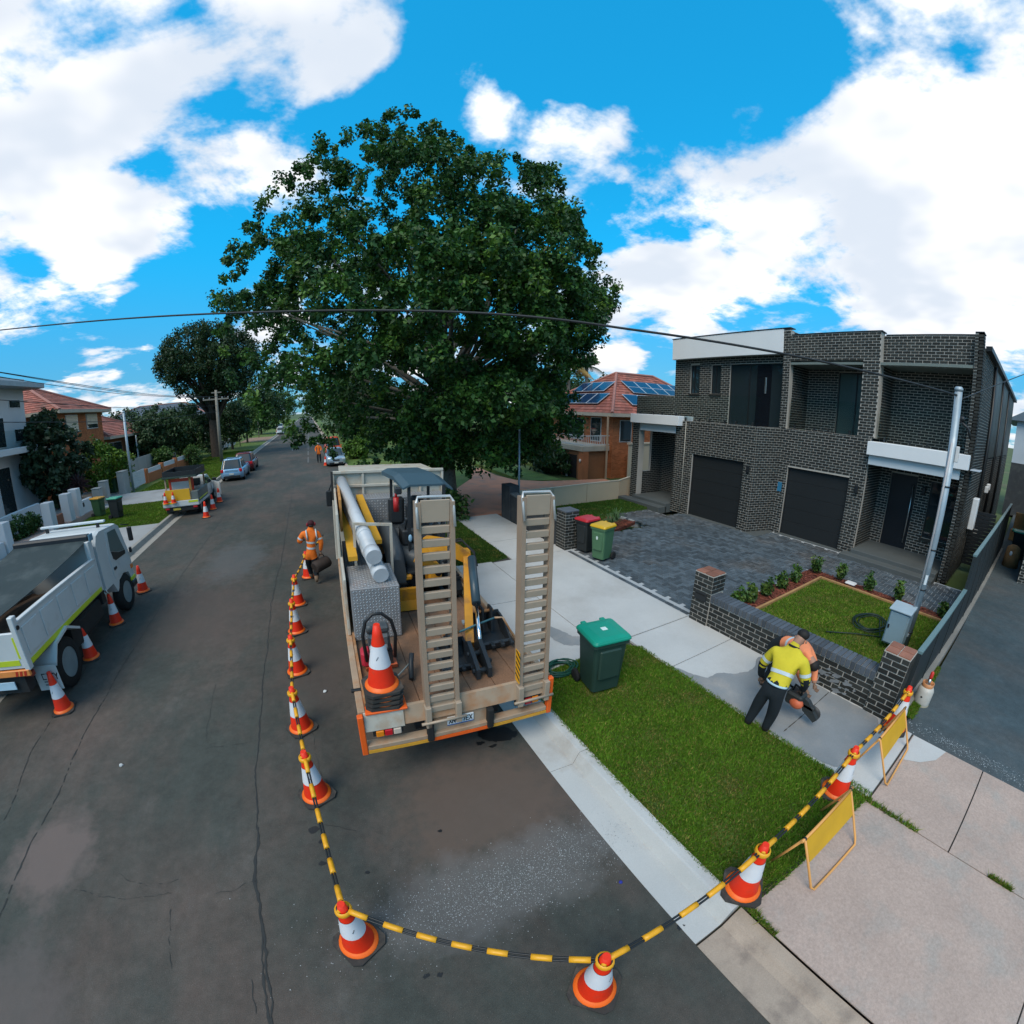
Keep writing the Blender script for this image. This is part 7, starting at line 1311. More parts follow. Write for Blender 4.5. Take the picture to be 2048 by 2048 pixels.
# ================================================================== TREES
M_BARK = mat('bark', (0.16, 0.145, 0.12), .9, .2, 6, c2=(0.09, 0.08, 0.065), c2s=9, bump=.6, bs=30); M_BARKD = mat('dark_bark', (0.055, 0.04, 0.03), .95, .25, 5, bump=.7, bs=20)
def limbs(b, base, tips, r0, rs, join=0.45, wob=.25):
    base = Vector(base)
    for t in tips:
        t = Vector(t); k = rs.uniform(.1, join); s = base+Vector((0, 0, (t.z-base.z)*k)); mid = s.lerp(t, .5)+Vector((rs.uniform(-wob, wob), rs.uniform(-wob, wob), wob*.8)); r = r0*(1-k*.7)*.45
        b.tube([s, s.lerp(mid, .5)+Vector((0, 0, .1)), mid, t], [r, r*.75, r*.5, r*.15], 6)
def tree(name, label, loc, crown_pts, crown_r, per, size, cols, trunk_h, trunk_r, seed, ntips=30, lean=(0, 0), bark=M_BARK, group='trees', droop=.2, trunk_top=None):
    r = thing(name, label, 'tree', loc, group=group); rs = random.Random(seed); L0 = Vector(loc)
    C = np.asarray(crown_pts, float)-np.array(loc)[None]; b = MB(); top = Vector((lean[0], lean[1], trunk_h))
    b.tube([(0, 0, -.2), (0, 0, .1), (lean[0]*.3, lean[1]*.3, trunk_h*.35), (lean[0]*.7, lean[1]*.7, trunk_h*.7), tuple(top)], [trunk_r*1.3, trunk_r, trunk_r*.85, trunk_r*.6, trunk_r*.25], 10)
    part_ = b.build('trunk', bark, r); b = MB(); idx = rs.sample(range(len(C)), min(ntips, len(C))); limbs(b, (0, 0, trunk_h*.25), [tuple(C[i]) for i in idx], trunk_r*1.1, rs); b.build('limbs', bark, r)
    leaf_obj('crown', r, leaves(C, crown_r, per, size, cols, seed, droop=droop)); return r
OUT = [(2.94, 1.75), (1.78, 2.09), (-0.06, 2.83), (-0.75, 3.39), (-1.71, 4.17), (-2.17, 5.05), (-2.69, 6.35), (-2.78, 8.06), (-2.27, 9.07), (-2.08, 9.67), (-1.5, 10.9), (-1.19, 11.71), (-0.1, 12.78), (0.31, 13.34), (1.32, 14.11), (2.6, 15.2), (3.68, 15.04), (4.37, 14.7), (5.42, 14.36), (6.61, 14.17), (8.46, 14.5), (9.72, 13.71), (10.58, 11.97), (11.03, 10.87), (11.5, 9.97), (12.1, 8.51), (11.28, 7.02), (10.37, 6.27), (9.74, 4.58), (10.1, 3.49), (9.35, 2.48), (7.13, 1.84), (5.47, 1.6)]
def bdist(x, z):
    m = 9e9
    for (a, b), (c, d) in zip(OUT, OUT[1:]+OUT[:1]):
        t = max(0, min(1, ((x-a)*(c-a)+(z-b)*(d-b))/((c-a)**2+(d-b)**2+1e-9))); m = min(m, math.hypot(x-a-(c-a)*t, z-b-(d-b)*t))
    return m
rs = random.Random(77); CP = []; CR = []; LB = []
tries = 0
while len(LB) < 128 and tries < 30000:     # boughs: rounded masses of foliage with gaps between them
    tries += 1; x = rs.uniform(-3, 12.6); z = rs.uniform(1.4, 15.3)
    if not inpoly(x, z, OUT): continue
    d = bdist(x, z)
    if d < .55: continue
    k = min(1, d/4.6); dep = 5.0*math.sqrt(max(0, 1-(1-k)**2)); s_ = rs.choice((-1, -1, 1)); y = 15.2+s_*dep*(1-rs.random()**2*.6); r = rs.uniform(.75, 1.3)
    r = min(r, d+.35)
    if any((x-a)**2+(y-b_)**2+(z-c)**2 < (1.34*r)**2 for a, b_, c, _ in LB): continue
    LB.append((x, y, z, r))
for (x, y, z, r) in LB:
    n = int(15*r*r)+5
    for k in range(n):
        a = rs.random()*6.283; u = rs.uniform(-.75, 1); q = math.sqrt(1-u*u); f = rs.uniform(.72, 1.08); px, py, pz = x+r*q*math.cos(a)*f, y+r*q*math.sin(a)*f, z+r*u*f*.9
        CP.append((px, py, pz)); CR.append(rs.uniform(.20, .36))
for k in range(44):      # low hanging boughs over the truck
    x = rs.uniform(1.8, 9.3); z = rs.uniform(1.75, 3.0)+max(0, 3.4-x)*.35; y = rs.uniform(12.8, 16.5)
    for q in range(9): CP.append((x+rs.gauss(0, .4), y+rs.gauss(0, .4), z+.25+rs.gauss(0, .3))); CR.append(rs.uniform(.22, .38))
for k in range(150):      # inner twigs
    x, y, z, r = rs.choice(LB); CP.append((x+rs.uniform(-1.2, 1.2), y+rs.uniform(-1, 1.5), z+rs.uniform(-1.2, .8))); CR.append(rs.uniform(.3, .5))
k = 0
while k < 150:      # ragged sprays at the edge
    i = rs.randrange(len(OUT)); a = OUT[i]; c = OUT[(i+1) % len(OUT)]; t = rs.random(); x = a[0]+(c[0]-a[0])*t; z = a[1]+(c[1]-a[1])*t; CP.append((x+rs.uniform(-.35, .15), 15.2+rs.uniform(-1.0, 1.0), z+rs.uniform(-.35, .15))); CR.append(rs.uniform(.16, .32)); k += 1
# nearer boughs sit a little closer in, so the crown rounds off towards the viewer's side as it does towards the far side
CP = [((x-4.6)*(1-max(0, 15.2-y)*.068)+4.6-max(0, 15.2-y)*.30*0, y, 3.8+(z-3.8)*(1-max(0, 15.2-y)*(.066 if z > 3.8 else .02))) for x, y, z in CP]
for q in ((12.3, 15.0, 8.6), (12.45, 15.1, 8.2), (12.0, 15.0, 9.1), (10.6, 15.3, 4.35), (10.85, 15.3, 4.25), (10.3, 15.3, 4.2)): CP.append(q); CR.append(.24)
TG = [(0.020, 0.066, 0.014), (0.026, 0.082, 0.016), (0.034, 0.098, 0.018), (0.022, 0.074, 0.020), (0.042, 0.115, 0.018), (0.030, 0.09, 0.015), (0.085, 0.175, 0.022), (0.056, 0.14, 0.02)]
bt_ = tree('street_tree', 'huge dark green spreading tree behind the flatbed truck', (5.0, 15.2, 0), CP, CR, 74, .125, TG, 10.5, .30, 7, ntips=70, group='street trees', lean=(-.6, 0))
# stone pine far left
rs = random.Random(3); CP = []; CR = []
for k in range(620):
    a = rs.random()*6.283; u = rs.uniform(-1, 1); q = math.sqrt(1-u*u); f = 1-rs.random()**2*.5; x = -9.4+5.0*q*math.cos(a)*f; y = 45+4.6*q*math.sin(a)*f; z = 9.2+3.6*u*f
    if z < 8.0 and x < -10 and rs.random() < .55: continue
    CP.append((x, y, z)); CR.append(rs.uniform(.45, .75))
tree('stone_pine', 'broad dark pine standing over the left side of the street', (-9.4, 45, .05), CP, CR, 70, .20, [(0.016, 0.040, 0.012), (0.022, 0.052, 0.014), (0.03, 0.062, 0.016)], 9.5, .5, 12, ntips=40, bark=M_BARKD, group='street trees', droop=.0)
def round_crown(c, rad, n, seed, hollow=.5, rr=(.3, .5)):
    rs = random.Random(seed); P = []; Q = []
    for k in range(n):
        a = rs.random()*6.283; u = rs.uniform(-1, 1); q = math.sqrt(1-u*u); f = 1-rs.random()**2*hollow; w = 1+.18*math.sin(a*3+seed)+.12*math.sin(u*5+a*2); P.append((c[0]+rad[0]*q*math.cos(a)*f*w, c[1]+rad[1]*q*math.sin(a)*f*w, c[2]+rad[2]*u*f*w)); Q.append(rs.uniform(*rr))
    return P, Q
DG = [(0.022, 0.055, 0.016), (0.030, 0.068, 0.02), (0.04, 0.08, 0.022)]; MG = [(0.045, 0.10, 0.02), (0.06, 0.12, 0.022), (0.08, 0.15, 0.025)]
for (lab, base, c, rad, n, cols, th, tr_, sd) in [
    ('olive green garden tree beside the brick fence on the left', (-13.6, 40.5, .05), (-13.4, 40.5, 3.0), (2.6, 2.4, 1.9), 190, [(0.035, 0.07, 0.025), (0.045, 0.085, 0.03)], 3.2, .14, 21),
    ('dark bushy tree under the pine by the brick fence', (-12.0, 47, .05), (-12.0, 47, 2.6), (2.2, 2.4, 2.3), 170, DG, 2.8, .16, 41),
    ('dark leafy tree hiding the far grey roof', (-15.5, 55, .05), (-15.5, 55, 2.9), (3.4, 3.2, 2.5), 200, DG, 3.0, .18, 42),
    ('shaded verge tree just past the timber pole', (-9.3, 54, .1), (-9.3, 54, 3.4), (2.2, 2.4, 2.4), 170, DG, 3.6, .16, 43),
    ('dark garden tree behind the red roofed bungalow', (-17.5, 47, .05), (-17.5, 47, 3.3), (2.8, 2.6, 2.2), 170, DG, 3.4, .16, 22),
    ('slim street tree on the left verge beyond the wooden pole', (-9.0, 65, .1), (-9.0, 65, 3.6), (2.6, 2.6, 2.4), 150, MG, 3.8, .15, 23),
    ('tall dark street tree farther along the left verge', (-9.6, 90, .1), (-9.4, 90, 5.2), (4.6, 4.4, 3.8), 220, DG, 5.2, .22, 24),
    ('leafy street tree at the far left end of the road', (-9.0, 125, .1), (-8.4, 125, 6.0), (5.6, 5.4, 4.4), 200, MG, 6, .25, 25),
    ('leafy street tree on the right verge beyond the silver sedan', (4.0, 38, .1), (4.2, 38, 3.6), (2.6, 2.6, 2.3), 150, DG, 3.6, .16, 26),
    ('dense tree filling the right side far along the road', (6.5, 55, .1), (6.8, 55, 4.8), (4.2, 4.2, 4.0), 200, DG, 5, .22, 27),
    ('dense far tree closing the end of the road', (6.0, 100, .1), (6.0, 100, 6.5), (7, 6, 5.5), 200, MG, 6, .25, 28),
    ('small rounded tree behind the orange brick neighbour on the right', (24.5, 33, .05), (24.5, 33, 4.6), (3.2, 3, 2.6), 140, DG, 4.5, .2, 29)]:
    P_, Q_ = round_crown(c, rad, n, sd, rr=(.35, .6)); big = rad[0] > 4; tree('garden_tree', lab, base, P_, [q*(1.7 if big else 1.0) for q in Q_], 44, .42 if big else .24, cols, th, tr_, sd, ntips=24, group='trees along the street', bark=M_BARKD)
FT = [(-58, 120, 9.5, 'feathery'), (-47, 118, 8, 'rounded'), (-40, 125, 8.6, 'spreading'), (-33, 128, 8.0, 'low'), (-27, 120, 8.4, 'narrow'), (-20, 130, 7.4, 'broad'), (30, 70, 7.5, 'leafy'), (42, 60, 7.0, 'dark')]
for i, (x, y, hh, w) in enumerate(FT):
    P_, Q_ = round_crown((x, y, hh*.62), (3.6+i % 3, 3.4, hh*.34), 70, 60+i, rr=(.8, 1.3)); tree('far_tree', w+' far tree on the skyline, %s of the road' % (['farthest left', 'second from the left', 'third from the left', 'fourth from the left', 'fifth from the left', 'nearest the pine, left', 'right', 'far right'][i]), (x, y, 0), P_, Q_, 40, .7, DG, hh*.6, .25, 60+i, ntips=8, group='trees on the skyline', bark=M_BARKD)
# shrubs on the left
def shrub(lab, base, c, rad, n, cols, sd, size=.17, per=40, rr=(.22, .38), name='garden_shrub'):
    P_, Q_ = round_crown(c, rad, n, sd, rr=rr, hollow=.35); r = thing(name, lab, 'shrub', base, group='shrubs on the left'); L0 = np.array(base)[None]; b = MB(); rs = random.Random(sd)
    for k in range(6): t = Vector(P_[rs.randrange(n)])-Vector(base); b.tube([(rs.uniform(-.1, .1), rs.uniform(-.1, .1), -.1), (t.x*.3, t.y*.3, t.z*.5), tuple(t)], [.06, .04, .012], 6)
    b.build('stem', M_BARKD, r); leaf_obj('foliage', r, leaves(np.array(P_)-L0, Q_, per, size, cols, sd)); return r
mg = shrub('tall dark flowering shrub beside the white house', (-14.0, 24.0, .1), (-14.1, 24, 2.55), (1.65, 1.6, 2.15), 230, [(0.022, 0.045, 0.02), (0.030, 0.055, 0.024), (0.04, 0.07, 0.03)], 31, size=.24)
b = MB(); rs = random.Random(8)
for k in range(26):
    a = rs.uniform(-2.2, .9); z = rs.uniform(.3, 4.5); q = math.sqrt(max(.05, 1-((z-2.5)/2.2)**2)); x, y = 1.75*q*math.cos(a)-.1, 1.7*q*math.sin(a)
    for j in range(5): an = j*1.256; b.poly([(x, y, z), (x+.09*math.cos(an), y+.09*math.sin(an), z+.05), (x+.10*math.cos(an+.7), y+.10*math.sin(an+.7), z+.05)])
b.build('flowers', mat('cream_flower', (0.7, 0.66, 0.55), .7), mg, kind='stuff')
shrub('bright yellow green shrub behind the gate posts', (-12.9, 27.6, .1), (-12.9, 27.6, 1.65), (1.45, 1.5, 1.35), 190, [(0.085, 0.16, 0.012), (0.11, 0.19, 0.014), (0.06, 0.125, 0.012)], 32, size=.16)
shrub('clipped round topiary at the end of the brick fence', (-9.9, 37.8, .1), (-9.9, 37.8, .95), (.75, .75, .85), 70, [(0.04, 0.09, 0.015), (0.055, 0.11, 0.02)], 33, size=.12); shrub('small bushy shrub on the grey fence', (-12.3, 37.6, .1), (-12.3, 37.6, 1.2), (.8, .9, .6), 60, MG, 34); shrub('leafy bush by the verge on the right beyond the truck', (3.6, 33.5, .1), (3.6, 33.5, .9), (1.0, 1.0, .9), 90, [(0.07, 0.15, 0.02), (0.09, 0.18, 0.02)], 35)
shrub('dark bush at the foot of the huge tree', (4.1, 13.3, .1), (4.1, 13.3, .55), (.75, .7, .5), 70, [(0.03, 0.075, 0.018), (0.05, 0.11, 0.02)], 36, size=.12); shrub('dark shrubs under the orange brick balcony', (13.3, 21.5, .05), (13.3, 21.5, .8), (1.0, 1.6, .8), 90, DG, 37); shrub('low clipped hedge behind the white fence', (-12.35, 18.1, .1), (-12.35, 18.1, .5), (.35, 1.1, .42), 90, [(0.03, 0.075, 0.016), (0.045, 0.10, 0.02)], 38, size=.09, rr=(.15, .22), name='hedge')
r = thing('spiky_plant', 'purple spiky plant between the dark shrub and the bright shrub', 'plant', (-12.55, 23.6, .1)); b = MB(); rs = random.Random(5)
b.tube([(0, 0, -.1), (0, 0, 1.0)], [.08, .06], 7)
for k in range(110):
    a = rs.random()*6.28; e = rs.uniform(-.5, 1.3); l = rs.uniform(.5, .9); d = Vector((math.cos(a)*math.cos(e), math.sin(a)*math.cos(e), math.sin(e))); s = d.cross(Vector((0, 0, 1))).normalized()*.025; o = Vector((0, 0, rs.uniform(.9, 1.3))); b.poly([o-s, o+s, o+d*l*.6+s, o+d*l-Vector((0, 0, .1)), o+d*l*.6-s])
b.build('blades', mat('purple_blade', (0.05, 0.022, 0.024), .6, .2, 8), r)
# palm behind the right neighbour
def palm(lab, loc, hh, sd, n=26):
    r = thing('palm_tree', lab, 'palm', loc, group='palms behind the right neighbour'); rs = random.Random(sd); part(r, 'trunk', M_BARK, lambda b: b.tube([(0, 0, -.2), (.1, 0, hh*.5), (0, 0, hh)], [.2, .15, .13], 9))
    for k in range(n):
        a = k*2.399; e = rs.uniform(-.1, 1.25); l = rs.uniform(1.7, 2.4); dead = e < .12; b = MB(); P = []
        for i in range(9):
            t = i/8; P.append(Vector((math.cos(a)*math.cos(e)*l*t, math.sin(a)*math.cos(e)*l*t, hh+math.sin(e)*l*t-1.25*l*.42*t*t)))
        b.tube(P, [.03-.026*i/8 for i in range(9)], 5)
        for i in range(1, 9):
            for q in range(4):
                p = P[i-1].lerp(P[i], q/4); d = (P[i]-P[i-1]).normalized(); s = d.cross(Vector((0, 0, 1))).normalized(); ll = .55*math.sin(math.pi*(i+q/4)/9.2)+.06
                for sg in (-1, 1): tip = p+s*sg*ll*.7+d*ll*.45-Vector((0, 0, ll*.55)); w = d*.03; b.poly([p-w, p+w, tip])
        b.build('frond', mat('dry_frond', (0.40, 0.25, 0.07), .8, .15, 4) if dead else mat('palm_frond', (0.055, 0.10, 0.025), .6, .2, 4), r)
palm('palm with drooping fronds behind the solar panelled roof', (17.3, 25.5, 0), 7.0, 1); palm('shorter palm left of the first behind the tree crown', (15.6, 26.5, 0), 5.9, 2, 20); palm('far palm whose fronds hang over the roof ridge', (20.4, 27.5, 0), 7.1, 3, 20)

# ================================================================== NEIGHBOURING HOUSES
M_OBR = mat('orange_brick', (0.36, 0.125, 0.05), .85, .12, 1.5, rnd=.25, fine=.12, fs=40); M_OBRD = mat('brown_brick', (0.23, 0.095, 0.042), .85, .12, 1.5, rnd=.2, fine=.12); M_OMOR = mat('buff_mortar', (0.34, 0.24, 0.16), .95, .1, 2); M_TILE = mat('red_roof_tile', (0.30, 0.095, 0.065), .8, .12, 2, rnd=.3, c2=(0.22, 0.10, 0.075), c2s=1.5)
M_WFR = mat('window_frame_white', (0.55, 0.56, 0.56), .5); M_EAVE = mat('eave_cream', (0.42, 0.37, 0.30), .7)
def tile_roof_face(mb, A, B, C, D, ph=.30, pw=.30, singles=None, root=None):
    """A,B eave corners (left to right), D,C upper corners; lapped tile courses as raised slats with tile breaks"""
    A, B, C, D = map(Vector, (A, B, C, D)); H_ = ((D+C)/2-(A+B)/2).length; n = max(3, round(H_/ph)); nv = (B-A).cross(D-A).normalized()
    if nv.z < 0: nv = -nv
    for i in range(n):
        t0, t1 = i/n, (i+1.12)/n; l0, r0 = A.lerp(D, t0), B.lerp(C, t0); l1, r1 = A.lerp(D, min(1, t1)), B.lerp(C, min(1, t1)); w = (r0-l0).length; m = max(1, round(w/pw))
        for k in range(m):
            s0, s1 = k/m+.012/m, (k+1)/m-.012/m; p0, p1 = l0.lerp(r0, s0)+nv*.045, l0.lerp(r0, s1)+nv*.045; p2, p3 = l1.lerp(r1, s1)+nv*.012, l1.lerp(r1, s0)+nv*.012; q0, q1 = p0-nv*.04, p1-nv*.04
            mb.poly([p0, p1, p2, p3]); mb.poly([q0, q1, p1, p0])
def hip_house(name, lab, x0, x1, y0, y1, z0, ze, rise, walls, front, over=.5, ridge=None):
    """rectangular house with hip roof; ridge: ((xa,ya),(xb,yb))"""
    r = thing(name, lab, 'house', ((x0+x1)/2, (y0+y1)/2, z0)); o = Vector(r.location)
    def q(p): return tuple(Vector(p)-o)
    def pp(n, m, f, parent=None, **k):
        b = MB(); b.X = Matrix.Translation(-o); f(b); return b.build(n, m, parent or r, **k)
    pp('wall', walls, lambda b: b.box((x0, y0, z0-.2), (x1, y1, ze+.05)))
    e = [(x0-over, y0-over, ze), (x1+over, y0-over, ze), (x1+over, y1+over, ze), (x0-over, y1+over, ze)]; (ra, rb) = ridge; zr = ze+rise; ra = (*ra, zr); rb = (*rb, zr)
    rf = pp('roof', mat('roof_underlay', (0.16, 0.06, 0.045), .9), lambda b: (b.poly([e[0], e[1], rb if ridge[0][1] == ridge[1][1] else ra, ra]), b.poly([e[1], e[2], rb]) if ridge[0][1] == ridge[1][1] else b.poly([e[1], e[2], rb, ra]), b.poly([e[2], e[3], ra, rb]) if ridge[0][1] == ridge[1][1] else b.poly([e[2], e[3], rb]), b.poly([e[3], e[0], ra]) if ridge[0][1] == ridge[1][1] else b.poly([e[3], e[0], ra, rb])))
    def tiles(b):
        if ridge[0][1] == ridge[1][1]: fs = [(e[0], e[1], rb, ra), (e[1], e[2], rb, rb), (e[2], e[3], ra, rb), (e[3], e[0], ra, ra)]
        else: fs = [(e[0], e[1], ra, ra), (e[1], e[2], rb, ra), (e[2], e[3], rb, rb), (e[3], e[0], ra, rb)]
        for f in fs: tile_roof_face(b, *f)
    pp('tiles', M_TILE, tiles, rf, kind='stuff')
    hips = [(e[0], ra), (e[1], rb), (e[2], rb), (e[3], ra)] if ridge[0][1] == ridge[1][1] else [(e[0], ra), (e[1], ra), (e[2], rb), (e[3], rb)]
    for a, c in hips+[(ra, rb)]: pp('ridge_capping', mat('ridge_cap', (0.34, 0.15, 0.12), .8, .12, 3), lambda b: b.tube([Vector(a)+Vector((0, 0, .05)), Vector(c)+Vector((0, 0, .07))], .09, 6, smooth=False), rf)
    pp('fascia', M_EAVE, lambda b: (b.box((x0-over-.03, y0-over-.03, ze-.16), (x1+over+.03, y0-over, ze+.03)), b.box((x0-over-.03, y0-over, ze-.16), (x0-over, y1+over, ze+.03)), b.box((x1+over, y0-over, ze-.16), (x1+over+.03, y1+over, ze+.03)), b.box((x0-over, y0-over, ze-.17), (x1+over, y1+over, ze-.13))), rf)
    return r, pp
def win(pp, lo, hi, axis, shutter=None, n=1):
    """window on a wall face; axis 'x+'/'x-'/'y-' says which way it faces"""
    (a, b_, c), (d, e, f) = lo, hi
    w = pp('window', M_WFR, lambda b: b.box(lo, hi)); t = .03; g = .045
    def off(l, h):
        if axis == 'x+': return (h[0]+.002, l[1]+g, l[2]+g), (h[0]+.012, h[1]-g, h[2]-g)
        if axis == 'x-': return (l[0]-.012, l[1]+g, l[2]+g), (l[0]-.002, h[1]-g, h[2]-g)
        return (l[0]+g, l[1]-.012, l[2]+g), (h[0]-g, l[1]-.002, h[2]-g)
    l2, h2 = off(lo, hi); pp('pane', M_PANE, lambda b: b.box(l2, h2), w)
    if shutter:
        hs = h2[2]-(h2[2]-l2[2])*shutter; sl = (l2[0]-.02, l2[1], hs); sh = (h2[0]+.02, h2[1], h2[2]); k = max(4, int((h2[2]-hs)/.09)); zz_ = [(hs+(h2[2]-hs)*i/k, hs+(h2[2]-hs)*(i+.88)/k) for i in range(k)]
        for z0_, z1_ in zz_: pp('shutter_slat', mat('shutter_cream', (0.62, 0.55, 0.44), .6), lambda b: b.box((sl[0], sl[1], z0_), (sh[0], sh[1], z1_)), w)
    return w
# right: two-storey orange brick with red tiles and solar panels
RX, RY = 15.5, 18.3
oh, pp = hip_house('brick_house', 'orange brick house with red tiled roof, solar panels and white balcony', RX, 25.5, RY, 27.0, -.3, 3.55, 2.6, M_OBR, None, over=.5, ridge=((18.8, 22.0), (22.2, 22.0)))
cells = brick_cells(RX, 20.0, -.1, 3.4, zref=-.1)
b = MB(); lay(b, cells, (0, RY, 0), (1, 0, 0), (0, -1, 0)); b.X = None; b.v = [v-Vector(oh.location) for v in b.v]; b.build('brickwork', M_OBR, oh, kind='stuff')
cells = brick_cells(RY, 24.0, -.1, 3.4, [(19.3, 20.3, 1.9, 3.3), (21.0, 22.8, 1.9, 3.2)], zref=-.1)
b = MB(); lay(b, cells, (RX, 0, 0), (0, 1, 0), (-1, 0, 0)); b.v = [v-Vector(oh.location) for v in b.v]; b.build('brickwork', M_OBR, oh, kind='stuff')
pp('lower_storey', M_OBRD, lambda b: b.box((13.75, RY+.35, -.4), (RX-.002, RY+2.6, 1.45))); pp('balcony_slab', M_EAVE, lambda b: b.cbox((13.6, RY+.2, 1.45), (RX-.003, 24, 1.75), .02)); pp('pillar', M_OBR, lambda b: b.box((13.65, RY+.22, -.4), (14.05, RY+.62, 1.449))); pp('garage_opening', M_DARKIN, lambda b: b.box((13.735, RY+.9, -.3), (13.748, RY+2.3, 1.2))); pp('garage_post', M_WFR, lambda b: b.box((13.72, RY+1.75, -.3), (13.733, RY+1.95, 1.2)))
pp('wall_lamp', mat('globe', (0.7, 0.66, 0.6), .4), lambda b: b.ball((13.62, RY+.42, .95), (.07, .07, .10), 8, 6))
pp('eave_post', mat('post_tan', (0.40, 0.28, 0.19), .7), lambda b: b.box((RX-.62, RY-.30, -.3), (RX-.54, RY-.22, 3.42)), label='tan downpipe at the near corner')
win(pp, (RX-.03, 19.3, 1.9), (RX, 20.3, 3.3), 'x-'); win(pp, (RX-.03, 21.0, 1.9), (RX, 22.8, 3.2), 'x-'); win(pp, (RX+.5, RY-.03, 1.95), (RX+1.4, RY, 3.2), 'y-')
rl = pp('balustrade', M_WFR, lambda b: (b.box((13.66, RY+.24, 2.28), (13.70, 23.5, 2.33)), b.box((13.66, RY+.24, 1.80), (13.70, 23.5, 1.84)), b.box((13.70, RY+.24, 2.28), (RX, RY+.28, 2.33)), b.box((13.70, RY+.24, 1.80), (RX, RY+.28, 1.84)))); 
for i in range(40): pp('baluster', M_WFR, lambda b: b.box((13.67, RY+.27+i*.13, 1.84), (13.69, RY+.29+i*.13, 2.28)), rl)
for i in range(14): pp('baluster', M_WFR, lambda b: b.box((13.78+i*.125, RY+.25, 1.84), (13.80+i*.125, RY+.27, 2.28)), rl)
pp('side_fence_wall', M_CREAM, lambda b: b.box((16.0, RY-.9, -.3), (22, RY-.8, 1.9))); pp('side_fence_rail', M_EAVE, lambda b: b.box((15.95, RY-.95, 1.9), (22, RY-.75, 2.0)))
# solar arrays laid on the street slope and the near slope
def solar(lab, o, U, V, nu, nv):
    o = Vector(o); U = Vector(U); V = Vector(V); n = U.cross(V).normalized(); n = n if n.z > 0 else -n; r = thing('solar_array', lab, 'solar panels', tuple(o), group='solar panels on the tiled roof')
    for i in range(nu):
        for j in range(nv):
            a = U*(i/nu)+V*(j/nv)+n*.13; e = .02; u = U/nu; v = V/nv
            pn = part(r, 'panel', mat('solar_frame', (0.50, 0.53, 0.56), .4, metal=.4), lambda b: b.hexa([a+u*e*.5+v*e*.5, a+u*(1-e*.5)+v*e*.5, a+u*(1-e*.5)+v*(1-e*.5), a+u*e*.5+v*(1-e*.5), a+u*e*.5+v*e*.5+n*.035, a+u*(1-e*.5)+v*e*.5+n*.035, a+u*(1-e*.5)+v*(1-e*.5)+n*.035, a+u*e*.5+v*(1-e*.5)+n*.035]))
            part(pn, 'cell_sheet', mat('solar_cell', (0.012, 0.035, 0.085), .12, .08, 3, spec=.6), lambda b: b.poly([a+u*.05+v*.04+n*.0375, a+u*.95+v*.04+n*.0375, a+u*.95+v*.96+n*.0375, a+u*.05+v*.96+n*.0375]))
E0 = Vector((15.0, 17.8, 3.55)); AP = Vector((18.8, 22.0, 6.15)); E3 = Vector((15.0, 27.5, 3.55)); E1 = Vector((26.0, 17.8, 3.55))
dY = Vector((0, 1, 0)); upS = (Vector((18.8, 0, 6.15))-Vector((15.0, 0, 3.55))).normalized(); dX = Vector((1, 0, 0)); upN = (Vector((0, 22.0, 6.15))-Vector((0, 17.8, 3.55))).normalized()
solar('lower solar row on the street side of the tiled roof', E0+dY*2.0+upS*.75, dY*4.6, upS*1.15, 4, 1); solar('upper solar row on the street side of the tiled roof', E0+dY*2.9+upS*2.15, dY*3.4, upS*1.15, 3, 1); solar('upper solar row on the near side of the tiled roof', E0+dX*3.2+upN*2.2, dX*5.4, upN*1.5, 5, 2); solar('lower solar row on the near side of the tiled roof', E0+dX*2.0+upN*.75, dX*3.6, upN*1.2, 3, 1)
# left: white modern house
wh = thing('white_house', 'white flat roofed modern house at the left edge', 'house', (-19, 19, 0)); 
def wp(n, m, f, parent=None, **k):
    b = MB(); b.X = Matrix.Translation((19, -19, 0)); f(b); return b.build(n, m, parent or wh, **k)
M_WH = mat('house_white', (0.52, 0.53, 0.54), .8, .03, 1); M_WHG = mat('house_grey_trim', (0.30, 0.34, 0.37), .6)
wp('wall', M_WH, lambda b: (b.box((-24, 8, -.2), (-15.2, 24.4, 3.3)), b.box((-24, 8, 3.3), (-15.5, 24.4, 6.35)))); wp('roof_slab', M_WHG, lambda b: (b.cbox((-24.5, 7.5, 6.35), (-14.6, 25.1, 6.62), .02))); wp('parapet', M_WH, lambda b: b.box((-24, 8, 6.63), (-15.3, 24.3, 6.85))); wp('balcony', M_WH, lambda b: b.cbox((-15.4, 12, 3.2), (-14.3, 23.3, 3.5), .02)); wp('balcony_glass', M_GLASS, lambda b: b.box((-14.4, 12.1, 3.5), (-14.385, 23.2, 4.3)))
for (y0, y1, z0, z1, xw) in ((23.0, 24.0, 5.4, 5.85, -15.5), (21.0, 22.4, 3.55, 5.0, -15.5), (20.8, 21.9, .3, 2.7, -15.2), (16, 19, .3, 2.8, -15.2), (17, 19.5, 3.55, 5.6, -15.5), (23.2, 24.1, 3.75, 4.4, -15.5)): win(lambda n, m, f, parent=None, **k: wp(n, m, f, parent, **k), (xw, y0, z0), (xw+.03, y1, z1), 'x+')
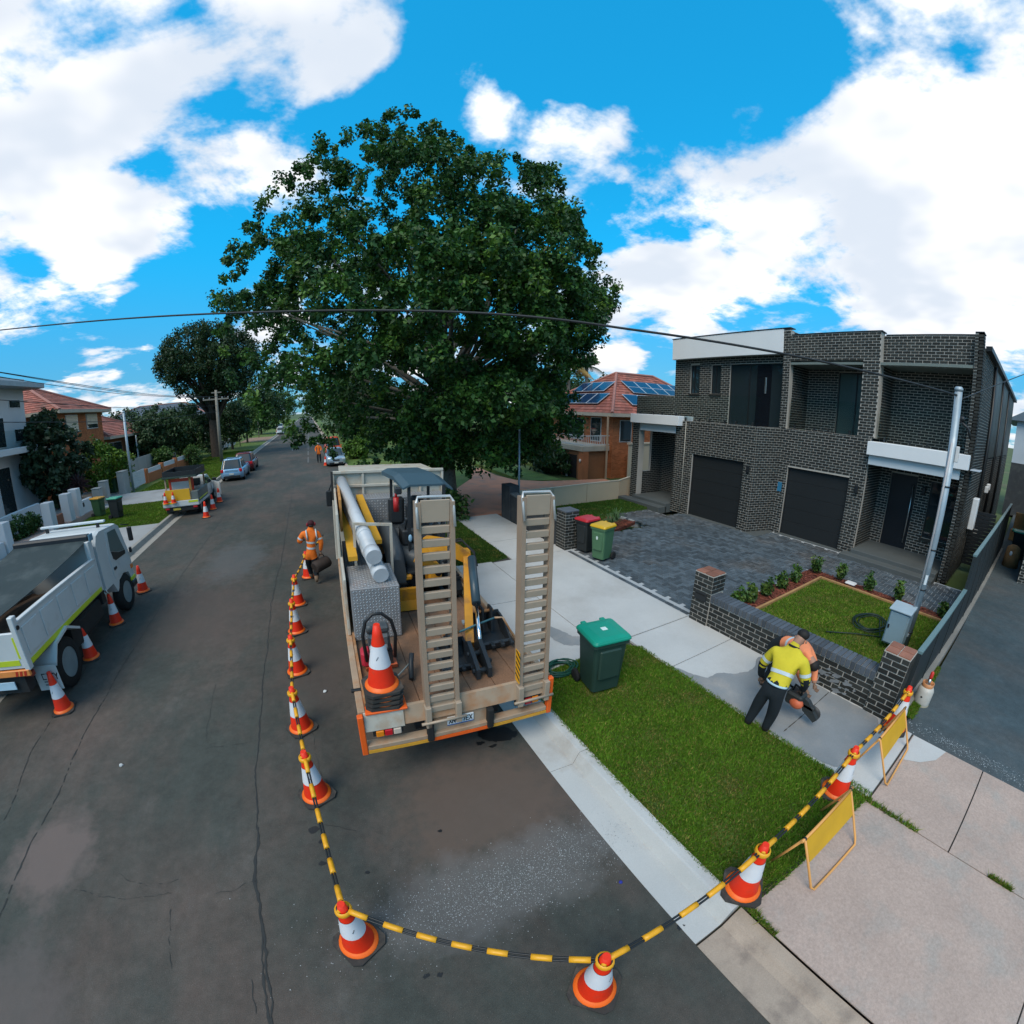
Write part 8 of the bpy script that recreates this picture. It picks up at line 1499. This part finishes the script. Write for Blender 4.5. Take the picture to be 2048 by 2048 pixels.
# left: orange brick house and its wing
lh, pl_ = hip_house('brick_house', 'orange brick two-storey house with red tiles on the left', -23, -15.3, 27.3, 33.6, -.2, 5.2, 1.9, M_OBR, None, over=.55, ridge=((-19.2, 30.3), (-19.1, 30.3)))
cells = brick_cells(27.3, 33.6, 1.0, 5.0, [(28.3, 29.9, 3.85, 4.95), (31.1, 32.8, 3.98, 4.97), (32.2, 32.9, 2.7, 3.2)], zref=0); b = MB(); lay(b, cells, (-15.3, 0, 0), (0, 1, 0), (1, 0, 0)); b.v = [v-Vector(lh.location) for v in b.v]; b.build('brickwork', M_OBR, lh, kind='stuff')
win(pl_, (-15.3, 28.3, 3.85), (-15.27, 29.9, 4.95), 'x+', shutter=.97); win(pl_, (-15.3, 31.1, 3.98), (-15.27, 32.8, 4.97), 'x+', shutter=.72); win(pl_, (-15.3, 32.2, 2.7), (-15.27, 32.9, 3.2), 'x+')
bw, pb = hip_house('brick_bungalow', 'single storey wing with red tiled roof beside the brick house', -22, -15.6, 34.4, 43.0, -.2, 3.25, 1.85, M_OBRD, None, over=.75, ridge=((-19, 37.2), (-19, 40.2)))
win(pb, (-15.6, 35.0, 1.2), (-15.57, 37.4, 2.8), 'x+'); win(pb, (-15.6, 39.0, 1.2), (-15.57, 41.2, 2.8), 'x+'); pb('porch_post', M_WFR, lambda b: b.box((-14.6, 38.0, -.2), (-14.5, 38.1, 3.1)))
gh_, pg = hip_house('grey_roof_house', 'far pale house with blue grey tiled roof on the left', -30, -15.0, 66, 76, 0, 4.6, 2.0, M_EAVE, None, over=.7, ridge=((-26, 71), (-19, 71)))
for o in gh_.children:
    if o.name.startswith('roof'):
        for c in o.children:
            if c.name.startswith('tiles'): c.data.materials[0] = mat('blue_grey_tile', (0.10, 0.125, 0.155), .7, .1, 1, rnd=.2)
win(pg, (-20, 65.97, 2.2), (-18, 66, 3.6), 'y-'); win(pg, (-27, 65.97, 2.2), (-24.5, 66, 3.6), 'y-'); win(pg, (-15, 68, 2.2), (-14.97, 70, 3.6), 'x+')
# right edge: brick building and a pale far house behind the driveway
nb = thing('neighbour_building', 'dark brick building corner at the right edge of the driveway', 'building', (19, -3, 0)); b = MB(); b.X = Matrix.Translation((-19, 3, 0)); b.box((15.75, -7, 0), (26, -.32, 4.2)); b.build('wall', M_MORTAR, nb)
b = MB(); lay(b, brick_cells(-7, -.32, 0.05, 4.2), (15.75, 0, 0), (0, 1, 0), (-1, 0, 0)); lay(b, brick_cells(15.75, 22, 0.05, 4.2), (0, -.32, 0), (1, 0, 0), (0, 1, 0)); b.v = [v-Vector((19, -3, 0)) for v in b.v]; b.build('bricks', M_BRICK, nb, kind='stuff')
fh = thing('far_white_house', 'pale blue white house behind the right boundary', 'house', (36, 0.5, 0))
def fp(n, m, f): b = MB(); b.X = Matrix.Translation((-36, -.5, 0)); f(b); return b.build(n, m, fh)
fp('wall', mat('pale_weatherboard', (0.42, 0.47, 0.52), .7, .05), lambda b: b.box((31.5, -4, 0), (40, 1.2, 5.2))); fp('roof', mat('blue_roof', (0.12, 0.16, 0.20), .6), lambda b: b.prism([(-4.6, 5.2), (1.8, 5.2), (-1.4, 7.0)], 31.2, 40.3, 'x')); fp('window', M_PANE, lambda b: b.box((31.47, -.2, 1.2), (31.5, .9, 2.6))); fp('lower_wall', M_DKW, lambda b: b.box((31.46, -4, 0), (31.49, 1.2, 2.9)))
rt = thing('timber_sleeper_bed', 'raw timber sleeper beds at the far end of the driveway', 'edging', (24.5, .2, .09)); b = MB(); b.X = Matrix.Translation((-24.5, -.2, -.09)); b.cbox((22.5, -.2, .09), (22.7, .35, .55), .02); b.build('sleeper', M_TIMB, rt); b = MB(); b.X = Matrix.Translation((-24.5, -.2, -.09)); b.cbox((25.6, -.3, .09), (25.8, .32, .9), .02); b.build('sleeper', M_TIMB, rt)
lg = thing('timber_stump', 'cut log standing on the driveway beside the bin', 'log', (17.6, .02, .09)); part(lg, 'log', mat('log', (0.26, 0.14, 0.06), .9, .2, 5), lambda b: b.lathe([(.26, 0), (.25, .3), (.22, .62), (.1, .7)], n=12)); part(lg, 'paint_mark', M_COLLAR, lambda b: b.ball((-.22, .05, .45), (.02, .06, .08), 8, 5))
# ================================================================== LEFT FRONT FENCES
M_FW = mat('fence_white', (0.50, 0.52, 0.54), .8, .05, 1.5); M_FG = mat('fence_grey', (0.25, 0.27, 0.27), .85, .08, 2)
wf = thing('white_front_wall', 'low white rendered wall with square posts on the left', 'wall', (-11.7, 18, .1))
def fpart(root, n, m, lo, hi, bev=.02):
    o = Vector(root.location); b = MB(); b.X = Matrix.Translation(-o); b.cbox(lo, hi, bev); return b.build(n, m, root)
for (y, m, hh) in ((15.35, M_FW, 1.2), (18.55, M_FW, 1.24), (20.15, M_FW, 1.3), (21.0, M_FW, 1.36)): fpart(wf, 'post', m, (-11.66, y-.2, 0), (-11.22, y+.2, hh))
for (y0, y1, hh) in ((21.22, 22.4, .72), (12, 15.1, .6)): fpart(wf, 'wall_panel', M_FW, (-11.5, y0, 0), (-11.3, y1, hh))
fpart(wf, 'wall_panel', M_FW, (-13.4, 12, 0), (-13.2, 20.8, .95)); fpart(wf, 'letter_slot', M_BLACK, (-11.31, 21.35, .42), (-11.285, 21.5, .62), .004); fpart(wf, 'meter_door', mat('rust_door', (.25, .1, .06), .8), (-11.55, 19.2, .1), (-11.45, 19.7, .55))
for (y, lab) in ((22.9, 'squat grey gate post left of the driveway'), (23.75, 'tall grey gate post left of the driveway')):
    p_ = thing('gate_post', lab, 'post', (-11.2, y, .1), group='grey gate posts'); fpart(p_, 'shaft', M_FG, (-11.42, y-.2, 0), (-11.0, y+.2, 1.0 if y < 23 else 1.22)); fpart(p_, 'cap', M_FG, (-11.44, y-.22, 1.0 if y < 23 else 1.22), (-10.98, y+.22, 1.05 if y < 23 else 1.27))
gp = thing('gate_post', 'broad grey gate post beside the white metal gate', 'post', (-11.3, 26.6, .1), group='grey gate posts'); fpart(gp, 'shaft', M_FG, (-11.5, 26.2, 0), (-11.1, 27.05, 1.35)); fpart(gp, 'cap', M_FG, (-11.52, 26.18, 1.35), (-11.08, 27.07, 1.4))
wg = thing('white_gate', 'plain white metal driveway gate', 'gate', (-11.35, 29.2, .1))
for i in range(6): fpart(wg, 'gate_board', M_FW, (-11.38, 28.15, .12+i*.155), (-11.33, 30.3, .12+i*.155+.148), .006)
bf = thing('brick_fence', 'stepped orange brick fence with white infill panels', 'fence', (-11.3, 34, .1))
segs = [((-11.35, 30.5), (-11.1, 33.2), .62), ((-11.1, 33.2), (-10.75, 35.6), .70), ((-10.75, 35.6), (-10.4, 37.6), .78)]
for (a, c, hh) in segs:
    o = Vector(bf.location)
    def sg(b, z0, z1, w): b.X = Matrix.Translation(-o); b.hexa([(a[0]-w, a[1], z0), (a[0]+w, a[1], z0), (c[0]+w, c[1], z0), (c[0]-w, c[1], z0), (a[0]-w, a[1], z1), (a[0]+w, a[1], z1), (c[0]+w, c[1], z1+.05), (c[0]-w, c[1], z1+.05)])
    b = MB(); sg(b, 0, hh, .1); b.build('brick_panel', M_OBR, bf); b = MB(); sg(b, hh+.051, hh+.32, .03); b.build('infill_panel', M_FW, bf)
    fpart(bf, 'pier', M_OBR, (c[0]-.16, c[1]-.16, 0), (c[0]+.16, c[1]+.16, hh+.45))
fpart(bf, 'pier', M_OBR, (-11.5, 30.4, 0), (-11.2, 30.7, 1.0)); fpart(bf, 'pier_light', M_BLACK, (-10.85, 35.5, 1.15), (-10.65, 35.7, 1.35))
gf = thing('grey_panel_fence', 'pale grey sheet fence behind the brick fence', 'fence', (-13.1, 38, 0))
for i in range(6): fpart(gf, 'panel', mat('sheet_grey', (0.30, 0.31, 0.30), .7, .05, 1), (-13.15, 32+i*2.0, 0), (-13.1, 33.96+i*2.0, 1.55 if i < 5 else 1.3), .01)
pf_ = thing('picket_fence', 'white post and panel fence farther along the left verge', 'fence', (-10.6, 54, .1))
for i in range(9): fpart(pf_, 'post', M_FW, (-10.7, 50+i*1.6, 0), (-10.5, 50.3+i*1.6, 1.2), .02); fpart(pf_, 'panel', M_FW, (-10.63, 50.31+i*1.6, .2), (-10.57, 51.59+i*1.6, .85), .01)
# ================================================================== POLES AND WIRES
M_WIRE = mat('wire', (0.02, 0.022, 0.024), .6); M_POLEW = mat('pole_timber', (0.22, 0.20, 0.165), .9, .15, 3)
up_ = thing('utility_pole', 'grey timber power pole with crossarms on the left verge', 'pole', (-7.85, 39.5, .1))
part(up_, 'shaft', M_POLEW, lambda b: b.tube([(0, 0, -.2), (0, 0, 6.1)], [.16, .11], 10)); part(up_, 'crossarm', M_POLEW, lambda b: b.box((-1.15, -.06, 5.28), (1.05, .06, 5.40))); part(up_, 'crossarm', M_POLEW, lambda b: b.box((-.4, -.05, 5.85), (.45, .05, 5.94)))
for x in (-1.1, -.6, .5, 1.0): part(up_, 'insulator', M_WFR, lambda b: b.cyl((x, 0, 5.4), (x, 0, 5.52), .04, .03, 8))
gp_ = thing('service_pole', 'thin grey service pole beside the white gate', 'pole', (-11.0, 27.2, .1)); part(gp_, 'shaft', M_GALV, lambda b: b.tube([(0, 0, -.1), (0, 0, 4.55)], .075, 10)); part(gp_, 'cap', M_GALV, lambda b: b.ball((0, 0, 4.57), .09, 8, 5)); part(gp_, 'bracket', M_BLACK, lambda b: b.tube([(0, 0, 4.3), (.25, -.1, 4.45)], .02, 6))
for (x, y, hh, lab) in ((-8.6, 76.5, 4.2, 'slim street sign pole far along the left verge'), (-9.0, 58, 5.0, 'thin pole beyond the picket fence')):
    q_ = thing('street_pole', lab, 'pole', (x, y, .1)); part(q_, 'shaft', M_POLEW, lambda b: b.tube([(0, 0, -.1), (0, 0, hh)], .06, 8)); part(q_, 'head', M_GALV, lambda b: b.cbox((-.15, -.05, hh-.1), (.15, .05, hh+.1), .02))
sp = thing('sign_pole', 'thin galvanised pole beside the dark rendered wall', 'pole', (6.55, 12.45, .1)); part(sp, 'shaft', M_GALV, lambda b: b.tube([(0, 0, -.1), (0, 0, 2.95)], .035, 9)); part(sp, 'cap', M_GALV, lambda b: b.ball((0, 0, 2.95), .042, 8, 5))
def wire(lab, pts, r=.012, sub=8):
    P = [Vector(p) for p in pts]; Q = []
    for i in range(len(P)-1):
        p0, p1, p2, p3 = P[max(i-1, 0)], P[i], P[i+1], P[min(i+2, len(P)-1)]
        for k in range(sub): t = k/sub; Q.append(.5*((2*p1)+(p2-p0)*t+(2*p0-5*p1+4*p2-p3)*t*t+(3*p1-p0-3*p2+p3)*t**3))
    Q.append(P[-1]); b = MB(); b.tube(Q, r, 6); o = b.build('overhead_wire', M_WIRE); tag(o, lab, 'wire', 'overhead wires')
wire('thick twisted service cable crossing the sky to the steel pole', [(8.33, 1.22, 4.45), (4.4, 3.9, 4.8), (2.8, 5.0, 5.01), (-1.3, 7.8, 5.54), (-8.8, 12.9, 6.84), (-14, 16.4, 7.9)], .017)
wire('thin wire leaving the steel pole to the right', [(8.36, 1.2, 4.4), (14, .4, 5.6), (30, -2.5, 9.2)], .010)
for i, (x, z0, z1, sg_) in enumerate([(-8.95, 6.15, 5.6, .5), (-8.45, 5.95, 5.6, .5), (-7.35, 5.75, 5.6, .55), (-6.85, 5.55, 5.6, .5), (-7.85, 5.2, 4.9, .45), (-7.85, 4.7, 4.4, .5)]):
    wire(['topmost left wire', 'second left wire from the top', 'third left wire from the top', 'fourth left wire from the top', 'upper telephone wire at the left', 'lowest telephone wire at the left'][i]+' running along the street', [(x, 2, z0), (x, 20, (z0+z1)/2-sg_), (x if i < 4 else -7.85, 39.5, z1)], .009 if i < 4 else .011)
for i, x in enumerate((-8.45, -7.35)): wire(['left', 'right'][i]+' wire continuing beyond the timber pole', [(x, 39.5, 5.6), (x, 58, 4.9), (x-.3, 76.5, 5.2)], .010)
wire('service wire from the timber pole to the brick bungalow', [(-7.85, 39.5, 4.6), (-11, 37.5, 3.8), (-15.2, 36, 3.5)], .010)
# litter
for i, (x, y, c, lab) in enumerate([(-.27, 5.3, (.6, .6, .58), 'white crumpled litter on the road beside the truck'), (1.75, 1.36, (.02, .03, .25), 'blue bottle cap on the road near the kerb'), (-2.95, 4.44, (.5, .5, .48), 'pale scrap of litter in the middle of the road')]):
    b = MB(); b.ball((0, 0, .012), (.028, .022, .016) if i != 1 else (.018, .018, .012), 7, 5, smooth=False)
    for v in b.v:
        if i != 1: v += Vector((random.uniform(-.008, .008), random.uniform(-.008, .008), random.uniform(0, .006)))
    tag(b.build('litter', mat('litter_%d' % i, c, .7), loc=(x, y, 0)), lab, 'litter')
# ------------------------------------------------------------------ real-world size: scale the whole place (and the camera's place in it) about the ground origin
KS = 1.15
bpy.context.view_layer.update()
for o in list(COL.objects):
    if o.parent is None:
        if o.type == 'LIGHT': continue
        if o.type == 'CAMERA': o.location = Vector(o.location)*KS; continue
        M_ = Matrix.Scale(KS, 4) @ o.matrix_world; o.matrix_world = M_
        if '_b' in o: del o['_b']
